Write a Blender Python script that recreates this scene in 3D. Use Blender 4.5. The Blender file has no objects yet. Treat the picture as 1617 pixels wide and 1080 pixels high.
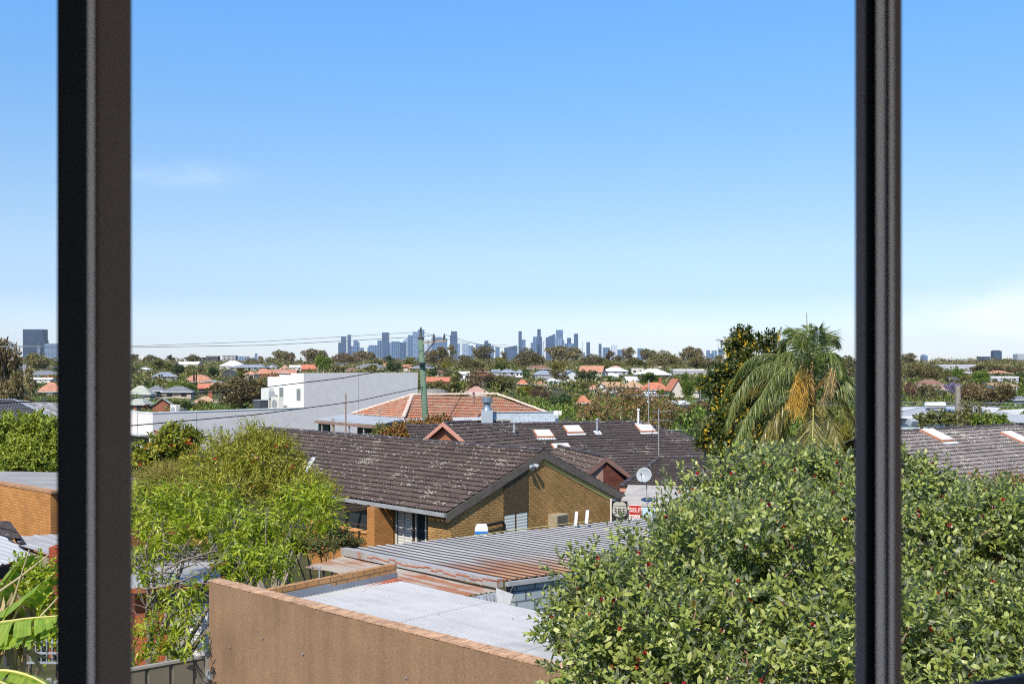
import bpy, bmesh, math, random
import numpy as np
from mathutils import Vector, Matrix
random.seed(7)
RNG = np.random.default_rng(7)
SC = bpy.context.scene
COL = SC.collection
# lens constants: pixel of the photo + distance -> point of the place
F, HZ, CX, CAMZ = 1572.0, 578.0, 808.5, 6.5
Z = Vector((0, 0, 1))
E1 = Vector((.695, .719, 0)).normalized()      # street grid: away to the right
E2 = Vector((.719, -.695, 0)).normalized()     # street grid: towards us to the right
def P(px, py, Y): return Vector(((px-CX)/F*Y, Y, CAMZ-(py-HZ)/F*Y))
def PZ(px, py, z): return P(px, py, (CAMZ-z)*F/(py-HZ))
# ---------------------------------------------------------------- terrain
_GY = [0, 20, 36, 60, 95, 150, 250, 320, 480, 650, 800, 950, 1100, 1600, 2600, 16000]
_GB = [6.5, 6.5, 7.6, 8.0, 8.3, 9.6, 11.2, 11.0, 9.0, 5.2, 1.9, -.6, -1.6, 4, 12, 12]
def gz(Y): return CAMZ-float(np.interp(Y, _GY, _GB))
_py = [HZ+F*(CAMZ-gz(y))/y for y in range(60, 1100, 5)]
def Yof(py):
    best = min(range(len(_py)), key=lambda i: abs(_py[i]-py))
    return 60+5*best
# ---------------------------------------------------------------- objects
ORG = {}
def tag(o, label=None, cat=None, group=None, kind=None):
    for k, v in (('label', label), ('category', cat), ('group', group), ('kind', kind)):
        if v: o[k] = v
    return o
def thing(name, loc, label, cat, group=None):
    o = bpy.data.objects.new(name, None); COL.objects.link(o)
    o.location = loc; o.empty_display_size = .3
    ORG[o.name] = Vector(loc)
    return tag(o, label, cat, group)
def link_mesh(me, name, mats, parent=None, smooth=False):
    o = bpy.data.objects.new(name, me); COL.objects.link(o)
    for m in (mats if isinstance(mats, (list, tuple)) else [mats]): me.materials.append(m)
    if parent is not None:
        o.parent = parent; ORG[o.name] = ORG[parent.name]
    else: ORG[o.name] = Vector((0, 0, 0))
    if smooth: me.polygons.foreach_set('use_smooth', [True]*len(me.polygons))
    return o
def copy_tree(o, loc=None, scale=None, rot=None, mats=None):
    c = o.copy(); COL.objects.link(c)
    if loc is not None: c.location = loc; ORG[c.name] = Vector(loc)
    if scale is not None: c.scale = scale
    if rot is not None: c.rotation_euler = rot
    def rec(a, b):
        for ch in a.children:
            d = ch.copy(); COL.objects.link(d); d.parent = b
            if mats and ch.type == 'MESH':
                k = ch.name.split('.')[0]
                if k in mats:
                    d.material_slots[0].link = 'OBJECT'; d.material_slots[0].material = mats[k]
            rec(ch, d)
    rec(o, c)
    return c
class MB:
    def __init__(s): s.v = []; s.f = []; s.mi = []; s.cur = 0
    def face(s, *pts):
        n = len(s.v); s.v += [Vector(p) for p in pts]; s.f.append(list(range(n, n+len(pts)))); s.mi.append(s.cur)
    def obox(s, o, a, b, c):
        o, a, b, c = Vector(o), Vector(a), Vector(b), Vector(c)
        if a.cross(b).dot(c) < 0: a, b = b, a
        p = [o, o+a, o+a+b, o+b, o+c, o+a+c, o+a+b+c, o+b+c]
        n = len(s.v); s.v += p
        for q in ((3, 2, 1, 0), (4, 5, 6, 7), (0, 1, 5, 4), (1, 2, 6, 5), (2, 3, 7, 6), (3, 0, 4, 7)):
            s.f.append([n+i for i in q]); s.mi.append(s.cur)
        return s
    def box(s, x0, x1, y0, y1, z0, z1): return s.obox((x0, y0, z0), (x1-x0, 0, 0), (0, y1-y0, 0), (0, 0, z1-z0))
    def prism(s, poly, ext):
        """polygon (3D, planar) extruded by vector"""
        poly = [Vector(p) for p in poly]; ext = Vector(ext)
        nrm = Vector((0, 0, 0))
        for i in range(len(poly)): nrm += poly[i].cross(poly[(i+1) % len(poly)])
        if nrm.dot(ext) > 0: poly = poly[::-1]
        n = len(s.v); k = len(poly)
        s.v += poly+[p+ext for p in poly]
        s.f.append([n+i for i in range(k)]); s.f.append([n+k+i for i in range(k)][::-1]); s.mi += [s.cur, s.cur]
        for i in range(k):
            j = (i+1) % k
            s.f.append([n+i, n+k+i, n+k+j, n+j]); s.mi.append(s.cur)
        return s
    def tube(s, pts, r, sides=6, r1=None, cap=True):
        pts = [Vector(p) for p in pts]; m = len(pts); n = len(s.v)
        r1 = r if r1 is None else r1
        prev = None
        for i, p in enumerate(pts):
            d = (pts[min(i+1, m-1)]-pts[max(i-1, 0)]).normalized()
            if prev is None:
                a = d.cross(Z) if abs(d.z) < .95 else d.cross(Vector((1, 0, 0)))
            else: a = prev-d*prev.dot(d)
            a.normalize(); prev = a; b = d.cross(a)
            rr = r+(r1-r)*i/max(1, m-1)
            for k in range(sides):
                t = 2*math.pi*k/sides
                s.v.append(p+a*math.cos(t)*rr+b*math.sin(t)*rr)
        for i in range(m-1):
            for k in range(sides):
                k2 = (k+1) % sides
                s.f.append([n+i*sides+k, n+i*sides+k2, n+(i+1)*sides+k2, n+(i+1)*sides+k]); s.mi.append(s.cur)
        if cap:
            s.f.append([n+k for k in range(sides)][::-1]); s.f.append([n+(m-1)*sides+k for k in range(sides)]); s.mi += [s.cur, s.cur]
        return s
    def lathe(s, c, prof, sides=16, axis=None, wob=0):
        """profile [(r, h)] about vertical axis at c (or axis vector)"""
        c = Vector(c); ax = Vector(axis).normalized() if axis is not None else Z.copy()
        a = ax.cross(Vector((1, 0, 0)) if abs(ax.x) < .9 else Vector((0, 1, 0))).normalized(); b = ax.cross(a)
        n = len(s.v); m = len(prof)
        for r, h in prof:
            for k in range(sides):
                t = 2*math.pi*k/sides
                s.v.append(c+ax*h+(a*math.cos(t)+b*math.sin(t))*r)
        for i in range(m-1):
            for k in range(sides):
                k2 = (k+1) % sides
                s.f.append([n+i*sides+k, n+i*sides+k2, n+(i+1)*sides+k2, n+(i+1)*sides+k]); s.mi.append(s.cur)
        s.f.append([n+k for k in range(sides)][::-1]); s.f.append([n+(m-1)*sides+k for k in range(sides)]); s.mi += [s.cur]*2
        return s
    def build(s, name, mats, parent=None, smooth=False, bevel=0):
        org = ORG[parent.name] if parent is not None else None
        me = bpy.data.meshes.new(name)
        V = [v-org for v in s.v] if org is not None else list(s.v)
        base = None
        if org is None:
            xs = [v.x for v in V]; ys = [v.y for v in V]; zs = [v.z for v in V]
            base = Vector(((min(xs)+max(xs))/2, (min(ys)+max(ys))/2, min(zs)))
            V = [v-base for v in V]
        me.from_pydata(V, [], s.f); me.update()
        if len(set(s.mi)) > 1: me.polygons.foreach_set('material_index', s.mi)
        if bevel:
            bm = bmesh.new(); bm.from_mesh(me)
            bmesh.ops.remove_doubles(bm, verts=bm.verts, dist=1e-5)
            bmesh.ops.bevel(bm, geom=[e for e in bm.edges if e.is_manifold and e.calc_face_angle(0) > .5], offset=bevel, segments=2, profile=.7, affect='EDGES')
            bm.to_mesh(me); bm.free()
        auto_uv(me, base if base is not None else org)
        o = link_mesh(me, name, mats, parent, smooth)
        if base is not None: o.location = base; ORG[o.name] = base
        return o
def auto_uv(me, off=None):
    """metric UVs: u level along each face, v up its slope"""
    uvl = me.uv_layers.new(name='UVMap')
    n = len(me.polygons)
    if n == 0: return
    nl = len(me.loops); nor = np.zeros(n*3, np.float32); me.polygons.foreach_get('normal', nor); nor = nor.reshape(-1, 3).astype(np.float64)
    co = np.zeros(len(me.vertices)*3, np.float32); me.vertices.foreach_get('co', co); co = co.reshape(-1, 3).astype(np.float64)
    if off is not None: co = co+np.array(off)
    vi = np.zeros(nl, np.int32); me.loops.foreach_get('vertex_index', vi)
    tot = np.zeros(n, np.int32); me.polygons.foreach_get('loop_total', tot)
    nn = np.repeat(nor, tot, axis=0)
    u = np.stack([-nn[:, 1], nn[:, 0], np.zeros(nl)], 1); ln = np.linalg.norm(u, axis=1)
    flat = ln < .05
    u[~flat] /= ln[~flat][:, None]; u[flat] = (1, 0, 0)
    v = np.cross(nn, u)
    p = co[vi]
    uv = np.stack([(p*u).sum(1), (p*v).sum(1)], 1).astype(np.float32)
    uvl.data.foreach_set('uv', uv.ravel())
# ---------------------------------------------------------------- roof sheets
def plane_frame(poly):
    n = Vector((0, 0, 0))
    for i in range(len(poly)): n += (poly[i]-poly[0]).cross(poly[(i+1) % len(poly)]-poly[0])
    n.normalize()
    if n.z < 0: n = -n
    u = Z.cross(n)
    u = u.normalized() if u.length > .03 else Vector((1, 0, 0))
    v = n.cross(u)
    if v.z < 0: u, v = -u, -v
    return n, u, v
def clip_to(me_v, me_f, poly, n, o, u, v, lift=0, mi=None):
    bm = bmesh.new()
    vs = [bm.verts.new(p) for p in me_v]
    for k, f in enumerate(me_f):
        nf = bm.faces.new([vs[i] for i in f])
        if mi: nf.material_index = mi[k]
    c = sum(poly, Vector())/len(poly)
    for i in range(len(poly)):
        a, b = poly[i], poly[(i+1) % len(poly)]
        side = (b-a).cross(n)
        if side.length < 1e-6: continue
        side.normalize()
        if (c-a).dot(side) > 0: side = -side
        bmesh.ops.bisect_plane(bm, geom=bm.verts[:]+bm.edges[:]+bm.faces[:], plane_co=a, plane_no=side, clear_outer=True)
    return bm
def finish_sheet(bm, name, mat, parent, o, u, v, smooth=False):
    org = ORG[parent.name] if parent is not None else Vector((0, 0, 0))
    uvl = bm.loops.layers.uv.new('UVMap')
    for f in bm.faces:
        for l in f.loops:
            d = l.vert.co-o
            l[uvl].uv = (d.dot(u), d.dot(v))
        f.smooth = smooth
    for vt in bm.verts: vt.co -= org
    me = bpy.data.meshes.new(name); bm.to_mesh(me); bm.free()
    return link_mesh(me, name, mat, parent)
def tiled(poly, name, mat, parent, tw=.33, g=.32, t=.045, prof=(0, .2, 1, .9, .15, .15, 1, .9), ph=.034, jit=.006):
    """a roof slope of overlapping tile courses, each course stepped over the one below"""
    poly = [Vector(p) for p in poly]
    n, u, v = plane_frame(poly)
    us = [p.dot(u) for p in poly]; o = poly[0].copy()
    vs = [(p-o).dot(v) for p in poly]; us = [(p-o).dot(u) for p in poly]
    o = o+u*min(us)+v*min(vs)
    U = max(us)-min(us); V = max(vs)-min(vs)
    nt = int(U/tw)+2; k = len(prof); nc = int(V/g)+1
    cols = np.arange(nt*k+1)
    x = cols*tw/k
    h = np.array([prof[i % k] for i in cols])*ph
    pts = []; faces = []; gap = []
    rr = np.random.default_rng(int(abs(poly[0].x*100))+nt)
    on, un, vn, nn = (np.array(q) for q in (o, u, v, n))
    for j in range(nc):
        jt = np.repeat(rr.normal(0, jit, nt+1), k)[:len(cols)]
        sx = x
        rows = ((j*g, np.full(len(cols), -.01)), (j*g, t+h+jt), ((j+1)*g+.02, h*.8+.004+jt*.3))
        b = len(pts)
        for vv, hh in rows:
            q = on+np.outer(sx, un)+vv*vn+np.outer(hh, nn)
            pts += [tuple(r) for r in q]
        m = len(cols)
        for r in range(2):
            for i in range(m-1):
                a = b+r*m+i
                faces.append((a, a+1, a+m+1, a+m)); gap.append(1-r)  # course fronts, solid here, take the painted shade colour
    bm = clip_to(pts, faces, poly, n, o, u, v, mi=gap)
    return finish_sheet(bm, name, [mat, M['tile_end_shade']], parent, o, u, v)
def corrugated(poly, name, mat, parent, pitch=.076, depth=.02, kind='sin', along=None, smooth=True, wav=.006):
    """metal roofing sheet whose ribs run along a direction (default: down the slope)"""
    poly = [Vector(p) for p in poly]
    n, u, v = plane_frame(poly)
    if along is not None:
        v = Vector(along); v = (v-n*v.dot(n)).normalized(); u = v.cross(n)
    o = poly[0].copy()
    us = [(p-o).dot(u) for p in poly]; vs = [(p-o).dot(v) for p in poly]
    o = o+u*min(us)+v*min(vs)
    U = max(us)-min(us)+.1; V = max(vs)-min(vs)+.1
    if kind == 'sin': prof = [(i/6, .5-.5*math.cos(2*math.pi*i/6)) for i in range(6)]
    else: prof = [(0, 0), (.62, 0), (.70, 1), (.88, 1), (.98, 0)]
    nr = int(U/pitch)+2
    xs = [(r+q)*pitch for r in range(nr) for q, _ in prof]; hs = [hh*depth for r in range(nr) for _, hh in prof]
    nv = max(2, int(V/.8)+1)
    pts = []; faces = []; m = len(xs)
    rr = np.random.default_rng(nr)
    for j in range(nv):
        vv = V*j/(nv-1)
        for i in range(m):
            w = wav*math.sin(vv*2.3+xs[i]*1.7)+wav*.7*math.sin(xs[i]*3.1-vv*1.1)
            pts.append(tuple(o+u*xs[i]+v*vv+n*(hs[i]+w)))
    for j in range(nv-1):
        for i in range(m-1):
            a = j*m+i; faces.append((a, a+1, a+m+1, a+m))
    bm = clip_to(pts, faces, poly, n, o, u, v)
    return finish_sheet(bm, name, mat, parent, o, u, v, smooth and kind == 'sin')
def ridge_caps(mb, p0, p1, r=.13, ln=.40):
    p0, p1 = Vector(p0), Vector(p1); d = p1-p0; L = d.length; d.normalize()
    a = d.cross(Z).normalized(); up = a.cross(d)
    k = max(1, int(L/ln))
    for i in range(k):
        q0 = p0+d*(L*i/k); q1 = p0+d*(L*(i+1)/k+.03)
        jj = random.uniform(-.008, .008)
        n = len(mb.v)
        for q, rr in ((q0, r), (q1, r*.86)):
            for s in range(7):
                t = math.pi*s/6
                mb.v.append(q+a*math.cos(t)*rr+up*(math.sin(t)*rr*.75-.01+jj))
        for s in range(6):
            mb.f.append([n+s, n+s+1, n+8+s, n+7+s]); mb.mi.append(mb.cur)
        mb.f.append([n+i2 for i2 in range(7)]); mb.mi.append(mb.cur)
        mb.f.append([n+7+i2 for i2 in range(7)][::-1]); mb.mi.append(mb.cur)
# ---------------------------------------------------------------- leaves
def leaves_mesh(name, pos, axis, nor, L, W, kind='diamond', droop=.15, fold=.12):
    """one mesh of many leaves; each leaf a small bent blade of its own"""
    pos = np.asarray(pos, float); N = len(pos)
    axis = np.asarray(axis, float); axis = axis/np.maximum(1e-9, np.linalg.norm(axis, axis=1))[:, None]
    nor = np.asarray(nor, float); nor = nor-axis*(nor*axis).sum(1)[:, None]
    nor = nor/np.maximum(1e-9, np.linalg.norm(nor, axis=1))[:, None]
    side = np.cross(axis, nor)
    L = np.broadcast_to(np.asarray(L, float), (N,)); W = np.broadcast_to(np.asarray(W, float), (N,))
    if kind == 'diamond':
        pat = [(0, 0, 0), (.45, -.5, fold), (1, 0, -droop), (.5, .5, fold)]; fc = [(0, 1, 2, 3)]
    elif kind == 'oval':
        pat = [(0, 0, 0), (.3, -.42, fold), (.3, .42, fold), (.72, -.44, fold*.5-droop*.4), (.72, .44, fold*.5-droop*.4), (1, 0, -droop)]
        fc = [(0, 2, 1), (1, 2, 4, 3), (3, 4, 5)]
    else:
        pat = [(0, 0, 0), (.25, -.4, fold*.4), (.25, .4, fold*.4), (.6, -.42, -droop*.35), (.6, .42, -droop*.35), (1, 0, -droop)]
        fc = [(0, 2, 1), (1, 2, 4, 3), (3, 4, 5)]
    k = len(pat)
    V = np.zeros((N, k, 3))
    for i, (a, b, c) in enumerate(pat):
        V[:, i] = pos+axis*(a*L)[:, None]+side*(b*W)[:, None]+nor*(c*L)[:, None]
    V = V.reshape(-1, 3)
    base = (np.arange(N)*k)
    loops = []; 
    one = [i for f in fc for i in f]; tot1 = [len(f) for f in fc]
    loops = (base[:, None]+np.array(one)[None, :]).ravel().astype(np.int32)
    tot = np.tile(np.array(tot1, np.int32), N)
    start = np.concatenate([[0], np.cumsum(tot)[:-1]]).astype(np.int32)
    me = bpy.data.meshes.new(name)
    me.vertices.add(len(V)); me.vertices.foreach_set('co', V.astype(np.float32).ravel())
    me.loops.add(len(loops)); me.loops.foreach_set('vertex_index', loops)
    me.polygons.add(len(tot)); me.polygons.foreach_set('loop_start', start); me.polygons.foreach_set('loop_total', tot)
    me.update(calc_edges=True); 
    return me
def rdir(n, rng=None):
    r = (rng or RNG).normal(size=(n, 3)); return r/np.linalg.norm(r, axis=1)[:, None]
def blob_leaves(blobs, n, rng=None, inner=.55, up=.35):
    """leaf positions in a set of ellipsoid clumps (cx,cy,cz,rx,ry,rz): pos, outward dirs"""
    rng = rng or RNG
    b = np.array(blobs, float)
    w = (b[:, 3]*b[:, 4]+b[:, 4]*b[:, 5]+b[:, 3]*b[:, 5]); w = w/w.sum()
    idx = rng.choice(len(b), n, p=w)
    d = rdir(n, rng)
    rr = inner+(1-inner)*rng.random(n)**.6
    rr = rr*(1+.14*np.sin(d[:, 0]*7+idx)*np.cos(d[:, 2]*6+idx*2))
    pos = b[idx, :3]+d*b[idx, 3:]*rr[:, None]
    out = d/b[idx, 3:]; out = out/np.linalg.norm(out, axis=1)[:, None]
    out[:, 2] += up
    return pos, out
def limb(mb, p0, p1, r0, r1, bend=.12, n=5, sides=6):
    p0, p1 = Vector(p0), Vector(p1); d = p1-p0
    off = Vector(RNG.normal(0, bend, 3))*d.length
    pts = [p0.lerp(p1, i/n)+off*math.sin(math.pi*i/n)+Vector(RNG.normal(0, bend*.15, 3))*d.length*(0 < i < n) for i in range(n+1)]
    mb.tube(pts, r0, sides, r1)
    return pts
# ================================================================ materials
class NB:
    def __init__(s, nt): s.nt = nt
    def n(s, t, **kw):
        nd = s.nt.nodes.new('ShaderNode'+t)
        for k, v in kw.items():
            if k.startswith('_'): setattr(nd, k[1:], v)
            else:
                key = k.replace('__', ' ')
                sock = nd.inputs[int(key[1:])] if key[0] == 'i' and key[1:].isdigit() else nd.inputs[key]
                s.set(sock, v)
        return nd
    def set(s, sock, v):
        if isinstance(v, bpy.types.NodeSocket): s.nt.links.new(v, sock)
        elif isinstance(v, bpy.types.Node): s.nt.links.new(v.outputs[0], sock)
        elif isinstance(v, (tuple, list)) and len(v) == 3 and sock.type == 'RGBA': sock.default_value = (*v, 1)
        else: sock.default_value = v
    def math(s, op, a, b=0.0, c=None):
        nd = s.nt.nodes.new('ShaderNodeMath'); nd.operation = op
        s.set(nd.inputs[0], a); s.set(nd.inputs[1], b)
        if c is not None: s.set(nd.inputs[2], c)
        return nd.outputs[0]
    def mix(s, f, a, b, blend='MIX'):
        nd = s.nt.nodes.new('ShaderNodeMix'); nd.data_type = 'RGBA'; nd.blend_type = blend
        s.set(nd.inputs[0], f); s.set(nd.inputs[6], a); s.set(nd.inputs[7], b)
        return nd.outputs[2]
    def ramp(s, f, stops, interp='LINEAR'):
        nd = s.nt.nodes.new('ShaderNodeValToRGB'); nd.color_ramp.interpolation = interp
        el = nd.color_ramp.elements
        while len(el) < len(stops): el.new(.5)
        for e, (p, c) in zip(el, stops):
            e.position = p; e.color = (*c, 1) if len(c) == 3 else c
        s.set(nd.inputs[0], f)
        return nd.outputs[0]
    def noise(s, vec=None, scale=5, detail=3, rough=.55, dist=0):
        nd = s.n('TexNoise', Scale=scale, Detail=detail, Roughness=rough, Distortion=dist)
        if vec is not None: s.set(nd.inputs['Vector'], vec)
        return nd.outputs['Fac']
    def maprange(s, v, a, b, c=0., d=1.):
        nd = s.n('MapRange'); s.set(nd.inputs[0], v)
        for i, q in zip((1, 2, 3, 4), (a, b, c, d)): nd.inputs[i].default_value = q
        return nd.outputs[0]
def newmat(name, rough=.6, spec=.3, metal=0.):
    m = bpy.data.materials.new(name); m.use_nodes = True
    nt = m.node_tree; b = nt.nodes['Principled BSDF']
    b.inputs['Roughness'].default_value = rough; b.inputs['Specular IOR Level'].default_value = spec; b.inputs['Metallic'].default_value = metal
    return m, NB(nt), b
def UV(nb): return nb.n('UVMap').outputs[0]
def OBJ(nb): return nb.n('TexCoord').outputs['Object']
def plain(name, c, rough=.6, var=.15, scale=3., spec=.3, metal=0., bump=0., fine=40.):
    m, nb, b = newmat(name, rough, spec, metal)
    co = OBJ(nb)
    a = nb.noise(co, scale, 5, .6); f2 = nb.noise(co, fine, 2)
    k = nb.math('ADD', nb.math('MULTIPLY', a, .7), nb.math('MULTIPLY', f2, .3))
    k = nb.maprange(k, .3, .7, 1-var, 1+var)
    col = nb.mix(1., c, nb.n('CombineColor', i0=k, i1=k, i2=k).outputs[0], 'MULTIPLY')
    nb.set(b.inputs['Base Color'], col)
    if bump:
        bp = nb.n('Bump', Strength=bump, Distance=.02, Height=nb.noise(co, fine, 4)); nb.set(b.inputs['Normal'], bp.outputs[0])
    return m
def brickmat(name, c1, c2, mortar, w=.24, h=.086, ms=.008, var=.3, patch=None, bump=.5):
    m, nb, b = newmat(name, .85, .15)
    uv = UV(nb)
    t = nb.n('TexBrick', Color1=c1, Color2=c2, Mortar=mortar, Scale=1., Vector=uv)
    t.inputs['Mortar Size'].default_value = ms; t.inputs['Brick Width'].default_value = w; t.inputs['Row Height'].default_value = h
    t.inputs['Bias'].default_value = 0.; t.inputs['Mortar Smooth'].default_value = .2
    k = nb.maprange(nb.noise(uv, 1.3, 5, .65), .3, .7, 1-var, 1+var*.6)
    col = nb.mix(1., t.outputs['Color'], nb.n('CombineColor', i0=k, i1=k, i2=k).outputs[0], 'MULTIPLY')
    if patch:
        pf = nb.maprange(nb.noise(uv, 9., 3, .7), .56, .62)
        col = nb.mix(nb.math('MULTIPLY', pf, .8), col, patch)
    nb.set(b.inputs['Base Color'], col)
    bp = nb.n('Bump', Strength=bump, Distance=.01, Height=nb.math('MULTIPLY', t.outputs['Fac'], -1.)); nb.set(b.inputs['Normal'], bp.outputs[0])
    return m
def tilemat(name, base, dark, lichen, amount=.5, tw=.33, g=.32, warm=None, rough=.8):
    m, nb, b = newmat(name, rough, .25)
    uv = UV(nb)
    sep = nb.n('SeparateXYZ', Vector=uv)
    cu = nb.math('FLOOR', nb.math('DIVIDE', sep.outputs[0], tw)); cv = nb.math('FLOOR', nb.math('DIVIDE', sep.outputs[1], g))
    cell = nb.n('CombineXYZ', X=cu, Y=cv)
    wn = nb.n('TexWhiteNoise', Vector=cell.outputs[0]); wn.noise_dimensions = '3D'
    col = nb.mix(wn.outputs['Value'], base, dark)
    if warm:
        wn2 = nb.n('TexWhiteNoise', Vector=nb.n('VectorMath', i0=cell.outputs[0], i1=(13.7, 5.1, 2.), _operation='ADD').outputs[0])
        col = nb.mix(nb.maprange(wn2.outputs['Value'], .55, .9), col, warm)
    big = nb.noise(uv, .55, 3, .6); small = nb.noise(uv, 9., 4, .75)
    sp2 = nb.noise(nb.n('VectorMath', _operation='MULTIPLY', i0=uv, i1=(5., 11., 1.)).outputs[0], 1., 3, .7)
    li = nb.math('ADD', nb.math('MULTIPLY', big, .28), nb.math('ADD', nb.math('MULTIPLY', small, .3), nb.math('MULTIPLY', sp2, .55)))
    li = nb.math('ADD', li, nb.math('MULTIPLY', wn.outputs['Value'], .12))
    f = nb.maprange(li, .765-amount*.16, .805-amount*.16)
    col = nb.mix(nb.math('MULTIPLY', f, .85), col, lichen)
    grime = nb.maprange(nb.noise(uv, 30., 3), .35, .7, .82, 1.12)
    col = nb.mix(1., col, nb.n('CombineColor', i0=grime, i1=grime, i2=grime).outputs[0], 'MULTIPLY')
    nb.set(b.inputs['Base Color'], col)
    bp = nb.n('Bump', Strength=.35, Distance=.01, Height=small); nb.set(b.inputs['Normal'], bp.outputs[0])
    return m
def sheetmat(name, c, dirt, rust=None, rust_amt=0., rough=.45, metal=.0, along_scale=(9., .5), rib=0, laps=0, stain=None):
    """weathered roofing sheet: streaks down the ribs, blotches, optional rust"""
    m, nb, b = newmat(name, rough, .4, metal)
    uv = UV(nb)
    st = nb.n('VectorMath', _operation='MULTIPLY', i0=uv, i1=(along_scale[0], along_scale[1], 1.)).outputs[0]
    s1 = nb.noise(st, 1., 5, .7); bl = nb.noise(uv, .8, 4, .6); fine = nb.noise(uv, 24., 3)
    k = nb.math('ADD', nb.math('MULTIPLY', s1, .5), nb.math('ADD', nb.math('MULTIPLY', bl, .3), nb.math('MULTIPLY', fine, .2)))
    col = nb.mix(nb.maprange(k, .44, .64), c, dirt)
    if rust:
        rf = nb.math('ADD', nb.math('MULTIPLY', s1, .55), nb.math('MULTIPLY', bl, .6))
        rf = nb.maprange(rf, .75-rust_amt, .85-rust_amt)
        rc = nb.ramp(fine, [(.3, tuple(x*.6 for x in rust)), (.7, rust)])
        col = nb.mix(rf, col, rc)
    if stain:   # rust run off the low corner of the roof
        su = nb.n('SeparateXYZ', Vector=uv)
        sm = nb.math('MULTIPLY', nb.maprange(su.outputs[0], stain[0], stain[1]), nb.maprange(su.outputs[1], stain[2], stain[3]))
        sm = nb.maprange(nb.math('ADD', sm, nb.math('MULTIPLY', nb.math('SUBTRACT', s1, .5), 1.1)), .22, .55)
        col = nb.mix(nb.math('MULTIPLY', sm, .9), col, nb.ramp(bl, [(.35, (.40, .19, .06)), (.65, (.28, .105, .035))]))
    if laps:   # sheet laps across the run, fixings and leaf litter
        fv = nb.math('FRACT', nb.math('DIVIDE', nb.n('SeparateXYZ', Vector=uv).outputs[1], laps))
        col = nb.mix(nb.math('MULTIPLY', nb.math('LESS_THAN', fv, .02), .3), col, (.09, .085, .08))
        sp = nb.noise(uv, 16., 1, .4)
        col = nb.mix(nb.maprange(sp, .755, .79), col, (.10, .075, .055))
        col = nb.mix(nb.math('MULTIPLY', nb.maprange(nb.noise(uv, .7, 5, .75, 1.), .52, .66), .35), col, (.20, .19, .175))
    if rib:   # shaded side of every rib, painted as a dark line at its foot
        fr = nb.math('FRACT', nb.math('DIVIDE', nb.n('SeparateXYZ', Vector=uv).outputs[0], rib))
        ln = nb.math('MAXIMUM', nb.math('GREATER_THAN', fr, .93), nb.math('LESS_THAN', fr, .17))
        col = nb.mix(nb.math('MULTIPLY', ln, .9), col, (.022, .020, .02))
    nb.set(b.inputs['Base Color'], col)
    return m
def foliage(name, cols, trans=.3, rough=.5, spec=.35, objvar=.25, back=None, sat=1.0):
    """leaves: every leaf its own tone, and every plant a slight tint"""
    m, nb, b = newmat(name, rough, spec)
    g = nb.n('NewGeometry'); oi = nb.n('ObjectInfo')
    st = [(i/(max(1, len(cols)-1)), c) for i, c in enumerate(cols)]
    cl = nb.noise(OBJ(nb), 1.4, 2)
    fac = nb.math('ADD', nb.math('MULTIPLY', g.outputs['Random Per Island'], .75), nb.math('MULTIPLY', nb.math('SUBTRACT', cl, .25), .5))
    col = nb.ramp(fac, st)
    hs = nb.n('HueSaturation', Color=col, Saturation=sat)
    nb.set(hs.inputs['Hue'], nb.maprange(oi.outputs['Random'], 0, 1, .5-.035*objvar*2, .5+.035*objvar*2))
    nb.set(hs.inputs['Value'], nb.maprange(nb.math('FRACT', nb.math('MULTIPLY', oi.outputs['Random'], 7.31)), 0, 1, 1-objvar, 1+objvar))
    col = hs.outputs[0]
    if back: col = nb.mix(g.outputs['Backfacing'], col, back)
    nb.set(b.inputs['Base Color'], col)
    tr = nb.n('BsdfTranslucent', Color=nb.mix(1., col, (1.25, 1.3, .6), 'MULTIPLY'))
    mx = nb.n('MixShader', i0=trans, i1=b.outputs[0], i2=tr.outputs[0])
    out = [x for x in nb.nt.nodes if x.type == 'OUTPUT_MATERIAL'][0]
    nb.nt.links.new(mx.outputs[0], out.inputs[0])
    return m
def facade(name, wall, glass, fw=3.6, fh=3.6, gw=.7, gh=.6, rough=.3, var=.5):
    """far tower: grid of windows in metres"""
    m, nb, b = newmat(name, rough, .5)
    uv = UV(nb); sep = nb.n('SeparateXYZ', Vector=uv)
    def band(x, p, wdt):
        fr = nb.math('FRACT', nb.math('DIVIDE', x, p)); return nb.math('LESS_THAN', fr, wdt)
    win = nb.math('MULTIPLY', band(sep.outputs[0], fw, gw), band(sep.outputs[1], fh, gh))
    cell = nb.n('CombineXYZ', X=nb.math('FLOOR', nb.math('DIVIDE', sep.outputs[0], fw)), Y=nb.math('FLOOR', nb.math('DIVIDE', sep.outputs[1], fh)))
    wn = nb.n('TexWhiteNoise', Vector=cell.outputs[0])
    strip = nb.noise(nb.n('VectorMath', _operation='MULTIPLY', i0=uv, i1=(.05, .012, 1.)).outputs[0], 1., 3)
    kk = nb.math('ADD', nb.maprange(wn.outputs['Value'], 0, 1, 1-var, 1+var), nb.math('SUBTRACT', nb.math('MULTIPLY', strip, 2.), 1.))
    gcol = nb.mix(1., glass, nb.n('CombineColor', i0=kk, i1=kk, i2=kk).outputs[0], 'MULTIPLY')
    nb.set(b.inputs['Base Color'], nb.mix(win, wall, gcol))
    return m
M = {}
M['tile_end_shade'] = plain('painted_tile_end_shade', (.018, .016, .016), .95, .3)  # near-black colour painting the shade under each tile course
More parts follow.
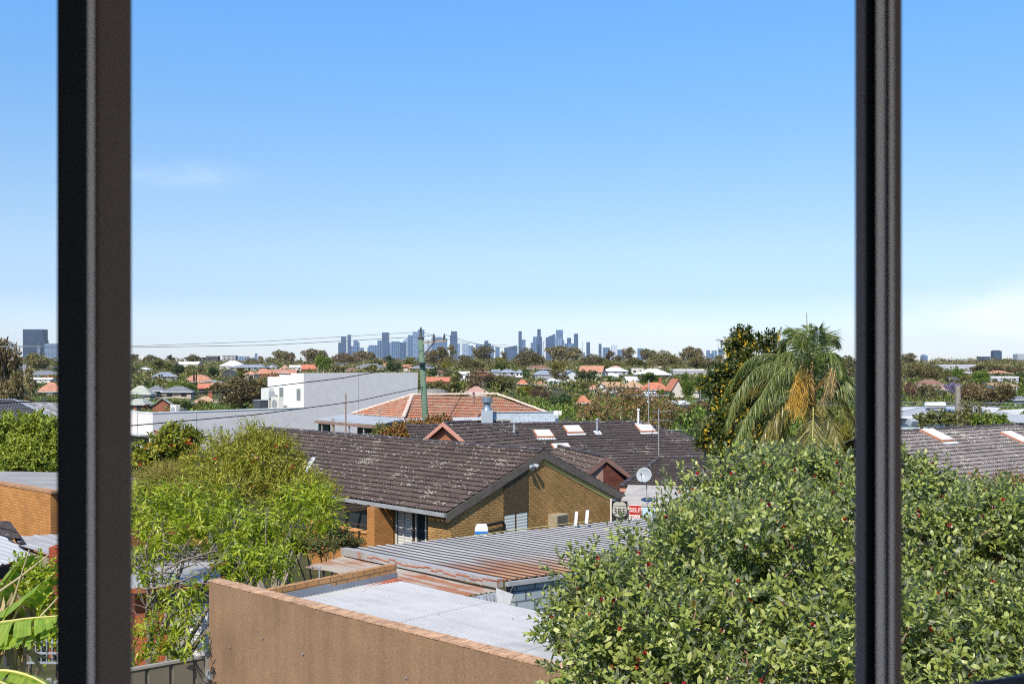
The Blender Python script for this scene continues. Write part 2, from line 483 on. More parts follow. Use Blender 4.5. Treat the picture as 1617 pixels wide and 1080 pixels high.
# buildings near
M['blond_brick'] = brickmat('blond_brick', (.44, .265, .10), (.35, .205, .075), (.15, .095, .045), ms=.011)
M['orange_brick'] = brickmat('orange_brick', (.50, .23, .07), (.42, .18, .05), (.25, .15, .08), ms=.009, var=.2)
M['red_brick'] = brickmat('red_brick', (.36, .085, .035), (.28, .06, .028), (.14, .07, .05))
M['brown_brick'] = brickmat('brown_brick', (.16, .055, .04), (.12, .04, .03), (.06, .03, .025))
M['grey_block'] = brickmat('grey_block', (.34, .40, .42), (.29, .35, .37), (.12, .14, .15), w=.39, h=.19, ms=.018, var=.15)
M['white_brick'] = brickmat('white_painted_brick', (.55, .62, .68), (.50, .57, .63), (.38, .44, .5), patch=(.12, .16, .2), var=.12)
M['white_wall'] = brickmat('white_painted_wall', (.72, .68, .65), (.69, .655, .625), (.62, .59, .57), ms=.006, var=.08, bump=.15)
M['coping_brick'] = brickmat('coping_brick', (.52, .24, .10), (.42, .19, .08), (.35, .24, .14), w=.11, h=.23, ms=.012, var=.45)
M['dark_tile'] = tilemat('dark_tile', (.108, .078, .064), (.058, .043, .038), (.36, .32, .26), .50)
M['dark_tile_clean'] = tilemat('dark_tile_clean', (.086, .067, .060), (.047, .038, .036), (.34, .31, .26), .36)
M['grey_tile'] = tilemat('grey_tile', (.22, .195, .185), (.12, .105, .10), (.46, .42, .37), .54)
M['orange_tile'] = tilemat('orange_tile', (.47, .27, .18), (.33, .16, .095), (.58, .47, .36), .45, warm=(.50, .17, .09))
M['cap_dark'] = tilemat('ridge_cap_dark', (.07, .06, .065), (.035, .03, .035), (.33, .30, .27), .5)
M['cap_pale'] = plain('ridge_cap_pale', (.55, .42, .34), .8, .3)
M['white_sheet'] = sheetmat('white_sheet', (.41, .41, .405), (.30, .30, .295), laps=2.3, along_scale=(2.5, .35), rough=.5)
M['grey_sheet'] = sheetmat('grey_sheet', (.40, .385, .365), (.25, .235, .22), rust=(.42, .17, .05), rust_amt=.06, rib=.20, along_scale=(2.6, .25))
M['rust_sheet'] = sheetmat('rust_sheet', (.33, .29, .25), (.24, .165, .12), rust=(.33, .13, .05), rust_amt=.19, along_scale=(5., .22))
M['old_sheet'] = sheetmat('old_sheet', (.36, .35, .34), (.24, .22, .21), rust=(.42, .16, .08), rust_amt=.06, along_scale=(3., .3))
M['steel_roof'] = sheetmat('steel_roof', (.40, .405, .40), (.32, .325, .32), along_scale=(1., .2))
M['blue_sheet'] = sheetmat('blue_grey_sheet', (.30, .35, .40), (.22, .26, .30), along_scale=(1., .2))
M['flash'] = plain('lead_flashing', (.20, .22, .25), .45, .25, 2., .5)
M['valley'] = plain('valley_metal', (.62, .66, .70), .4, .12, 2., .5)
M['gutter'] = plain('grey_gutter', (.30, .31, .32), .5, .2, 2.)
M['gutter_white'] = plain('white_gutter', (.62, .64, .66), .5, .15, 2.)
M['pink_trim'] = plain('pink_trim', (.52, .25, .18), .6, .15, 2.)
M['brown_trim'] = plain('brown_trim', (.17, .10, .085), .6, .2, 3.)
M['rust_trim'] = plain('rust_trim', (.36, .10, .045), .8, .5, 5.)
M['fascia'] = plain('grey_timber_fascia', (.115, .10, .085), .7, .3, 4., fine=60)
M['soffit'] = plain('yellow_soffit', (.42, .36, .13), .6, .12, 3.)
M['dark_timber'] = plain('dark_timber', (.075, .052, .032), .7, .35, 6.)
M['white_paint'] = plain('white_paint', (.78, .78, .76), .45, .06, 3.)
M['cream'] = plain('cream_paint', (.58, .56, .50), .55, .1, 3.)
M['black'] = plain('black_plastic', (.012, .012, .013), .45, .2)
M['darkgrey'] = plain('dark_grey_metal', (.055, .06, .065), .45, .2)
M['midgrey'] = plain('galvanised_grey', (.36, .38, .40), .4, .2, 4., .5, .3)
M['pipe'] = plain('grey_pipe', (.30, .33, .36), .5, .25, 3.)
M['concrete'] = plain('weathered_concrete', (.34, .32, .295), .9, .3, 2., bump=.3)
M['gable_tan'] = plain('tan_sheet', (.30, .185, .14), .7, .1, 2.)
M['timber_post'] = plain('old_timber_post', (.30, .24, .18), .85, .3, 4.)
M['green_pole'] = plain('green_treated_pole', (.10, .155, .105), .8, .3, 5., fine=30)
M['green_wall'] = plain('dark_green_board', (.02, .05, .035), .6, .2)
M['fence'] = plain('olive_grey_steel', (.155, .14, .105), .45, .12, 1.5, .45)
M['fence_rail'] = plain('fence_rail_steel', (.27, .26, .23), .45, .12, 2., .5)
M['wire'] = plain('black_cable', (.015, .015, .016), .6, .1)
M['wire_grey'] = plain('grey_conductor', (.16, .17, .18), .6, .1)
M['terracotta'] = plain('terracotta', (.50, .15, .06), .7, .25, 4.)
M['trunk'] = plain('bark', (.14, .105, .08), .9, .4, 8., bump=.5)
M['trunk_pale'] = plain('pale_bark', (.33, .29, .25), .9, .35, 6., bump=.4)
M['twig'] = plain('twig_pink_brown', (.28, .16, .12), .85, .3, 8.)
M['rust_pipe'] = plain('rust_pipe', (.26, .17, .13), .8, .35, 6.)
def rendermat():
    m, nb, b = newmat('rendered_wall', .92, .1)
    co = OBJ(nb); uv = UV(nb)
    fine = nb.noise(co, 45., 4, .7); mid = nb.noise(co, 1.4, 5, .6)
    st = nb.noise(nb.n('VectorMath', _operation='MULTIPLY', i0=uv, i1=(5., .35, 1.)).outputs[0], 1., 5, .65)
    col = nb.ramp(fine, [(.3, (.185, .112, .066)), (.55, (.255, .160, .098)), (.75, (.33, .22, .14))])
    k = nb.maprange(nb.math('ADD', nb.math('MULTIPLY', mid, .5), nb.math('MULTIPLY', st, .5)), .36, .64, .80, 1.14)
    nb.set(b.inputs['Base Color'], nb.mix(1., col, nb.n('CombineColor', i0=k, i1=k, i2=k).outputs[0], 'MULTIPLY'))
    bp = nb.n('Bump', Strength=.35, Distance=.01, Height=fine); nb.set(b.inputs['Normal'], bp.outputs[0])
    return m
M['render'] = rendermat()
def glassmat(name, c, rough=.08):
    m, nb, b = newmat(name, rough, .6); nb.set(b.inputs['Base Color'], c); return m
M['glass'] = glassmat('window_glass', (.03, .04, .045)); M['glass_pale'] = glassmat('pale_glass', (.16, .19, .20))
M['solar'] = glassmat('solar_panel', (.02, .03, .06), .15)
def louvremat():
    m, nb, b = newmat('louvre_slats', .4, .4)
    sep = nb.n('SeparateXYZ', Vector=UV(nb))
    f = nb.math('FRACT', nb.math('DIVIDE', sep.outputs[1], .11))
    nb.set(b.inputs['Base Color'], nb.ramp(f, [(.0, (.2, .23, .22)), (.3, (.5, .54, .52)), (.75, (.8, .84, .82)), (1., (.3, .33, .32))]))
    return m
M['blind'] = louvremat()
# roofs and walls far away
def farroof(name, c, v=.25, s=.6):
    m, nb, b = newmat(name, .8, .2)
    uv = UV(nb); sep = nb.n('SeparateXYZ', Vector=uv)
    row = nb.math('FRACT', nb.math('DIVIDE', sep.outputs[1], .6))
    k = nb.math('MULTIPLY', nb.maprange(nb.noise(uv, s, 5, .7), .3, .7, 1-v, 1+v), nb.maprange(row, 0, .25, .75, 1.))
    nb.set(b.inputs['Base Color'], nb.mix(1., c, nb.n('CombineColor', i0=k, i1=k, i2=k).outputs[0], 'MULTIPLY')); return m
R = {k: farroof('far_roof_'+k, c) for k, c in dict(orange=(.40, .195, .125), red=(.44, .165, .10), pink=(.40, .235, .185), grey=(.17, .175, .19), dark=(.085, .085, .095), brown=(.20, .115, .085), tan=(.40, .26, .155), white=(.80, .79, .75), pale=(.48, .50, .52), green=(.34, .36, .30), blue=(.22, .25, .30)).items()}
W = {k: plain('far_wall_'+k, c, .8, .12, .5) for k, c in dict(white=(.72, .71, .69), cream=(.55, .50, .43), brick=(.30, .105, .065), blond=(.34, .24, .15), grey=(.33, .33, .34), brown=(.17, .13, .11), lilac=(.42, .41, .47), dark=(.07, .07, .08), tan=(.44, .36, .28)).items()}
# leaves
L = {}
L['gum'] = foliage('gum_leaves', [(.055, .05, .02), (.165, .138, .055), (.29, .24, .10)], .22)
L['gum_brown'] = foliage('gum_leaves_brown', [(.065, .048, .024), (.175, .13, .062), (.29, .21, .10)], .22)
L['broad'] = foliage('bright_broad_leaves', [(.035, .06, .010), (.13, .19, .025), (.26, .33, .05)], .3)
L['dark'] = foliage('dark_leaves', [(.016, .034, .010), (.055, .088, .024), (.115, .15, .045)], .15)
L['olive'] = foliage('olive_leaves', [(.045, .05, .014), (.145, .145, .036), (.26, .24, .065)], .2)
L['yellow'] = foliage('yellow_green_leaves', [(.07, .075, .01), (.21, .19, .03), (.34, .29, .04)], .3)
L['autumn'] = foliage('orange_leaves', [(.18, .07, .012), (.40, .18, .03), (.55, .28, .04)], .25)
L['rust'] = foliage('rusty_leaves', [(.06, .035, .022), (.15, .085, .045), (.22, .13, .07)], .15)
L['jacaranda'] = foliage('purple_blossom', [(.14, .11, .22), (.26, .22, .42), (.34, .3, .5)], .2)
L['cypress'] = foliage('cypress_leaves', [(.008, .016, .007), (.020, .036, .014), (.035, .055, .022)], .05)
L['peach'] = foliage('peach_leaves', [(.06, .095, .006), (.20, .275, .011), (.35, .42, .026), (.48, .45, .05)], .4, .42, .4, .05)
L['bottle'] = foliage('bottlebrush_leaves', [(.055, .07, .010), (.205, .225, .026), (.38, .385, .05), (.48, .42, .09)], .25, .5, .3, .05)
L['feijoa'] = foliage('feijoa_leaves', [(.028, .046, .009), (.150, .192, .034), (.305, .352, .074), (.46, .475, .18)], .28, .42, .5, .03, back=(.25, .28, .17))
L['loquat'] = foliage('loquat_leaves', [(.06, .085, .008), (.19, .21, .02), (.36, .33, .03)], .3, .4, .4, .05)
L['photinia'] = foliage('photinia_leaves', [(.045, .06, .012), (.15, .09, .02), (.33, .12, .03), (.28, .26, .04)], .25, .4, .4, .05)
L['goldtree'] = foliage('gold_tree_leaves', [(.015, .03, .006), (.05, .075, .012), (.12, .13, .022)], .2, .4, .4, .05)
L['goldflower'] = foliage('gold_flowers', [(.52, .32, .02), (.72, .48, .03), (.8, .6, .08)], .2, .6, .2, .05)
L['deadbrown'] = foliage('autumn_brown_leaves', [(.06, .045, .022), (.16, .11, .05), (.27, .16, .065), (.15, .14, .05)], .2, .6, .2, .05)
L['palm'] = foliage('palm_leaflets', [(.035, .06, .012), (.11, .15, .03), (.23, .25, .07)], .25, .42, .45, .05)
L['palm_old'] = foliage('palm_leaflets_old', [(.08, .085, .02), (.18, .165, .04), (.30, .25, .07)], .2, .4, .4, .05)
L['palm_dead'] = foliage('palm_dead_fibre', [(.30, .17, .03), (.52, .31, .055), (.62, .40, .09)], .2, .6, .2, .05)
L['banana'] = foliage('banana_leaf', [(.14, .24, .02), (.23, .34, .035), (.36, .42, .06)], .4, .35, .45, .05)
L['dry'] = foliage('dry_leaf', [(.30, .22, .11), (.42, .33, .17)], .2, .7, .2, .05)
L['red'] = foliage('red_flower', [(.38, .012, .015), (.55, .03, .03), (.62, .07, .06)], .1, .6, .2, .05)
L['pinkwhite'] = foliage('pale_petals', [(.55, .35, .34), (.7, .55, .52)], .2, .6, .2, .05)
L['redleaf'] = foliage('red_new_leaves', [(.45, .05, .02), (.62, .12, .04)], .3, .5, .3, .05)
L['berry'] = foliage('hedge_red_tips', [(.03, .05, .012), (.08, .12, .03), (.14, .16, .05), (.40, .09, .05)], .2, .5, .3, .05)
# ================================================================ world, sun, camera
def setup_world():
    w = bpy.data.worlds.new('World'); SC.world = w; w.use_nodes = True
    nb = NB(w.node_tree); bg = w.node_tree.nodes['Background']
    sky = nb.n('TexSky'); sky.sky_type = 'NISHITA'; sky.sun_disc = False
    sky.sun_elevation = math.radians(SUN_EL); sky.sun_rotation = math.atan2(SUN_XY[0], SUN_XY[1])
    sky.altitude = 50; sky.air_density = 1.0; sky.dust_density = .35; sky.ozone_density = 2.2
    d = nb.n('TexCoord').outputs['Generated']
    sp = nb.n('SeparateXYZ', Vector=d)
    elev = sp.outputs[2]; az = nb.math('ARCTAN2', sp.outputs[0], sp.outputs[1])
    def bump1(x, c, wd): return nb.math('POWER', 2.718, nb.math('MULTIPLY', nb.math('POWER', nb.math('DIVIDE', nb.math('SUBTRACT', x, c), wd), 2.), -1.))
    st = nb.n('VectorMath', _operation='MULTIPLY', i0=d, i1=(9., 9., 34.)).outputs[0]
    n1 = nb.noise(st, 1., 6, .6, .4)
    bank = nb.math('MULTIPLY', bump1(az, .50, .115), bump1(elev, .040, .026))
    wisp = nb.math('MULTIPLY', bump1(az, -.33, .06), bump1(elev, .180, .012))
    wisp2 = nb.math('MULTIPLY', bump1(az, .16, .10), bump1(elev, .030, .012))
    m = nb.math('ADD', nb.math('MULTIPLY', bank, 1.6), nb.math('ADD', nb.math('MULTIPLY', wisp, .22), nb.math('MULTIPLY', wisp2, .4)))
    m = nb.math('MULTIPLY', m, nb.maprange(n1, .34, .62, .1, 1.))
    # the photograph's deep, saturated blue overhead
    hs = nb.n('HueSaturation', Color=nb.mix(1., sky.outputs[0], (.90, 1.04, 1.16), 'MULTIPLY'), Saturation=1.22, Value=1.)
    gr = nb.ramp(nb.math('MULTIPLY', elev, 2.), [(.0, (.46, .42, .49)), (.14, (.45, .365, .42)), (.226, (.61, .43, .385)), (.35, (.72, .49, .42)), (.47, (.80, .55, .475)), (.68, (.90, .665, .61)), (1., (.68, .58, .58))])
    hz = nb.mix(1., nb.mix(1., hs.outputs[0], gr, 'MULTIPLY'), (2., 2., 2.), 'MULTIPLY')
    col = nb.mix(nb.math('MINIMUM', nb.math('MAXIMUM', m, 0.), 1.), hz, (6.9, 7.2, 7.35))
    nb.set(bg.inputs[0], col); bg.inputs[1].default_value = SKY_STRENGTH
SUN_EL = 50.
_sx = E1*-.98+E2*.46; SUN_XY = (_sx.x/_sx.length, _sx.y/_sx.length)
SKY_STRENGTH = .12
setup_world()
sl = bpy.data.lights.new('sun', 'SUN'); sl.energy = 4.7; sl.angle = math.radians(.5); sl.color = (1., .92, .79)
so = bpy.data.objects.new('sun', sl); COL.objects.link(so)
_d = Vector((SUN_XY[0]*math.cos(math.radians(SUN_EL)), SUN_XY[1]*math.cos(math.radians(SUN_EL)), math.sin(math.radians(SUN_EL))))
so.rotation_euler = _d.to_track_quat('Z', 'Y').to_euler(); so.location = (0, 0, 60)
cam = bpy.data.cameras.new('camera'); co = bpy.data.objects.new('camera', cam); COL.objects.link(co)
co.location = (0, 0, CAMZ); co.rotation_euler = (math.pi/2, 0, 0)
cam.lens = 35; cam.sensor_width = 36; cam.sensor_fit = 'HORIZONTAL'; cam.shift_y = (HZ-540)/1617
cam.clip_start = .02; cam.clip_end = 40000
cam.dof.use_dof = True; cam.dof.focus_distance = 40; cam.dof.aperture_fstop = 11
SC.camera = co
SC.view_settings.view_transform = 'Standard'; SC.view_settings.look = 'None'; SC.view_settings.gamma = 1
SC.view_settings.exposure = .45
SC.cycles.use_denoising = False; SC.cycles.filter_width = 1.1
SC.cycles.max_bounces = 6; SC.cycles.transparent_max_bounces = 6; SC.cycles.volume_bounces = 0
SC.cycles.sample_clamp_indirect = 6
# ================================================================ ground and air
def ground():
    ys = list(range(-12, 40, 4))+list(range(40, 160, 8))+list(range(160, 1200, 20))+[1300, 1400, 1600, 1900, 2300, 2600, 3200, 4200, 6000, 8000, 10500, 13000, 16000]
    nx = 60; V = []; Fc = []
    for y in ys:
        for i in range(nx+1):
            t = i/nx*2-1
            x = t*(60+abs(y)*.95)
            z = gz(max(0, y))
            if y > 120: z += (math.sin(x*.013+1)*math.cos(y*.009)*.7+math.sin(x*.031+y*.02)*.35)*min(1, (y-120)/200)
            V.append((x, y, z))
    for j in range(len(ys)-1):
        for i in range(nx): a = j*(nx+1)+i; Fc.append((a, a+1, a+nx+2, a+nx+1))
    me = bpy.data.meshes.new('ground'); me.from_pydata(V, [], Fc)
    m, nb, b = newmat('ground', .95, .1)
    co_ = OBJ(nb); big = nb.noise(co_, .05, 5, .6); sm = nb.noise(co_, 1.2, 5, .65)
    col = nb.ramp(nb.math('ADD', nb.math('MULTIPLY', big, .6), nb.math('MULTIPLY', sm, .4)), [(.38, (.030, .040, .016)), (.5, (.055, .060, .026)), (.62, (.10, .09, .055)), (.75, (.24, .22, .19))])
    nb.set(b.inputs['Base Color'], col)
    tag(link_mesh(me, 'ground', m, None, True), kind='structure')
ground()
def haze():
    mb = MB(); mb.box(-9500, 9500, -40, 14500, -40, 420)
    m = bpy.data.materials.new('haze'); m.use_nodes = True; nt = m.node_tree
    nt.nodes.remove(nt.nodes['Principled BSDF'])
    v = nt.nodes.new('ShaderNodeVolumePrincipled'); v.inputs['Color'].default_value = (.58, .76, 1., 1); v.inputs['Density'].default_value = HAZE; v.inputs['Anisotropy'].default_value = .0
    nt.links.new(v.outputs[0], nt.nodes['Material Output'].inputs['Volume'])
    o = mb.build('haze', m); tag(o, kind='stuff')
HAZE = 2.2e-5
if HAZE: haze()
# ================================================================ the window we look through
def window():
    s = .75/F
    def X(px, y): return (px-CX)*y/F
    z0, z1 = 5.62, 7.42
    alu = plain('bronze_aluminium', (.19, .15, .128), .6, .06, 6., .25, 0.)
    alu2 = plain('charcoal_aluminium', (.17, .178, .215), .55, .06, 6., .25, 0.)
    bright = plain('painted_highlight', (.75, .72, .70), .5, .08, 6., .3, .0)  # highlight along the frame edges, put in as a pale bar colour
    rub = plain('black_rubber', (.004, .008, .014), .55, .1)
    t = thing('window_frame', (0, .75, z0), 'dark bronze aluminium window frame with two upright bars close to the viewer', 'window frame')
    def vbar(px0, px1, y0, y1, m, name, par, bev=.002):
        y1 = y0+.03
        mb = MB(); mb.prism([(X(px0, y0), y0, z0), (X(px1, y0), y0, z0), (X(px1, y1), y1, z0), (X(px0, y1), y1, z0)], Z*(z1-z0)); return mb.build(name, m, par, bevel=bev)
    a = vbar(141, 208, .725, .79, alu, 'mullion', t, .005)
    vbar(90, 141, .732, .80, rub, 'rubber_seal', a, .002)
    vbar(138, 150, .720, .76, bright, 'highlight_bar', a, .0025)
    c = vbar(1350, 1367, .72, .80, alu2, 'mullion', t, .004)
    vbar(1366, 1384, .735, .80, rub, 'rubber_seal', c, .002)
    vbar(1383, 1397, .722, .78, bright, 'highlight_bar', c, .003)
    vbar(1396, 1405, .732, .78, alu2, 'track_channel', c, .002)
    vbar(1404, 1412, .724, .78, bright, 'highlight_bar', c, .002)
    vbar(1411, 1424, .728, .80, alu, 'jamb_bead', c, .003)
    mb = MB(); mb.box(-.95, .95, .70, .80, z0-.06, z0+.001); mb.build('sill', alu, t, bevel=.006)
    mb = MB(); mb.box(-.95, .95, .70, .80, z1, z1+.06); mb.build('head', alu, t, bevel=.006)
    for x in (-.95, .91):
        mb = MB(); mb.box(x, x+.04, .70, .80, z0+.002, z1-.002); mb.build('jamb', alu, t, bevel=.004)
    # the winder arm low at the corner of the pane
    mb = MB(); mb.tube([P(1500, 1096, .70), P(1560, 1082, .70), P(1640, 1070, .70)], .0042, 10)
    mb.tube([P(1632, 1071, .70), P(1640, 1070, .70)+Vector((0, 0, -.18))], .005, 10)
    tag(mb.build('window_winder', plain('blue_grey_lever', (.07, .08, .11), .4, .05), None, True), 'blue grey winder arm low beside the thinner window bar', 'winder')
    paint = plain('interior_paint', (.55, .54, .52), .9, .03); fl = plain('interior_floor', (.20, .14, .09), .6, .2)
    zf, zc = 4.75, 7.75
    mb = MB(); mb.box(-2.2, -.955, .70, .95, zf, zc).box(.955, 2.2, .70, .95, zf, zc).box(-.955, .955, .70, .95, zf, z0-.065).box(-.955, .955, .70, .95, z1+.065, zc)
    mb.box(-2.4, -2.202, -3.0, .95, zf, zc).box(2.202, 2.4, -3.0, .95, zf, zc)
    tag(mb.build('interior_wall', paint), kind='structure')
    mb = MB(); mb.box(-2.4, 2.4, -3.2, .95, zf-.2, zf-.002); tag(mb.build('floor', fl), kind='structure')
    mb = MB(); mb.box(-2.7, 2.7, -3.4, 1.1, zc+.002, zc+.2); tag(mb.build('ceiling', paint), kind='structure')
window()
# ================================================================ rendered garage below
G1 = Vector((.656, .754, 0)); G2 = Vector((.754, -.656, 0)); GC = Vector((-4.93, 16.2, 0))
def G(s, t, z): return GC+G2*s+G1*t+Z*z
def garage():
    t = thing('rendered_garage', G(4, 1.4, 0), 'low garage with tan rendered side wall and white corrugated roof', 'garage')
    mb = MB(); LEN = 7.6
    mb.obox(G(0, 0, -.3), G2*LEN, G1*.2, Z*3.3); mb.obox(G(0, .201, -.3), G2*.2, G1*2.7, Z*2.9)
    mb.obox(G(.2, 2.72, -.3), G2*(LEN-.2), G1*.18, Z*2.9)
    w = mb.build('wall', M['render'], t)
    mb = MB()
    x = 0
    while x < LEN:   # a course of bricks on edge, each a little out of line
        mb.obox(G(x+.002, -.006+random.uniform(-.005, .005), 3.0), G2*.074, G1*.208, Z*(.026+random.uniform(-.004, .004))); x += .078
    cp = plain('coping_brick_edge', (.43, .265, .16), .85, .5, 6., fine=14); mb.build('coping', cp, w)
    mb = MB()
    for s_, z_ in ((.62, 2.05), (1.5, 2.35), (2.5, 2.3), (3.2, 1.9), (4.1, 1.75), (4.7, 2.4), (5.3, 1.6)):
        mb = MB(); mb.lathe(G(s_, -.012, z_), [(.012, 0), (.008, .018)], 8, -G1); mb.build('wall_plug', M['midgrey'], w)
    corrugated([G(1.3, .15, 2.80), G(LEN, .15, 2.76), G(LEN, 2.86, 2.70), G(1.3, 2.86, 2.74)], 'roof', M['white_sheet'], t, .076, .016, along=G2)
    mb = MB()
    mb.obox(G(1.17, .21, 2.45), G2*.13, G1*2.71, Z*.56)
    p = mb.build('parapet', brickmat('parapet_brick', (.50, .27, .11), (.44, .22, .085), (.20, .13, .08), ms=.012, var=.35), t)
    mb = MB(); mb.obox(G(1.302, .21, 2.70), G2*.014, G1*1.25, Z*.21); mb.obox(G(1.302, 1.462, 2.70), G2*.010, G1*1.47, Z*.17); mb.build('flashing', M['flash'], p)
    mb = MB(); mb.obox(G(1.31, .25, 2.755), G2*.16, G1*2.65, Z*.012); mb.build('base_strip', M['rust_trim'], p)
    mb = MB(); mb.tube([G(1.2, 1.3, 2.95), G(1.2, 1.3, 3.17)], .012, 6); mb.lathe(G(1.2, 1.3, 3.17), [(.03, 0), (.03, .03)], 8); mb.build('vent_stub', M['midgrey'], p)
    corrugated([G(.2, .2, 2.62), G(1.17, .2, 2.62), G(1.17, 2.9, 2.58), G(.2, 2.9, 2.58)], 'corner_roof', sheetmat('red_sheet', (.42, .17, .11), (.30, .13, .09)), t, .076, .016, along=G1)
garage()
def steel_fence():
    t = thing('steel_fence', G(-.05, -4, 0), 'olive grey ribbed steel fence panel meeting the rendered wall corner', 'fence')
    top = 1.80; end = G(-.03, -.02, 0); 
    d = Vector((-.80, -.60, 0)).normalized()
    nrm = d.cross(Z).normalized()
    mb = MB(); L_ = 9.
    n = int(L_/.38)
    prof = []
    for i in range(n):
        x = i*.38
        prof += [(x, 0), (x+.16, 0), (x+.175, .035), (x+.215, .035), (x+.23, 0)]
    for i in range(len(prof)-1):
        a, b = prof[i], prof[i+1]
        pa = end+d*a[0]+nrm*a[1]; pb = end+d*b[0]+nrm*b[1]
        mb.face(pa+Z*.05, pb+Z*.05, pb+Z*(top-.03), pa+Z*(top-.03))
    mb.build('panel', M['fence'], t)
    mb = MB(); mb.obox(end+nrm*-.02+Z*(top-.035), d*L_, nrm*.075, Z*.04); mb.build('rail', M['fence_rail'], t)
    for x in (-.02, 2.35, 4.7, 7.05):
        mb = MB(); mb.obox(end+d*x-nrm*.03, d*.055, nrm*.095, Z*(top+.06)); mb.build('post', M['fence_rail'], t)
    mb = MB(); mb.obox(G(-.0, -.05, 1.42), G2*.10, G1*.045, Z*.14); mb.build('latch', M['midgrey'], t)
steel_fence()
# ================================================================ tin shed with two roof levels
def tin_shed():
    A = P(543, 868, 20.6); D = P(790, 918, 17.6); B0 = P(945, 826, 24.0)
    ab = (B0-A)*1.45; B = A+ab; DD = D+ab
    t = thing('tin_shed', Vector((0, 20, 0)), 'grey ribbed tin shed with rust streaks behind the white roof', 'shed')
    uu = (D-A).normalized().cross(Z); um = max(0, -ab.dot(uu))+max(0, ab.dot(uu)); lv = (D-A).length
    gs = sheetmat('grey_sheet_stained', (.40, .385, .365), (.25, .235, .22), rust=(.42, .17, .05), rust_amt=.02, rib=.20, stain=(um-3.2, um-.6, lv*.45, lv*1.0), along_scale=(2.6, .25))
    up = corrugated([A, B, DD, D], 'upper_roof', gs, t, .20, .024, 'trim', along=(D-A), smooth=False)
    ad = (D-A).normalized(); abn = ab.normalized(); dn = Z
    # rusty barge flashing along the open side, and the gutter along the low end
    mb = MB(); mb.obox(A-abn*.07+Z*-.10, D-A, abn*.12, Z*.15); mb.build('barge_flashing', M['old_sheet'], t)
    mb = MB()
    n = 26
    for i in range(n):
        if i > 4: mb.obox(A-abn*.078+(D-A)*(i/n)+Z*(.045-random.uniform(.03, .10)), (D-A)/n, abn*.20, Z*.02)
    mb.build('rust_edge', M['rust_trim'], t)
    mb = MB(); mb.obox(D+abn*.1-Z*.09, ab*.98, ad*.07, Z*.075); mb.build('gutter', M['gutter'], t)
    mb = MB(); mb.obox(A+abn*.05-Z*.16, ab*.97, -ad*.06, Z*.14); mb.build('back_batten', M['dark_timber'], t)
    mb = MB(); q = D+abn*.32-ad*.03; q.z = -.3
    mb.obox(q, ab*.95, -ad*.2, Z*(D.z-.05+.3)); mb.build('block_wall', M['grey_block'], t)
    # lower, rustier sheet on the near side
    a2 = A-Z*.16; d2 = D-Z*.17
    Fq = G(2.45, 3.35, d2.z-.02); Gq = G(-1.6, 3.05, d2.z+.03); Hq = G(-2.0, 5.4, a2.z)
    corrugated([d2+abn*.05, Fq, Gq, Hq, a2+abn*.05], 'lower_roof', M['rust_sheet'], t, .105, .024, along=(D-A))
    mb = MB()   # bent ends of sheets hanging over the low edge
    e = d2-Fq; m = 11
    for i in range(m):
        p0 = Fq+e*(i/m); w = e*(.9/m); drop = random.uniform(.16, .34)
        out = ad*random.uniform(.02, .10)
        mb.prism([p0, p0+w, p0+w+out-Z*drop, p0+out-Z*drop*random.uniform(.8, 1.1)], ad*.006)
    mb.build('bent_sheet_end', sheetmat('bent_sheet', (.42, .47, .52), (.16, .15, .15), rust=(.34, .14, .06), rust_amt=.08, along_scale=(6., .8)), t)
    q = Fq.copy(); q.z = -.3
    mb = MB(); mb.obox(q-ad*.10, e*1.0, -ad*.08, Z*(Fq.z+.2)); mb.build('side_wall', M['dark_timber'], t)
    for (px, py0, py1, w_) in ((907, 808, 829, .06), (924, 806, 826, .065)):
        p = P(px, py1, 23.2)
        o = MB().obox(p, Vector((w_, .02, 0)), Vector((-.01, .06, 0)), Z*((py1-py0)*23.2/F)+Vector((.03, 0, 0)))
        tag(o.build('white_post', M['white_paint']), 'white plank post standing at the shed roof edge, '+('shorter one nearer the air conditioner' if px < 910 else 'taller one farther from the air conditioner'), 'post', 'white posts behind the tin roof')
    p = P(789, 930, 17.3)
    mb = MB(); mb.prism([P(783, 928, 17.35), P(786, 958, 17.2), P(803, 962, 17.25), P(810, 938, 17.45)], G1*.012)
    tag(mb.build('loose_sheet', plain('pale_sheet', (.42, .42, .41), .6, .2, 5.)), 'loose pale grey metal sheet leaning at the corner of the grey block wall', 'metal sheet')
    mb = MB(); mb.tube([P(560, 872, 21.2), P(700, 853, 22.4), P(800, 838, 23.3), P(935, 822, 24.6)], .012, 5)
    tag(mb.build('garden_hose', plain('yellow_hose', (.42, .36, .14), .6, .1)), 'thin yellow hose running along the back edge of the tin roof', 'hose')
tin_shed()
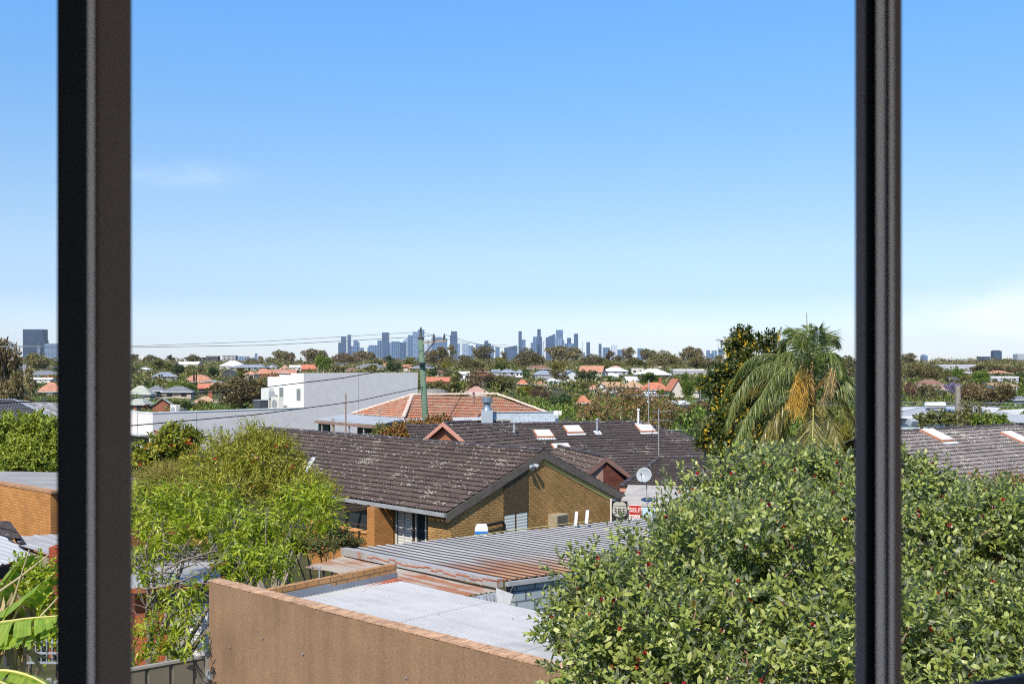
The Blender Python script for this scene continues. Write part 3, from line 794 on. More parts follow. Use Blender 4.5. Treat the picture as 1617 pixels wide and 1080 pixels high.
# ================================================================ the blond brick gable house
HB = Vector((-2.17, 33.0, 0))
def H(s, t, b): return HB+E1*s-E2*t+Z*(CAMZ-b)
def gable_house():
    EV, RD, EVR = 4.87, 3.10, 5.12; SR, SE = 4.78, 9.57; TL = 18.9
    t = thing('gable_house', HB+E1*4.8-E2*9+Z*gz(38), 'blond brick house with dark mottled tile roof and gable end facing us', 'house')
    sl_ = (EV-RD)/SR
    bs = lambda s: EV-sl_*s
    # slopes; the wing's valley cuts the left slope
    vt, vb = (2.78, 11.38), (0., 8.85)
    ly = lambda s, tt: H(s, tt, bs(s))
    roof = tiled([ly(0, 0), ly(SR, 0), ly(SR, 11.38), ly(2.78, 11.38), ly(0, 8.85)], 'roof', M['dark_tile'], t)
    tiled([ly(2.78, 11.36), ly(SR, 11.36), ly(SR, TL), ly(2.78, TL)], 'roof', M['dark_tile'], t)
    tiled([H(SR, 0, RD), H(SE, 0, EVR), H(SE, TL, EVR), H(SR, TL, RD)], 'roof', M['dark_tile_clean'], t)
    wl = 3.2
    tiled([H(2.78, 11.38, bs(2.78)), H(0, 8.85, EV), H(-wl, 8.85, EV), H(-wl, 11.38, bs(2.78))], 'wing_roof', M['dark_tile'], t)
    tiled([H(2.78, 11.38, bs(2.78)), H(-wl, 11.38, bs(2.78)), H(-wl, 13.9, EV), H(0, 13.9, EV)], 'wing_roof', M['dark_tile'], t)
    mb = MB(); ridge_caps(mb, H(SR, 0, RD-.03), H(SR, TL, RD-.03)); mb.build('ridge_cap', M['cap_dark'], t); mb = MB(); ridge_caps(mb, H(2.6, 11.38, bs(2.78)-.03), H(-wl, 11.38, bs(2.78)-.03)); mb.build('ridge_cap', M['cap_dark'], t)
    mb = MB(); a, b = H(2.45, 11.12, bs(2.45)-.055), H(.25, 9.05, bs(.25)-.055); sd = (b-a).cross(Z).normalized()
    mb.obox(a-sd*.09, b-a, sd*.18, Z*.025); mb.build('valley_gutter', M['valley'], t)
    # barge boards and gutters
    dz = .30
    mb = MB(); o = E2*.035
    mb.prism([H(-.02, 0, EV+.02), H(SR, 0, RD-.0), H(SR, 0, RD+dz), H(-.02, 0, EV+dz)], o); mb.build('barge_board', M['fascia'], t)
    mb = MB(); mb.prism([H(SR, 0, RD), H(SE+.05, 0, EVR+.02), H(SE+.05, 0, EVR+dz+.05), H(SR, 0, RD+dz)], o); mb.build('barge_board', M['fascia'], t)
    mb = MB(); mb.prism([H(SR+.05, .04, RD+dz+.01), H(SE-.5, .04, EVR+dz-.17), H(SE-.55, .04, EVR+dz+.0), H(SR+.05, .04, RD+dz+.17)], -E2*.05); mb.build('lining_strip', M['soffit'], t)
    mb = MB(); mb.obox(H(-.12, .0, EV+.13), E1*.12, -E2*9.0, Z*.12); mb.build('gutter', M['gutter'], t)
    # walls
    zg = gz(38)-.2
    def wallpoly(pts, ext, m, name='wall', par=t):
        mb = MB(); mb.prism(pts, ext); return mb.build(name, m, par)
    WS0, WS1, TG = .25, 9.05, .06
    top = lambda s: (bs(s) if s < SR else RD+(EVR-RD)/(SE-SR)*(s-SR))+.10
    def HZg(s, tt, z): v = H(s, tt, 0); v.z = z; return v
    gw = wallpoly([HZg(WS0, TG, zg), HZg(WS1, TG, zg), H(WS1, TG, top(WS1)), H(SR, TG, top(SR)), H(WS0, TG, top(WS0))], -E2*.22, M['blond_brick'])
    # left wall, stepped round the window and pier
    def lw(s, t0, t1, zt): 
        mb = MB(); mb.obox(HZg(s, t0, zg), E1*.2, -E2*(t1-t0), Z*(zt-zg)); return mb.build('wall', M['blond_brick'], t)
    zt = CAMZ-EV-.05
    lw(WS0, TG+.23, 1.22, zt+.1); lw(.62, 3.50, 9.0, zt+.2)
    mb = MB(); mb.obox(HZg(-.28, 3.48, zg), E1*.86, -E2*.42, Z*(zt-.1-zg)); mb.build('pier', M['orange_brick'], t)
    mb = MB(); mb.obox(HZg(-.28, 3.92, zg), E1*.22, -E2*3.4, Z*(CAMZ-5.98-zg)); lo = mb.build('low_wall', M['orange_brick'], t)
    mb = MB(); mb.obox(HZg(-.32, 3.92, CAMZ-5.975), E1*.30, -E2*3.4, Z*.06); mb.build('sill', plain('brick_sill', (.52, .26, .10), .8, .3, 8.), lo)
    mb = MB(); mb.obox(HZg(.2, 3.92, CAMZ-5.97), E1*.03, -E2*3.3, Z*.85); mb.build('porch_shade_sheet', M['glass'], t)  # dark sheet standing in for the shade inside the porch opening
    mb = MB()
    for k in range(3): mb.obox(HZg(-1.25+.0*k, 3.95+.75*k, CAMZ-5.13), E1*1.6, -E2*.09, Z*.16)
    mb.obox(HZg(-1.3, 3.9, CAMZ-5.30), E1*.08, -E2*2.9, Z*.17); mb.build('pergola_beam', M['dark_timber'], t)
    # windows on the left wall
    mb = MB(); z0, z1 = CAMZ-6.55, CAMZ-5.12
    fr = MB()
    fr.obox(HZg(.72, 1.22, z0), E1*.08, -E2*2.28, Z*(z1-z0)); win = fr.build('window', M['dark_timber'], t)
    for (a0, a1, mm, nm) in ((3.36, 2.62, 'blind', 'louvre_blind'), (2.42, 1.86, 'glass', 'pane'), (1.74, 1.36, 'blind', 'louvre_blind')):
        mb = MB(); mb.obox(HZg(.705, a1, z0+.05), E1*.012, -E2*(a0-a1), Z*(z1-z0-.1)); mb.build(nm, M[mm], win)
    mb = MB()
    for a0 in (3.40, 2.99, 2.56, 2.30, 1.78):
        mb.obox(HZg(.66, a0, z0), E1*.04, -E2*.07, Z*(z1-z0))
    mb.build('frame', M['cream'], win)
    mb = MB(); mb.obox(HZg(.6, 1.16, CAMZ-5.5), E1*-.12, -E2*.10, Z*.18); mb.build('wall_lamp', plain('amber_glass', (.75, .38, .10), .4, .05), t)
    mb = MB(); mb.tube([HZg(.5, .5, zg), HZg(.5, .5, zt-.05), HZg(.1, .5, zt+.02)], .035, 8); mb.build('downpipe', M['rust_pipe'], t)
    # gable face: timber panel over a window, cooler, floodlight
    mb = MB(); zw = CAMZ-5.22
    mb.prism([HZg(2.75, TG-.005, zw), HZg(3.98, TG-.005, zw), H(3.98, TG-.005, top(3.98)+.03), H(2.75, TG-.005, top(2.75)+.03)], E2*.03)
    pm, nb, b_ = newmat('diagonal_boards', .75, .2)
    sp_ = nb.n('SeparateXYZ', Vector=UV(nb)); dg = nb.math('FRACT', nb.math('DIVIDE', nb.math('ADD', sp_.outputs[0], nb.math('MULTIPLY', sp_.outputs[1], -1.)), .16))
    kk = nb.maprange(nb.noise(UV(nb), 7., 4), .3, .7, .7, 1.3)
    nb.set(b_.inputs['Base Color'], nb.mix(1., nb.ramp(dg, [(0., (.02, .014, .008)), (.12, (.085, .062, .035)), (1., (.075, .055, .03))]), nb.n('CombineColor', i0=kk, i1=kk, i2=kk).outputs[0], 'MULTIPLY'))
    mb.build('timber_panel', pm, t)
    mb = MB(); mb.obox(HZg(2.75, TG, zg), E1*1.23, E2*.02, Z*(zw-zg)); w2 = mb.build('window', M['dark_timber'], t)
    for a0, a1 in ((2.79, 3.30), (3.40, 3.94)):
        mb = MB(); mb.obox(HZg(a0, TG-.022, zw-1.5), E1*(a1-a0), E2*.012, Z*1.46); mb.build('louvre_blind', M['blind'], w2)
    ac = MB(); ac.obox(HZg(5.1, TG, CAMZ-5.98), E1*.66, E2*.42, Z*.52); a_ = ac.build('air_conditioner', plain('beige_box', (.32, .27, .19), .6, .15), t, bevel=.02)
    mb = MB()
    for k in range(9): mb.obox(HZg(5.16, TG-.421, CAMZ-5.93+.05*k), E1*.54, E2*.012, Z*.028)
    mb.build('grille', plain('grille_brown', (.12, .10, .075), .6, .1), a_)
    mb = MB(); mb.lathe(H(SR-.75, -.06, RD+.48), [(.05, 0), (.09, .12), (.1, .2)], 10, E2*.6-E1*.3-Z*.4); mb.lathe(H(SR-.6, -.06, RD+.46), [(.045, 0), (.08, .12), (.09, .18)], 10, E2*.6+E1*.4-Z*.3); mb.build('floodlight', M['midgrey'], t)
    mb = MB(); pp = [HZg(1.3, TG-.12, CAMZ-5.50), HZg(2.58, TG-.12, CAMZ-5.44), HZg(2.68, TG-.12, CAMZ-5.55), HZg(2.68, TG-.12, CAMZ-6.4)]
    mb.tube(pp, .05, 8); mb.build('black_pipe', M['black'], t)
    mb = MB(); mb.obox(HZg(SE-.75, .03, CAMZ-EVR-.33), E1*.72, E2*-.5, Z*.18); mb.build('eave_box', M['cream'], t)
gable_house()
def blue_sign():
    Y = 30.5; c = P(760, 842, Y)
    t = thing('garden_sign', c-Z*1.6, 'white and blue barrel shaped board standing behind the shed roof', 'board')
    k = Y/F
    pts = [(-10, -9), (-10.5, 9), (10.5, 9), (10, -8), (7, -15), (-7, -15)]
    mb = MB(); mb.prism([c+Vector((x*k, 0, -y*k*1.0)) for x, y in pts], Vector((.02, .05, 0))); mb.build('board', M['white_paint'], t)
    mb = MB(); mb.obox(c+Vector((-10.4*k, -.008, -9*k)), Vector((20.8*k, 0, 0)), Vector((0, .006, 0)), Z*(5*k)); mb.obox(c+Vector((-10.2*k, -.008, -1.5*k)), Vector((20.4*k, 0, 0)), Vector((0, .006, 0)), Z*(5*k)); mb.build('blue_band', plain('blue_enamel', (.03, .18, .50), .4, .1), t)
    mb = MB(); mb.tube([c+Vector((0, .03, -1.7)), c+Vector((0, .03, -.1))], .03, 8); mb.build('stake', M['timber_post'], t)
blue_sign()
# ================================================================ neighbouring units with dark tile roofs
def on_plane(px, py, p0, n):
    d = P(px, py, 1.0)-Vector((0, 0, CAMZ)); c = Vector((0, 0, CAMZ))
    return c+d*((p0-c).dot(n)/d.dot(n))
def add_skylight(cx, cy, plane, parent, wpx=1.0, lpx=.9, m=None):
    p0, n, u, v = plane
    c = on_plane(cx, cy, p0, n)
    mb = MB(); mb.obox(c-u*wpx/2-v*lpx/2+n*.02, u*wpx, v*lpx, n*.12); s = mb.build('skylight', m or M['skyl_side'], parent, bevel=.015)
    mb = MB(); mb.obox(c-u*(wpx/2-.05)-v*(lpx/2-.05)+n*.142, u*(wpx-.1), v*(lpx-.1), n*.02); mb.build('dome', M['skyl'], s)
    mb = MB(); mb.obox(c-u*(wpx/2+.05)-v*(lpx/2+.22)+n*.05, u*(wpx+.1), v*.2, n*.012); mb.build('apron', M['valley'], s)
M['skyl'] = plain('skylight_acrylic', (.62, .59, .55), .35, .04); M['skyl_side'] = plain('skylight_kerb', (.42, .20, .12), .7, .15)
F1 = Vector((.965, .262, 0)); F2 = Vector((.262, -.965, 0))
def units():
    t = thing('unit_block', Vector((3, 54, gz(54))), 'long brick unit block under dark tiles with four white skylights', 'unit block')
    R0, R1 = P(752, 671, 55.6), P(1010, 667, 58.5); R1.z = R0.z
    f1 = (R1-R0).normalized(); f2 = f1.cross(Z); f2 = f2 if f2.y < 0 else -f2
    run = 7.6; dn = f2*run-Z*run*.40
    s1 = [R0-f1*4, R1, R1+dn+f1*run, R0-f1*4+dn]
    n, u, v = plane_frame(s1)
    tiled(s1, 'roof', M['dark_tile_clean'], t)
    tiled([R1, R1+dn+f1*run, R1-f2*run-Z*run*.40+f1*run], 'roof', M['dark_tile_clean'], t)
    mb = MB(); ridge_caps(mb, R0-f1*4+Z*.03, R1+Z*.03); ridge_caps(mb, R1+Z*.03, R1+dn+f1*run+Z*.03); mb.build('ridge_cap', M['cap_dark'], t)
    for cx, cy in ((858, 687), (905, 680), (1019, 678.5), (887, 709)): add_skylight(cx, cy, (s1[0], n, u, v), t)
    for px, py0, py1 in ((812, 668, 690), (943, 664, 683), (1008, 648, 671)):
        p = on_plane(px, py1, s1[0], n)
        mb = MB(); hgt = (py1-py0)*p.y/F; mb.tube([p-Z*.1, p+Z*hgt], .055, 8); mb.lathe(p+Z*hgt, [(.09, 0), (.10, .05), (.06, .09)], 10); vp = mb.build('vent_pipe', M['pipe'] if px != 1008 else M['white_paint'], t)
        mb = MB(); mb.obox(p-u*.2-v*.3+n*.03, u*.4, v*.45, n*.02); mb.build('pipe_flashing', M['valley'], vp)
    # left wing with the little orange brick gable
    ap, le, re_ = P(700, 668.5, 50.4), P(669, 694, 51.6), P(737, 701, 49.1)
    le.z = re_.z
    rl = E1*1.9; el = E1*5.4
    w = tiled([ap, ap+rl, re_+el+E2*.5-Z*.3, re_+E2*.5-Z*.3], 'wing_roof', M['dark_tile_clean'], t)
    tiled([ap, ap+rl, le+el-E2*.5-Z*.3, le-E2*.5-Z*.3], 'wing_roof', M['dark_tile_clean'], t)
    mb = MB(); ridge_caps(mb, ap+Z*.03, ap+rl+Z*.03); ridge_caps(mb, ap+rl+Z*.03, re_+el+E2*.5-Z*.27); mb.build('ridge_cap', M['cap_dark'], t)
    zb = gz(50)
    q = E1*.25
    mb = MB(); mb.prism([Vector((le.x, le.y, zb))+q, Vector((re_.x, re_.y, zb))+q, re_+q, ap+q-Z*.05, le+q], E1*.2); mb.build('gable_wall', brickmat('gable_orange_brick', (.52, .19, .08), (.44, .15, .06), (.22, .12, .07), ms=.02), t)
    for a, b in ((ap, le), (ap, re_)):
        d = (b-a); mb = MB(); mb.prism([a+Z*.06, b+d*.12+Z*.06, b+d*.12-Z*.14, a-Z*.16], E1*-.06); mb.build('barge_board', M['pink_trim'], t)
    # middle gable in tan sheet and brown brick
    ap, le, re_ = P(957, 722, 46), P(905, 757, 45.4), P(1010, 771, 46.2); le.z = re_.z = (le.z+re_.z)/2
    bk = (-f2)*6.5
    zb = gz(46)
    gd = (re_-le); q = -f2*.25
    tiled([ap, le-gd*.04-Z*.1, le-gd*.04-Z*.1+bk, ap+bk], 'gable_roof', M['dark_tile'], t)
    tiled([ap, re_+gd*.04-Z*.1, re_+gd*.04-Z*.1+bk, ap+bk], 'gable_roof', M['dark_tile'], t)
    mb = MB(); ridge_caps(mb, ap+Z*.03, ap+bk+Z*.03); mb.build('ridge_cap', M['cap_dark'], t)
    md = le.lerp(re_, .48)
    mb = MB(); mb.prism([Vector((le.x, le.y, zb))+q, Vector((md.x, md.y, zb))+q, Vector((md.x, md.y, ap.z-.1))+q, le+q], -f2*.2); mb.build('gable_sheet', M['gable_tan'], t)
    mb = MB(); mb.prism([Vector((md.x, md.y, zb))+q, Vector((re_.x, re_.y, zb))+q, re_+q, Vector((md.x, md.y, ap.z-.1))+q], -f2*.2); mb.build('gable_wall', M['brown_brick'], t)
    for a, b in ((ap, le), (ap, re_)):
        d = (b-a); mb = MB(); mb.prism([a+Z*.06, b+d*.05+Z*.05, b+d*.05-Z*.17, a-Z*.2], f2*.06); mb.build('barge_board', M['brown_trim'], t)
    # right hip with pinkish gutter
    e0, e1 = P(979, 770, 42), P(1150, 786, 41); e1.z = e0.z
    r0, r1 = P(1042, 722, 46.6), P(1160, 722, 46.2); r1.z = r0.z
    tiled([e0, e1, r1, r0], 'hip_roof', M['dark_tile'], t)
    mb = MB(); ridge_caps(mb, r0+Z*.03, r1+Z*.03); ridge_caps(mb, e0+Z*.05, r0+Z*.03); mb.build('ridge_cap', M['cap_dark'], t)
    ed = (e1-e0); out = ed.cross(Z).normalized(); out = out if out.y < 0 else -out
    mb = MB(); mb.obox(e0-Z*.16, ed, out*.12, Z*.14); mb.build('gutter', M['pink_trim'], t)
    mb = MB(); b0 = e0-out*.5+ed*.02; b0.z = zb; mb.obox(b0, ed, -out*.2, Z*(e0.z-.1-zb)); mb.build('wall', M['brown_brick'], t)
    return s1
units()
def right_block():
    t = thing('tiled_house', Vector((24, 46, gz(46))), 'house under sunlit grey brown tiles with two white skylights behind the thin bar', 'house')
    R0, R1 = P(1372, 685, 43.4), P(1602, 668, 49.6); R1.z = R0.z
    f1 = (R1-R0).normalized(); f2 = f1.cross(Z); f2 = f2 if f2.y < 0 else -f2
    dn = f2*8-Z*3.1
    s1 = [R0, R1, R1+dn+f1*8, R0+dn]
    n, u, v = plane_frame(s1)
    tiled(s1, 'roof', M['grey_tile'], t)
    tiled([R1, R1+dn+f1*8, R1-f2*8-Z*3.1+f1*8], 'roof', M['grey_tile'], t)
    tiled([R0, R1, R1-f2*8-Z*3.1+f1*8, R0-f2*8-Z*3.1], 'roof', M['grey_tile'], t)
    mb = MB(); ridge_caps(mb, R0+Z*.03, R1+Z*.03); ridge_caps(mb, R1+Z*.03, R1+dn+f1*8+Z*.03); mb.build('ridge_cap', M['cap_dark'], t)
    mb = MB(); q = R0+dn-f2*.6; q.z = gz(45); mb.obox(q, f1*20, -f2*14, Z*(R0.z-3.2-q.z)); mb.build('wall', M['brown_brick'], t)
    for cx, cy in ((1479, 690), (1604, 693)): add_skylight(cx, cy, (s1[0], n, u, v), t, .95, 1.25)
    mb = MB(); p = on_plane(1441, 676, s1[0], n); mb.obox(p-u*.2+n*.1, u*.5, v*.3, n*.25); mb.build('ridge_vent', M['pipe'], t)
right_block()
def text_mesh(mb_name, txt, loc, xdir, size, mat, parent, depth=.006):
    cu = bpy.data.curves.new(mb_name, 'FONT'); cu.body = txt; cu.size = size; cu.align_x = 'CENTER'; cu.align_y = 'CENTER'; cu.extrude = depth
    tmp = bpy.data.objects.new('tmp_text', cu); COL.objects.link(tmp)
    bpy.context.view_layer.update()
    me = bpy.data.meshes.new_from_object(tmp.evaluated_get(bpy.context.evaluated_depsgraph_get()))
    bpy.data.objects.remove(tmp); bpy.data.curves.remove(cu)
    xd = xdir.normalized(); nn = xd.cross(Z)
    Mx = Matrix((xd, Z, nn)).transposed().to_4x4(); Mx.translation = loc-ORG[parent.name]
    me.transform(Mx); me.materials.clear()
    return link_mesh(me, mb_name, mat, parent)
def sign_kiosk():
    """the small booth beside the house corner with its road shield and self service board"""
    Y = 39.2; k = Y/F
    xd = Vector((.97, -.24, 0)).normalized(); nf = xd.cross(Z); nf = nf if nf.y < 0 else -nf
    t = thing('kiosk', P(1010, 840, Y)-Z*1.5, 'small cream booth with flat grey roof beside the gable house corner', 'booth')
    o = P(990, 797, Y); zb = gz(39)
    mb = MB(); q = Vector((o.x, o.y, zb)); mb.obox(q, xd*3.4, -nf*2.0, Z*(o.z-zb-.02)); mb.build('wall', M['white_paint'], t)
    mb = MB(); mb.prism([o-xd*.25+nf*.35, o+xd*3.7+nf*.35, o+xd*3.7-nf*2.4+Z*.42, o-xd*.25-nf*2.4+Z*.42], Z*.09); mb.build('roof', M['concrete'], t)
    mb = MB(); mb.obox(o-xd*.2+nf*.30-Z*.14, xd*3.8, nf*.04, Z*.11); mb.build('fascia', M['cream'], t)
    mb = MB(); mb.obox(Vector((o.x, o.y, zb))-xd*.62+nf*.02, xd*.60, -nf*.06, Z*(P(0, 818, Y).z-zb)); mb.build('dark_door', M['glass'], t)
    # self service board
    c = P(1003, 815, Y-.7)
    s = thing('service_sign', c-Z*.4, 'red and white board lettered SELF SERVICE ISLAND under the booth eave', 'sign')
    mb = MB(); mb.obox(c-xd*.24-Z*.42, xd*.48, -nf*.03, Z*.86); mb.build('board', M['white_paint'], s)
    redm = plain('sign_red', (.42, .035, .03), .5, .08)
    mb = MB(); mb.obox(c-xd*.23+nf*.003+Z*.06, xd*.46, nf*.006, Z*.36); mb.build('red_panel', redm, s)
    mb = MB(); mb.obox(c-xd*.23+nf*.003-Z*.38, xd*.46, nf*.006, Z*.25); mb.build('red_panel', redm, s)
    text_mesh('lettering', 'SELF', c+nf*.012+Z*.24, xd, .23, M['white_paint'], s, .003)
    text_mesh('lettering', 'SERVICE', c+nf*.012-Z*.03, xd, .125, redm, s, .003)
    text_mesh('lettering', 'ISLAND', c+nf*.012-Z*.26, xd, .145, M['white_paint'], s, .003)
    c2 = P(1028, 816, Y-.7)
    s2 = thing('blue_sign', c2-Z*.4, 'pale blue lettered board half hidden by leaves beside the red sign', 'sign')
    mb = MB(); mb.obox(c2-xd*.33-Z*.12, xd*.7, -nf*.02, Z*.48); mb.build('board', plain('sign_blue', (.42, .55, .70), .5, .06), s2)
    mb = MB(); mb.obox(c2-xd*.33-Z*.42, xd*.7, -nf*.02, Z*.295); mb.build('white_panel', M['white_paint'], s2)
    text_mesh('lettering', 'CARS', c2+nf*.006+Z*.03, xd, .24, M['black'], s2, .003)
    # highway shield 385
    c = P(978.5, 804, 38.5); w = .60; h = .64
    s = thing('shield_sign', c-Z*.4, 'black and white road shield sign numbered 385 beside the brick corner', 'sign')
    mb = MB(); mb.obox(c-xd*w/2-Z*h/2, xd*w, -nf*.03, Z*h); mb.build('board', M['black'], s)
    sh = [(-.30, .42), (-.14, .47), (0, .43), (.14, .47), (.30, .42), (.40, .30), (.43, .02), (.44, -.2), (.36, -.36), (.2, -.43), (0, -.48), (-.2, -.43), (-.36, -.36), (-.44, -.2), (-.43, .02), (-.40, .30)]
    mb = MB(); mb.prism([c+xd*(x*w*1.04)+Z*(y*h*1.0)+nf*.003 for x, y in sh], nf*.008); mb.build('shield', plain('shield_white', (.40, .385, .34), .5, .06), s)
    mb = MB(); mb.obox(c-xd*w*.40+Z*h*.20+nf*.012, xd*w*.8, nf*.004, Z*.014); mb.build('rule', M['black'], s)
    text_mesh('number', '385', c+nf*.014-Z*.09, xd, .34, M['black'], s, .003)
    mb = MB(); mb.obox(c-xd*(w/2+.07)-Z*1.5+nf*.01, xd*.06, -nf*.06, Z*1.9); mb.build('post', M['cream'], s)
sign_kiosk()
def dish():
    c = P(1017, 750, 38.5)
    t = thing('satellite_dish', P(1021, 786, 38.5), 'pale grey satellite dish on a short pole above the booth roof', 'satellite dish')
    ax = Vector((-.35, -.85, .42)).normalized()
    R_ = .30
    mb = MB(); mb.lathe(c+ax*.0, [(.02, -.09), (R_*.5, -.065), (R_*.85, -.02), (R_, .015), (R_, .022), (R_*.84, -.012), (R_*.5, -.055), (.02, -.08)], 28, ax)
    mb.build('reflector', plain('dish_grey', (.30, .33, .35), .45, .08), t, True)
    mb = MB(); mb.tube([c-ax*.09, P(1021, 764, 38.6), P(1021, 790, 38.6)], .022, 8); mb.build('pole', M['midgrey'], t)
    mb = MB(); mb.tube([P(1014, 763, 38.4), c+ax*.42-Z*.1], .01, 6); mb.lathe(c+ax*.42-Z*.12, [(.03, 0), (.04, .08)], 8, ax); mb.build('feed_arm', M['darkgrey'], t)
dish()
# ================================================================ white commercial building
WB = Vector((-33.2, 92, 0))
def Wp(t, d, z): return WB+E1*t-E2*d+Z*z
def white_building():
    t = thing('white_building', Wp(16, 8, gz(100)), 'white rendered two storey commercial building with long flat parapet', 'building')
    zl, zu = 2.13, 5.77; zb = gz(100)-1
    mb = MB(); mb.obox(Wp(0, 0, zb), E1*16.5, -E2*.3, Z*(zl-zb)); mb.obox(Wp(0, .301, zb), E1*.3, -E2*7.4, Z*(zl-.02-zb)); lw = mb.build('wall', M['white_wall'], t)
    mb = MB(); mb.obox(Wp(-.04, -.04, zl+.002), E1*16.5, -E2*.4, Z*.08); mb.obox(Wp(-.04, .37, zl-.017), E1*.4, -E2*7.1, Z*.08); mb.build('capping', M['white_paint'], lw)
    mb = MB(); mb.obox(Wp(.31, .31, zl-1.05), E1*16.15, -E2*7.2, Z*.1); mb.build('roof_deck', M['steel_roof'], t)
    mb = MB(); mb.obox(Wp(16.5, 0, zb), E1*15.6, -E2*.25, Z*(zu-zb)); mb.build('upper_wall', M['white_wall'], t)
    # stepped end wall
    mb = MB()
    mb.obox(Wp(16.5, .251, zb), E1*.25, -E2*2.1, Z*(zu-.02-zb)); mb.obox(Wp(16.5, 2.352, zb), E1*.25, -E2*2.2, Z*(zu-.22-zb)); mb.obox(Wp(16.5, 4.553, zb), E1*.25, -E2*2.3, Z*(zu-.45-zb)); mb.obox(Wp(16.76, 6.6, zb), E1*15.3, -E2*.25, Z*(zu-.46-zb))
    ew = mb.build('end_wall', plain('white_render', (.80, .79, .77), .8, .04, .6), t)
    mb = MB(); mb.obox(Wp(16.8, .3, zu-.9), E1*15, -E2*6.2, Z*.1); mb.build('upper_roof', M['steel_roof'], t)
    for d0, d1, z0, z1 in ((.55, 1.25, 2.9, 4.1), (3.75, 4.5, 2.95, 4.2)):
        mb = MB(); mb.obox(Wp(16.47, d0-.06, z0-.06), E1*.06, -E2*(d1-d0+.12), Z*(z1-z0+.12)); f = mb.build('window', M['cream'], t)
        mb = MB(); mb.obox(Wp(16.455, d0, z0), E1*.03, -E2*(d1-d0), Z*(z1-z0)); mb.build('pane', M['glass_pale'], f)
    mb = MB(); mb.obox(Wp(23.5, -.006, zb), E1*.05, E2*.02, Z*(zu-zb)); mb.obox(Wp(4.3, -.006, zb), E1*.04, E2*.02, Z*(zl-zb)); mb.build('joint', plain('joint_grey', (.5, .49, .49), .8, .1), t)
    mb = MB(); mb.obox(Wp(-.01, 3.0, zb), E1*-.03, -E2*.06, Z*(zl-zb)); mb.build('joint', M['midgrey'], t)
    # street window strip and canopy on the bright end
    mb = MB(); mb.obox(Wp(-.9, .6, .02), E1*.9, -E2*8, Z*.12); mb.build('canopy', M['steel_roof'], t)
    for k in range(5):
        mb = MB(); mb.obox(Wp(-.05, .7+k*1.0, -.9), E1*.05, -E2*.9, Z*.78); mb.build('window', M['glass'], t)
    mb = MB(); mb.obox(Wp(-1.8, 1.2, zb), E1*1.7, -E2*9, Z*(-1.0-zb)); mb.build('lower_wall', M['white_wall'], t)
    # roof plant: things standing on the deck
    def cond(t0, d0, label, s=1.):
        z0 = zl-.6
        c = thing('condenser', Wp(t0, d0, z0), label, 'air conditioner', 'condensers on the white roof')
        mb = MB(); mb.obox(Wp(t0, d0, z0+.1), E1*.42*s, -E2*1.0*s, Z*1.05*s); mb.build('case', M['cream'], c, bevel=.03)
        mb = MB(); mb.lathe(Wp(t0-.01, d0+.5*s, z0+.62*s), [(.34*s, 0), (.34*s, .02)], 18, -E1); mb.build('fan_grille', M['midgrey'], c)
        mb = MB(); mb.obox(Wp(t0, d0+.05, z0), E1*.06, -E2*.9*s, Z*.099); mb.obox(Wp(t0+.34, d0+.05, z0), E1*.06, -E2*.9*s, Z*.099); mb.build('foot', M['darkgrey'], c)
        return c
    cond(15.2, 2.7, 'large cream condenser under the two windows of the white end wall', 1.5)
    cond(3.0, 1.4, 'small white condenser alone near the low corner of the white roof', 1.1)
    z0 = zl-.94
    c = thing('switch_cabinet', Wp(15.2, 4.6, z0), 'tall pale grey cabinet beside the large condenser on the white roof', 'cabinet')
    mb = MB(); mb.obox(Wp(15.2, 4.6, z0), E1*.7, -E2*1.5, Z*3.0); mb.build('case', plain('cabinet_grey', (.55, .57, .52), .5, .06), c, bevel=.03)
    mb = MB(); mb.obox(Wp(15.19, 4.1, z0+1.9), E1*.5, -E2*.45, Z*.7); mb.build('vent', M['midgrey'], c)
    c = thing('water_tank', Wp(13.4, 3.4, z0), 'dark grey box tank on the white roof beside the pale cabinet', 'tank')
    mb = MB(); mb.obox(Wp(13.4, 3.4, z0), E1*1.0, -E2*1.3, Z*1.7); mb.build('case', M['darkgrey'], c, bevel=.04)
    mb = MB(); mb.obox(Wp(13.35, 3.35, z0+1.702), E1*1.1, -E2*1.4, Z*.06); mb.build('lid', M['midgrey'], c)
    c = thing('roof_fan', Wp(3.5, 1.0, z0), 'low dark fan housing beside the small condenser on the white roof', 'roof fan')
    mb = MB(); mb.lathe(Wp(3.6, 1.1, z0), [(.3, 0), (.3, .8), (.45, .9), (.4, 1.15), (.1, 1.25)], 12); mb.build('housing', M['darkgrey'], c)
white_building()
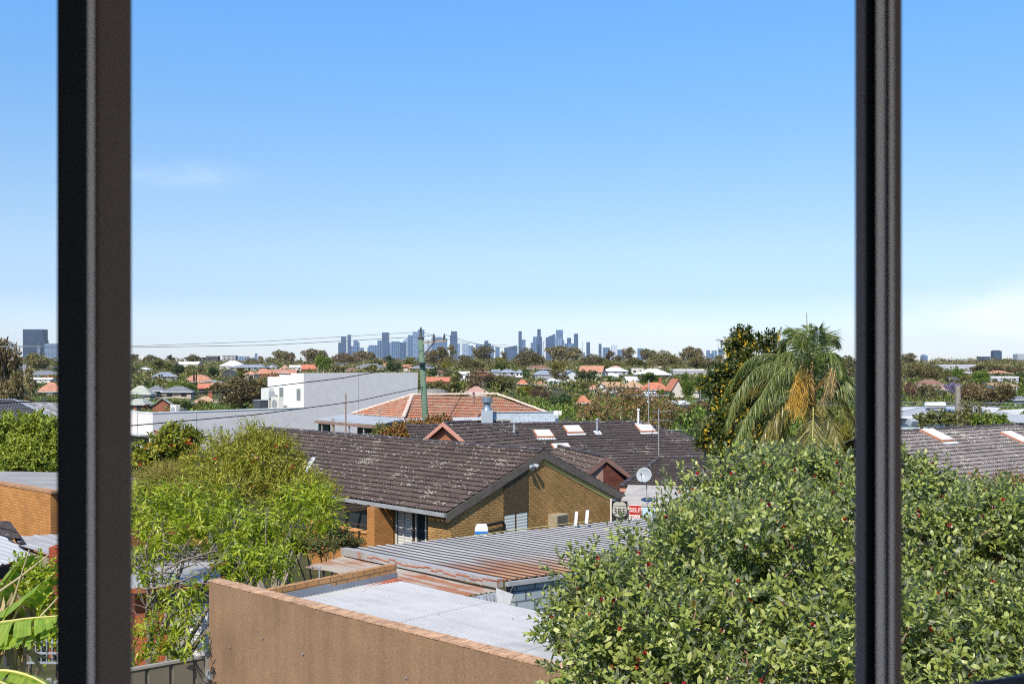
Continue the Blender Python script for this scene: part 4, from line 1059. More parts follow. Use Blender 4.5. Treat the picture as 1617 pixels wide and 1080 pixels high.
# ================================================================ orange tiled shop, carport, painted parapet
def tiled_shop():
    t = thing('orange_roof_shop', P(740, 690, 74), 'orange tiled hip roof building with red brick wall and white painted parapet', 'building')
    r0, r1 = P(651, 624, 78), P(786, 621, 79.5); r1.z = r0.z
    e0, e1 = P(637, 660, 72), P(872, 655, 76.5); e1.z = e0.z
    tiled([r0, r1, e1, e0], 'roof', M['orange_tile'], t, .34, .36, .05)
    l1 = P(556, 657, 77.5); l1.z = e0.z
    tiled([r0, e0, l1], 'roof', M['orange_tile'], t, .34, .36, .05)
    b1 = e1+Vector((-2, 12, 0)); tiled([r1, e1, b1], 'roof', M['orange_tile'], t, .34, .36, .05)
    mb = MB()
    for a, b in ((r0, r1), (r0, e0), (r0, l1), (r1, e1)): ridge_caps(mb, a+Z*.04, b+Z*.06, .16, .45)
    mb.build('ridge_cap', M['cap_pale'], t)
    ed = e1-e0; out = ed.cross(Z).normalized(); out = out if out.y < 0 else -out
    mb = MB(); mb.obox(e0+out*.0-Z*.28-ed*.01, ed*1.0, out*.16, Z*.24); mb.build('gutter', M['gutter_white'], t)
    zb = gz(74)
    mb = MB(); q = e0-out*.4; q.z = zb; mb.obox(q, ed*.52, -out*.3, Z*(e0.z-.25-zb)); mb.build('wall', M['red_brick'], t)
    lo_ = l1-e0; o2 = lo_.cross(Z).normalized(); o2 = o2 if o2.y < 0 else -o2
    mb = MB(); mb.obox(e0-Z*.28, lo_, o2*.14, Z*.24); mb.build('gutter', M['gutter_white'], t)
    a, b = P(766, 652, 70.5), P(882, 648.5, 71.5); b.z = a.z; d = b-a; on = d.cross(Z).normalized(); on = on if on.y < 0 else -on
    mb = MB(); q = Vector((a.x, a.y, zb)); mb.obox(q, d, -on*.3, Z*(a.z-zb)); pw = mb.build('parapet_wall', M['white_brick'], t)
    mb = MB(); mb.obox(a-on*.34-d*.003, d*1.006, on*.38, Z*.07); mb.build('capping', M['gutter'], pw)
    w = P(779, 674, 70.3)
    mb = MB(); mb.obox(Vector((w.x, w.y, w.z)), d.normalized()*1.25, on*.05, Z*.48); f = mb.build('window', M['timber_post'], t)
    for k in range(2):
        mb = MB(); mb.obox(w+on*.05+d.normalized()*(.06+.6*k)+Z*.05, d.normalized()*.5, on*.02, Z*.36); mb.build('pane', M['glass'], f)
    mb = MB(); q = P(874, 655, 71.0); mb.obox(q, d.normalized()*.28, on*.25, Z*.3); mb.obox(q+d.normalized()*.34, d.normalized()*.2, on*.2, Z*.28); mb.build('meter_box', M['white_paint'], t)
    p = P(748, 637, 73.5); mb = MB(); mb.tube([p-Z*.1, p+Z*.75], .07, 8); mb.lathe(p+Z*.72, [(.1, 0), (.12, .06), (.08, .12)], 10); mb.build('vent_pipe', M['rust_pipe'], t)
    c = thing('exhaust_duct', P(769, 690, 69.5), 'blue grey square metal exhaust duct with round cowl by the painted wall', 'duct')
    k = 69.5/F; q = P(769, 672, 69.5)
    mb = MB(); mb.obox(q+Vector((-9*k, 0, -.9)), Vector((18*k, 0, 0)), Vector((0, .8, 0)), Z*(24*k+.9)); mb.build('shaft', plain('duct_steel', (.42, .47, .51), .4, .15, 3., .5, .3), c)
    top = q+Z*(24*k)+Vector((0, .4, 0))
    mb = MB(); mb.lathe(top, [(8*k, 0), (6*k, 5*k), (5.5*k, 9*k), (5.8*k, 12*k), (8.6*k, 12.5*k), (8.6*k, 20*k), (7.6*k, 20.5*k)], 18); mb.build('cowl', plain('cowl_steel', (.20, .26, .31), .4, .2, 3., .5, .4), c)
    # tank peeping over the ridge
    mb = MB(); q = P(683, 624, 82); mb.lathe(q-Z*.3, [(.55, 0), (.62, .5), (.55, .75), (.1, .85)], 18, None)
    o = mb.build('roof_tank', plain('dull_tank', (.19, .18, .165), .6, .2)); o.scale = (1.9, 1.2, 1); tag(o, 'low dull grey round tank behind the orange tiled ridge', 'tank')
def carport():
    t = thing('carport', P(560, 690, 68), 'grey flat roofed carport on rusty posts beside the white wall', 'carport')
    a, b, c, d = P(497, 663, 73), P(598, 669, 66), P(636, 660, 71.5), P(548, 657, 78)
    for q in (b, c, d): q.z = a.z+(q.y-66)*.012
    mb = MB(); mb.prism([a, b, c, d], Z*.07); mb.build('roof', M['steel_roof'], t)
    mb = MB(); mb.obox(a-Z*.22, (b-a), Vector((0, -.06, 0)), Z*.2); mb.obox(b-Z*.22, (c-b), Vector((.0, -.06, 0)), Z*.2); mb.build('fascia', M['rust_pipe'], t)
    zb = gz(70)-.5
    for f in (.12, .30, .56, .78, .97):
        p = a.lerp(b, f); mb = MB(); r = .11 if f == .30 else .06
        mb.tube([Vector((p.x, p.y+.15, zb)), Vector((p.x, p.y+.15, p.z-.0+(.2 if f == .3 else -.06)))], r, 8); mb.build('post', M['timber_post'] if f < .5 else M['midgrey'], t)
    mb = MB(); q = a.lerp(b, .02); e = a.lerp(b, .2); mb.prism([Vector((q.x, q.y+.9, zb)), Vector((e.x, e.y+.9, zb)), Vector((e.x, e.y+.9, a.z-.1)), Vector((q.x, q.y+.9, a.z-.1))], Vector((.1, .1, 0))); mb.build('green_screen', M['green_wall'], t)
    mb = MB(); q = a.lerp(b, .22)+Vector((1.5, 4, 0)); e = b+Vector((1.5, 4, 0)); mb.prism([Vector((q.x, q.y, zb)), Vector((e.x, e.y, zb)), Vector((e.x, e.y, a.z-.1)), Vector((q.x, q.y, a.z-.1))], Vector((.1, .1, 0))); mb.build('back_wall', M['dark_timber'], t)
    mb = MB(); mb.tube([a.lerp(b, .2)+Z*-.95, a.lerp(b, .99)+Z*-.55], .03, 6); mb.build('rail', M['midgrey'], t)
    p = P(546, 684, 65.5); mb = MB(); mb.tube([p-Z*.5, P(546, 621, 65.5)], .055, 7, .045); tag(mb.build('steel_post', M['rust_pipe']), 'tall thin rusty steel post standing beside the carport', 'post')
    p = P(600, 664, 70); mb = MB(); mb.tube([p, P(600, 641, 70)], .02, 5); mb.tube([P(597, 648, 70), P(603, 646, 70)], .012, 4); tag(mb.build('aerial', M['wire_grey']), 'thin short aerial on the carport roof in front of orange tiles', 'aerial')
tiled_shop(); carport()
# ================================================================ power pole and cables
def power():
    t = thing('power_pole', P(671, 700, 68), 'green timber power pole with a braced crossarm rising above the roofs', 'power pole')
    a, b = P(673.5, 690, 68), P(664.5, 536, 68)
    mb = MB(); mb.tube([a-Z*1.2, a, b], .245, 14, .195); mb.build('pole', M['green_pole'], t, True)
    mb = MB(); mb.lathe(b-Z*.02, [(.2, 0), (.21, .12), (.12, .2), (.05, .55), (.03, .62)], 10); mb.lathe(b+Z*.55, [(.06, 0), (.09, .06), (.05, .14), (.08, .2), (.02, .3)], 8); mb.build('pole_top_insulator', M['darkgrey'], t)
    arm0, arm1 = P(668, 541, 67.7), P(704, 538, 66.8)
    mb = MB(); mb.obox(arm0-Z*.06, arm1-arm0, Vector((.05, .12, 0)), Z*.14); mb.build('crossarm', M['timber_post'], t)
    mb = MB(); mb.tube([P(669, 561, 67.8), P(685, 541, 67.3)], .035, 6); mb.build('brace', M['darkgrey'], t)
    for px in (685, 701.5):
        q = P(px, 538, 67.2 if px < 690 else 66.9); mb = MB(); mb.lathe(q-Z*.05, [(.03, 0), (.03, .12), (.10, .14), (.06, .24), (.10, .3), (.05, .4), (.05, .52)], 10); mb.build('insulator', M['darkgrey'], t)
    mb = MB(); mb.lathe(P(666.5, 575, 67.7), [(.24, 0), (.25, .12), (.24, .14)], 12); mb.build('clamp', M['darkgrey'], t)
    def cable(pts, r, label, m=M['wire'], sag=.0):
        q = []
        for i in range(len(pts)-1):
            for k in range(8):
                f = k/8; p = pts[i].lerp(pts[i+1], f); q.append(p-Z*sag*4*f*(1-f))
        q.append(pts[-1]); mb = MB(); mb.tube(q, r*.7, 5)
        tag(mb.build('power_line', m), label, 'cable', 'overhead cables')
    top = P(664.5, 524, 68)
    cable([P(-120, 549, 60), P(207, 546.5, 63), P(420, 539, 66), top], .022, 'thin grey wire reaching the very top of the green pole from afar', M['wire_grey'])
    cable([P(-120, 545, 60), P(207, 548.5, 63), P(420, 545, 65), P(640, 533, 67), P(685, 530, 67.2)], .03, 'lower of the two thin wires crossing the sky', M['wire_grey'])
    cable([top, P(800, 545, 95), P(850, 556, 110)], .022, 'thin wire descending from the pole top over the city towers', M['wire_grey'], .3)
    cable([P(701.5, 528, 66.9), P(820, 549, 95), P(860, 560, 110)], .022, 'thin wire leaving the crossarm tip over the city towers', M['wire_grey'], .3)
    cable([P(-120, 640, 44), P(207, 629, 52), P(380, 616, 58), P(540, 597, 63), P(666, 575, 67.8)], .042, 'black service cable crossing the white building to the pole collar', M['wire'])
    cable([P(666, 575, 67.8), P(720, 590, 78), P(820, 608, 95), P(905, 618, 110), P(985, 626, 130)], .05, 'black service cable sloping down from the pole past the trees', M['wire'])
    cable([P(-120, 692, 40), P(207, 672, 47), P(400, 655, 55), P(560, 634, 62), P(668, 611, 67.8)], .038, 'lowest black cable sweeping over the long white parapet', M['wire'])
    for y0, lab in ((635, 'upper'), (640.5, 'lower')):
        cable([P(1300, y0-1, 60), P(1430, y0, 62), P(1640, y0+2, 66)], .04, lab+' of two grey cables stretched behind the bare timber post', M['wire_grey'])
    mb = MB(); mb.tube([P(1513, 690, 56), P(1512.5, 609, 56)], .17, 10, .14); tag(mb.build('timber_pole', plain('grey_pole', (.25, .225, .19), .85, .25, 5.)), 'plain weathered grey timber pole behind the sunlit tiled roof', 'pole')
power()
def antennas():
    def yagi(px, py0, py1, Y, bars, label, mast=.022):
        t = thing('tv_antenna', P(px, py1, Y), label, 'antenna', 'roof antennas')
        mb = MB(); mb.tube([P(px, py1, Y), P(px, py0, Y)], mast, 6); mb.build('mast', M['midgrey'], t)
        mb = MB()
        for x0, y0, x1, y1 in bars:
            mb.tube([P(x0, y0, Y), P(x1, y1, Y+.3)], .016, 5)
            n = max(3, int(abs(x1-x0)/6))
            for i in range(n+1):
                f = i/n; c = P(x0, y0, Y).lerp(P(x1, y1, Y+.3), f); mb.tube([c+Vector((.08, -.3, .02)), c+Vector((-.08, .3, -.02))], .008, 4)
        mb.build('boom', M['midgrey'], t)
    yagi(1024, 600, 668, 56, [(1000, 624.5, 1051, 624)], 'tall antenna with one long horizontal boom above the tiled unit ridge')
    yagi(1040, 645, 735, 47, [(1034, 650, 1058, 649.5), (1030, 663, 1060, 664.5), (1050, 680, 1078, 679)], 'dark masted antenna with three short booms in front of shrubs')
    yagi(1106, 600, 630, 90, [(1098, 625, 1120, 621), (1080, 636, 1130, 628)], 'small antenna on a distant roof beside the golden tree')
antennas()
# ================================================================ plants close by
def shoots(pos, out, nl, L_, W_, spread=.9, stem=.18, jitter=.25, rng=RNG):
    """leaf arrays for shoots: pairs of leaves along a short stem that points outwards"""
    N = len(pos); out = out/np.linalg.norm(out, axis=1)[:, None]
    a = np.cross(out, rdir(N, rng)); a /= np.maximum(1e-6, np.linalg.norm(a, axis=1))[:, None]; b = np.cross(out, a)
    PP, AX, NO, LL, WW = [], [], [], [], []
    for k in range(nl):
        f = (k//2)/max(1, (nl-1)//2); ang = (k % 2)*math.pi+(k//2)*1.57
        rad = a*math.cos(ang)+b*math.sin(ang)
        rad = rad+rng.normal(0, jitter, (N, 3))
        ax = out*(.35+.75*f)+rad*spread*(1-.45*f)
        PP.append(pos+out*(stem*f)[...,] if np.ndim(stem) else pos+out*stem*f); AX.append(ax); NO.append(out*1.0-rad*.3+rng.normal(0, .25, (N, 3)))
        s = (.75+.5*rng.random(N))*(1-.25*f); LL.append(L_*s); WW.append(W_*s)
    return [np.concatenate(q) for q in (PP, AX, NO, LL, WW)]
def pxblobs(rows, F_=F):
    """(px, py, Y, r_px, depth_factor) -> ellipsoids"""
    o = []
    for px, py, Y, rx, ry in rows:
        c = P(px, py, Y); o.append((c.x, c.y, c.z, rx*Y/F, (rx+ry)/2*Y/F, ry*Y/F))
    return o
def rel(me, org):
    me.transform(Matrix.Translation(-Vector(org))); return me
def feijoa():
    base = Vector((3.7, 9.2, 0))
    t = thing('feijoa_tree', base, 'large grey green broadleaf shrub dotted with red flowers filling the lower corner', 'shrub')
    big = []
    rows = [(1032, 1010, 8.0, 145, 148), (955, 1005, 8.3, 66, 88), (1006, 956, 8.8, 62, 62), (1115, 930, 9.0, 112, 98), (1105, 870, 9.4, 62, 60), (1170, 830, 9.6, 95, 90), (1190, 960, 8.2, 170, 160), (1290, 846, 9.8, 122, 108),
            (1335, 806, 10.2, 96, 82), (1230, 798, 10.4, 90, 68), (1340, 960, 8.6, 170, 170), (1470, 940, 8.9, 160, 160), (1440, 830, 9.6, 90, 90), (1560, 900, 9.3, 120, 110), (1620, 960, 8.8, 130, 140), (1560, 1060, 7.8, 160, 130), (1400, 1080, 7.2, 190, 150), (1200, 1100, 7.0, 200, 150), (1062, 1110, 7.2, 165, 130), (1520, 830, 10.2, 60, 50), (1620, 830, 10.4, 90, 55)]
    bl = pxblobs(rows)
    # small clumps over the big masses, so that gaps and lights break the surface
    sub = []
    for b in bl:
        n = int(14+b[3]*21)
        d = rdir(n*2); d = d[(d[:, 1] < .55) & (d[:, 2] > -.55)][:n]
        for q in d: 
            r = RNG.uniform(.08, .22); k = RNG.uniform(.80, 1.10)
            sub.append((b[0]+q[0]*b[3]*k, b[1]+q[1]*b[4]*k, b[2]+q[2]*b[5]*k, r*1.1, r*1.1, r*.85))
    pos, out = blob_leaves(sub, 10400, inner=.3, up=.8)
    P1 = shoots(pos, out, 8, .076, .034, .85, .14)
    bl2 = [(b[0], b[1], b[2], b[3]*.8, b[4]*.8, b[5]*.8) for b in bl]
    pos2, out2 = blob_leaves(bl2, 2400, inner=.5, up=.6)
    P2 = shoots(pos2, out2, 8, .084, .038, .95, .13)
    A = [np.concatenate(q) for q in zip(P1, P2)]
    me = leaves_mesh('crown', A[0], A[1], A[2], A[3], A[4], 'oval', .12, .10); rel(me, base)
    c = link_mesh(me, 'crown', L['feijoa'], t)
    # stray yellowing leaves
    pos3, out3 = blob_leaves(sub, 45, inner=.8, up=.4)
    me = leaves_mesh('old_leaf', pos3, out3+rdir(45)*.8, rdir(45), np.full(45, .075), np.full(45, .04), 'oval', .1, .1); rel(me, base); link_mesh(me, 'old_leaf', foliage('yellowed_leaf', [(.5, .3, .02), (.62, .42, .05)], .3, objvar=.05), c)
    # flowers: pale petals around a tuft of red stamens
    nf = 560
    fp, fo = blob_leaves(sub, nf, inner=.95, up=.3); fp = fp+fo/np.linalg.norm(fo, axis=1)[:, None]*.03
    pp, pa, pn = [], [], []
    sp_, sa, sn = [], [], []
    for i in range(nf):
        o = fo[i]/np.linalg.norm(fo[i])
        for k in range(5):
            r = rdir(1)[0]; r -= o*r.dot(o); r /= np.linalg.norm(r)
            pp.append(fp[i]); pa.append(r+o*.25); pn.append(o)
        for k in range(11):
            r = rdir(1)[0]; sp_.append(fp[i]); sa.append(o*1.2+r*.75); sn.append(r)
    me = leaves_mesh('petal', pp, pa, pn, np.full(len(pp), .022), np.full(len(pp), .015), 'oval', .2, .2); rel(me, base); link_mesh(me, 'petal', L['pinkwhite'], c)
    me = leaves_mesh('stamen', sp_, sa, sn, np.full(len(sp_), .038), np.full(len(sp_), .012), 'diamond', 0, .1); rel(me, base); link_mesh(me, 'stamen', foliage('dark_red_stamen', [(.22, .008, .014), (.34, .018, .024), (.42, .04, .04)], .1, .6, .2, .05), c)
    mb = MB()
    for px, py, Y in ((1240, 930, 8.9), (1100, 960, 8.6), (1330, 860, 9.9), (1480, 960, 9.0), (1160, 850, 9.7), (1580, 960, 9.1), (1010, 930, 8.9), (1400, 900, 9.4)):
        pts = limb(mb, base+Vector((RNG.normal(0, .2), RNG.normal(0, .2), .0)), P(px, py, Y), .07, .018, .06, 7, 7)
        for k in range(9):
            s = pts[RNG.integers(3, 7)]; limb(mb, s, s+Vector((RNG.normal(0, .5), RNG.normal(-.25, .4), RNG.uniform(.1, .7))), .014, .004, .1, 4, 5)
    for q in sub[::4]:
        q = Vector(q[:3]); i = min(range(len(bl)), key=lambda k: (Vector(bl[k][:3])-q).length); cc = Vector(bl[i][:3])
        limb(mb, q.lerp(cc, .75), q+(q-cc)*.12, .010, .004, .07, 4, 5)
    mb.build('branches', M['twig'], t, True)
feijoa()
def corner_shrub():
    rows = [(1590, 775, 11.5, 34, 22), (1555, 790, 11.4, 22, 18), (1622, 782, 11.6, 28, 24), (1545, 765, 11.7, 10, 14)]
    bl = pxblobs(rows); base = Vector((bl[0][0], bl[0][1], 0))
    t = thing('golden_shrub', base, 'thin orange and green shrub peeping over the grey green shrub below the sunlit tiles', 'shrub')
    pos, out = blob_leaves(bl, 420, inner=.2, up=.6); A = shoots(pos, out, 6, .05, .02, .9, .1)
    link_mesh(rel(leaves_mesh('crown', *A, 'oval', .1, .1), base), 'crown', foliage('golden_shrub_leaves', [(.10, .10, .015), (.30, .20, .03), (.42, .20, .04)], .25), t)
    mb = MB(); limb(mb, base, Vector(bl[0][:3]), .04, .01); mb.build('branch', M['trunk'], t); mb = MB(); limb(mb, base+Vector((.02, 0, 0)), Vector(bl[1][:3]), .03, .008); mb.build('branch', M['trunk'], t)
corner_shrub()
M['trunk_grey'] = plain('grey_brown_bark', (.20, .165, .135), .9, .35, 8., bump=.4)
def peach():
    base = Vector((-6.9, 19.0, 0))
    t = thing('peach_tree', base, 'bright lime green tree with drooping narrow leaves and bare grey lower branches', 'tree')
    mb = MB(); tips = []
    def grow(p, d, ln, r, depth):
        q = p+d*ln
        pts = limb(mb, p, q, r, r*.62, .08, 5, 6)
        if depth == 0: tips.append(q); return
        for k in range(3 if depth > 1 else 3):
            nd = (d+Vector(RNG.normal(0, .45, 3))+Vector((0, 0, .12))).normalized()
            grow(pts[-1] if k else pts[-2], nd, ln*RNG.uniform(.6, .8), r*.58, depth-1)
    targets = [(250, 835, 18.6), (300, 800, 20.0), (350, 840, 19.5), (400, 850, 19.6), (440, 880, 18.6), (480, 810, 21.0), (225, 880, 18.2), (280, 900, 18.4)]
    for px, py, Y in targets:
        q = P(px, py, Y); m_ = base.lerp(q, .55)+Vector((0, 0, .1))
        limb(mb, base+Vector((RNG.normal(0, .15), 0, .0)), m_, .065, .036, .05, 5, 7)
        pts = limb(mb, m_, q, .036, .014, .08, 5, 6)
        for k in range(5): s = pts[RNG.integers(1, 6)]; limb(mb, s, s+Vector((RNG.normal(0, .5), RNG.normal(0, .4), RNG.normal(.25, .35))), .018, .006, .1, 4, 5)
    for px0, py0, px1, py1, Y in ((225, 930, 330, 900, 17.6), (230, 960, 290, 880, 17.8), (250, 1000, 322, 985, 17.4), (240, 1030, 320, 1040, 17.2), (260, 900, 345, 870, 17.9), (215, 880, 250, 990, 17.9), (255, 920, 258, 840, 18), (232, 860, 250, 920, 18)):
        pts = limb(mb, P(px0, py0, Y), P(px1, py1, Y+.3), .026, .009, .07, 6, 6)
        for k in range(6): s = pts[RNG.integers(1, 7)]; limb(mb, s, s+Vector((RNG.normal(0, .35), RNG.normal(0, .2), RNG.normal(.1, .3))), .012, .004, .12, 4, 5)
    # the spray whose shadow falls on the rendered wall
    w0 = G(-.35, -.10, 2.9); sp = []
    for k in range(4):
        q = G(.10+.13*k, -.55-.05*k, 2.95-.22*k); pts = limb(mb, w0+Vector((0, 0, -.2*k)), q, .016, .006, .1, 5, 5); sp += [Vector(x) for x in pts[3:]]
    mb.build('branches', M['trunk_grey'], t, True)
    rows = [(235, 800, 19.6, 36, 40), (290, 790, 20.2, 46, 34), (250, 845, 18.8, 46, 32), (320, 835, 19.4, 48, 34), (385, 835, 19.6, 40, 32), (355, 800, 20.2, 30, 26), (430, 830, 19.8, 34, 26), (470, 800, 20.6, 38, 36), (510, 810, 20.8, 27, 34), (495, 785, 21, 26, 20), (385, 880, 18.4, 40, 24), (430, 885, 18.4, 38, 24), (355, 905, 18.0, 22, 14), (455, 868, 18.8, 20, 18)]
    low = [(225, 900, 18.0, 22, 20), (238, 1000, 17.4, 26, 26), (275, 985, 17.4, 28, 22), (300, 950, 17.5, 24, 18), (255, 940, 17.6, 18, 18), (225, 1045, 17.2, 24, 16), (270, 1030, 17.2, 20, 14), (310, 925, 17.6, 16, 10), (262, 870, 18, 16, 14), (320, 1020, 17.0, 8, 10)]
    def tufts(rows, n):
        b = pxblobs(rows); pos, out = blob_leaves(b, n, inner=.15, up=.25)
        return shoots(pos, out, 9, .15, .033, 1.0, .24, .35)
    A = [np.concatenate(q) for q in zip(tufts(rows, 1050), tufts(low, 180))]
    s = np.array([tuple(x) for x in sp]); B = shoots(s, np.tile([[.3, .1, -.8]], (len(s), 1))+RNG.normal(0, .3, (len(s), 3)), 9, .17, .04, .7, .2)
    A = [np.concatenate(q) for q in zip(A, B)]
    A[1][:, 2] -= .55*np.linalg.norm(A[1], axis=1)     # leaves hang
    link_mesh(rel(leaves_mesh('crown', *A, 'lance', .22, .2), base), 'crown', L['peach'], t)
peach()
def bottlebrush():
    base = Vector((-6.6, 27.5, gz(27)))
    t = thing('bottlebrush_tree', base, 'olive feathery bottlebrush tree with a few red brushes against the dark tiles', 'tree')
    rows = [(385, 720, 27.5, 46, 30), (430, 735, 27.5, 50, 40), (370, 765, 27, 60, 36), (450, 775, 27, 48, 32), (490, 775, 26.8, 34, 24), (410, 700, 27.8, 26, 18), (345, 705, 27.8, 20, 16), (515, 790, 26.5, 22, 18), (330, 740, 27.6, 40, 26), (395, 680, 28, 8, 12), (440, 705, 27.6, 20, 16)]
    b = pxblobs(rows); pos, out = blob_leaves(b, 2300, inner=.2, up=.8)
    A = shoots(pos, out, 9, .15, .028, .75, .30, .3)
    c = link_mesh(rel(leaves_mesh('crown', *A, 'diamond', .05, .06), base), 'crown', L['bottle'], t)
    fp, fo = blob_leaves(b, 26, inner=.95, up=.3); S = shoots(fp, fo, 8, .09, .03, .8, .12, .5)
    link_mesh(rel(leaves_mesh('red_brush', *S, 'diamond', 0, .1), base), 'red_brush', L['red'], c)
    mb = MB()
    for r in b: 
        pts = limb(mb, base, Vector(r[:3]), .09, .018, .08, 6, 6)
        for k in range(7): s = pts[RNG.integers(3, 7)]; limb(mb, s, s+Vector((RNG.normal(0, .4), RNG.normal(-.2, .3), RNG.uniform(.1, .7))), .014, .004, .1, 3, 4)
    mb.build('branches', M['trunk_pale'], t)
bottlebrush()
def simple_shrub(name, label, cat, rows, n, nl, L_, W_, leaf, kind='oval', stem=.12, inner=.2, up=.6, extra=None, zbase=None, bark='trunk', spread=.9):
    b = pxblobs(rows); cx = sum(r[0] for r in b)/len(b); cy = sum(r[1] for r in b)/len(b)
    base = Vector((cx, cy, gz(cy) if zbase is None else zbase))
    t = thing(name, base, label, cat)
    pos, out = blob_leaves(b, n, inner=inner, up=up); A = shoots(pos, out, nl, L_, W_, spread, stem, .3)
    c = link_mesh(rel(leaves_mesh('crown', *A, kind, .12, .1), base), 'crown', leaf, t)
    if extra:
        ne, nm, mat_, el, ew = extra
        fp, fo = blob_leaves(b, ne, inner=.92, up=.3); S = shoots(fp, fo, 6, el, ew, .9, .08, .5)
        link_mesh(rel(leaves_mesh(nm, *S, 'oval', .1, .1), base), nm, mat_, c)
    mb = MB()
    for r in b[:8]:
        pts = limb(mb, base, Vector(r[:3]), max(.04, r[3]*.06), .015, .07, 5, 6)
    mb.build('branches', M[bark], t)
    return t
simple_shrub('loquat_tree', 'yellow green tree with clusters of red new leaves before the low white wall', 'tree',
    [(275, 690, 36, 26, 18), (300, 698, 36, 18, 16), (262, 712, 36, 26, 20), (240, 700, 36, 10, 10), (225, 722, 36, 22, 20), (285, 722, 36, 22, 16), (255, 735, 36, 30, 14), (268, 680, 36, 10, 8)], 620, 7, .22, .085, L['loquat'], 'oval', .15, extra=(16, 'red_leaf', L['redleaf'], .20, .07))
simple_shrub('yellow_hedge', 'tall yellowish fine leaved shrub behind the lime green tree', 'shrub',
    [(240, 765, 29, 40, 26), (300, 770, 29, 44, 26), (350, 780, 28.5, 36, 22), (270, 748, 29.5, 40, 16), (215, 780, 28.5, 24, 30)], 2600, 7, .085, .022, foliage('yellow_hedge_leaves', [(.10, .10, .02), (.26, .23, .04), (.40, .34, .08)], .25), 'diamond', .2)
simple_shrub('red_tipped_hedge', 'low dense hedge with red tips beside the orange brick porch wall', 'hedge',
    [(535, 850, 27, 24, 14), (505, 862, 26, 26, 14), (480, 856, 26.5, 26, 14), (560, 858, 27.5, 14, 10), (520, 838, 27.4, 20, 12), (455, 850, 26, 26, 16)], 1500, 7, .06, .032, L['berry'], 'oval', .1)
simple_shrub('photinia_shrub', 'round rusty red and green shrub between the red brick wall and tiled roof', 'shrub',
    [(690, 676, 61, 26, 16), (650, 686, 61, 34, 18), (715, 684, 61, 18, 12), (625, 692, 61, 22, 14), (668, 700, 60.5, 40, 16), (705, 696, 60.5, 26, 14)], 1700, 7, .26, .10, L['photinia'], 'oval', .25)
simple_shrub('olive_bush', 'small pale olive bush at the end of the carport posts', 'shrub',
    [(603, 684, 62.5, 10, 9), (596, 690, 62.5, 9, 8)], 160, 6, .28, .07, L['olive'], 'oval', .3)
simple_shrub('leafy_tree', 'bright leafy tree above the orange brick garage near the wide bar', 'tree',
    [(20, 690, 42, 40, 34), (70, 700, 42, 36, 34), (-20, 715, 42, 40, 40), (45, 730, 41, 50, 30), (100, 720, 42, 40, 36), (60, 670, 42.5, 20, 16), (10, 745, 41, 40, 18), (85, 680, 42, 18, 18)], 2600, 8, .20, .085, foliage('leafy_bright', [(.07, .105, .012), (.22, .29, .03), (.38, .45, .07)], .35), 'oval', .25)
simple_shrub('gold_flowered_tree', 'dark leaved tree covered in golden flowers standing beside the palm', 'tree',
    [(1170, 530, 33, 11, 7), (1162, 545, 33, 15, 9), (1182, 545, 33, 13, 9), (1176, 562, 33, 15, 10), (1152, 560, 33, 9, 7), (1208, 538, 33, 10, 6), (1222, 534, 33, 8, 5), (1216, 552, 33, 11, 8), (1232, 556, 33, 8, 6), (1172, 585, 32.5, 15, 10), (1145, 585, 32.5, 13, 8), (1128, 595, 32.5, 12, 8), (1118, 610, 32.5, 11, 8), (1140, 608, 32.5, 14, 9), (1180, 612, 32.5, 18, 14), (1150, 630, 32.5, 17, 12), (1210, 600, 33, 14, 14), (1165, 655, 32, 15, 10), (1135, 655, 32, 12, 9), (1125, 680, 32, 14, 9), (1115, 698, 32, 11, 8), (1150, 690, 32, 16, 10), (1140, 710, 32, 18, 8), (1175, 700, 32, 16, 12), (1195, 640, 33, 18, 18), (1205, 680, 33, 20, 16)],
    1500, 8, .17, .065, L['goldtree'], 'oval', .2, extra=(900, 'gold_flower', L['goldflower'], .085, .05))
simple_shrub('autumn_tree', 'wide sparse tree with brown autumn leaves behind the tiled unit ridge', 'tree',
    [(960, 655, 84, 40, 16), (1000, 645, 84, 40, 22), (940, 640, 84, 30, 16), (985, 625, 85, 34, 14), (1040, 650, 84, 30, 16), (1020, 630, 85, 26, 14), (920, 655, 84, 18, 14), (1065, 645, 84, 18, 14), (955, 622, 85, 16, 10), (1030, 665, 83, 30, 10)],
    620, 6, .30, .11, L['deadbrown'], 'oval', .4, inner=.05, bark='trunk_pale')
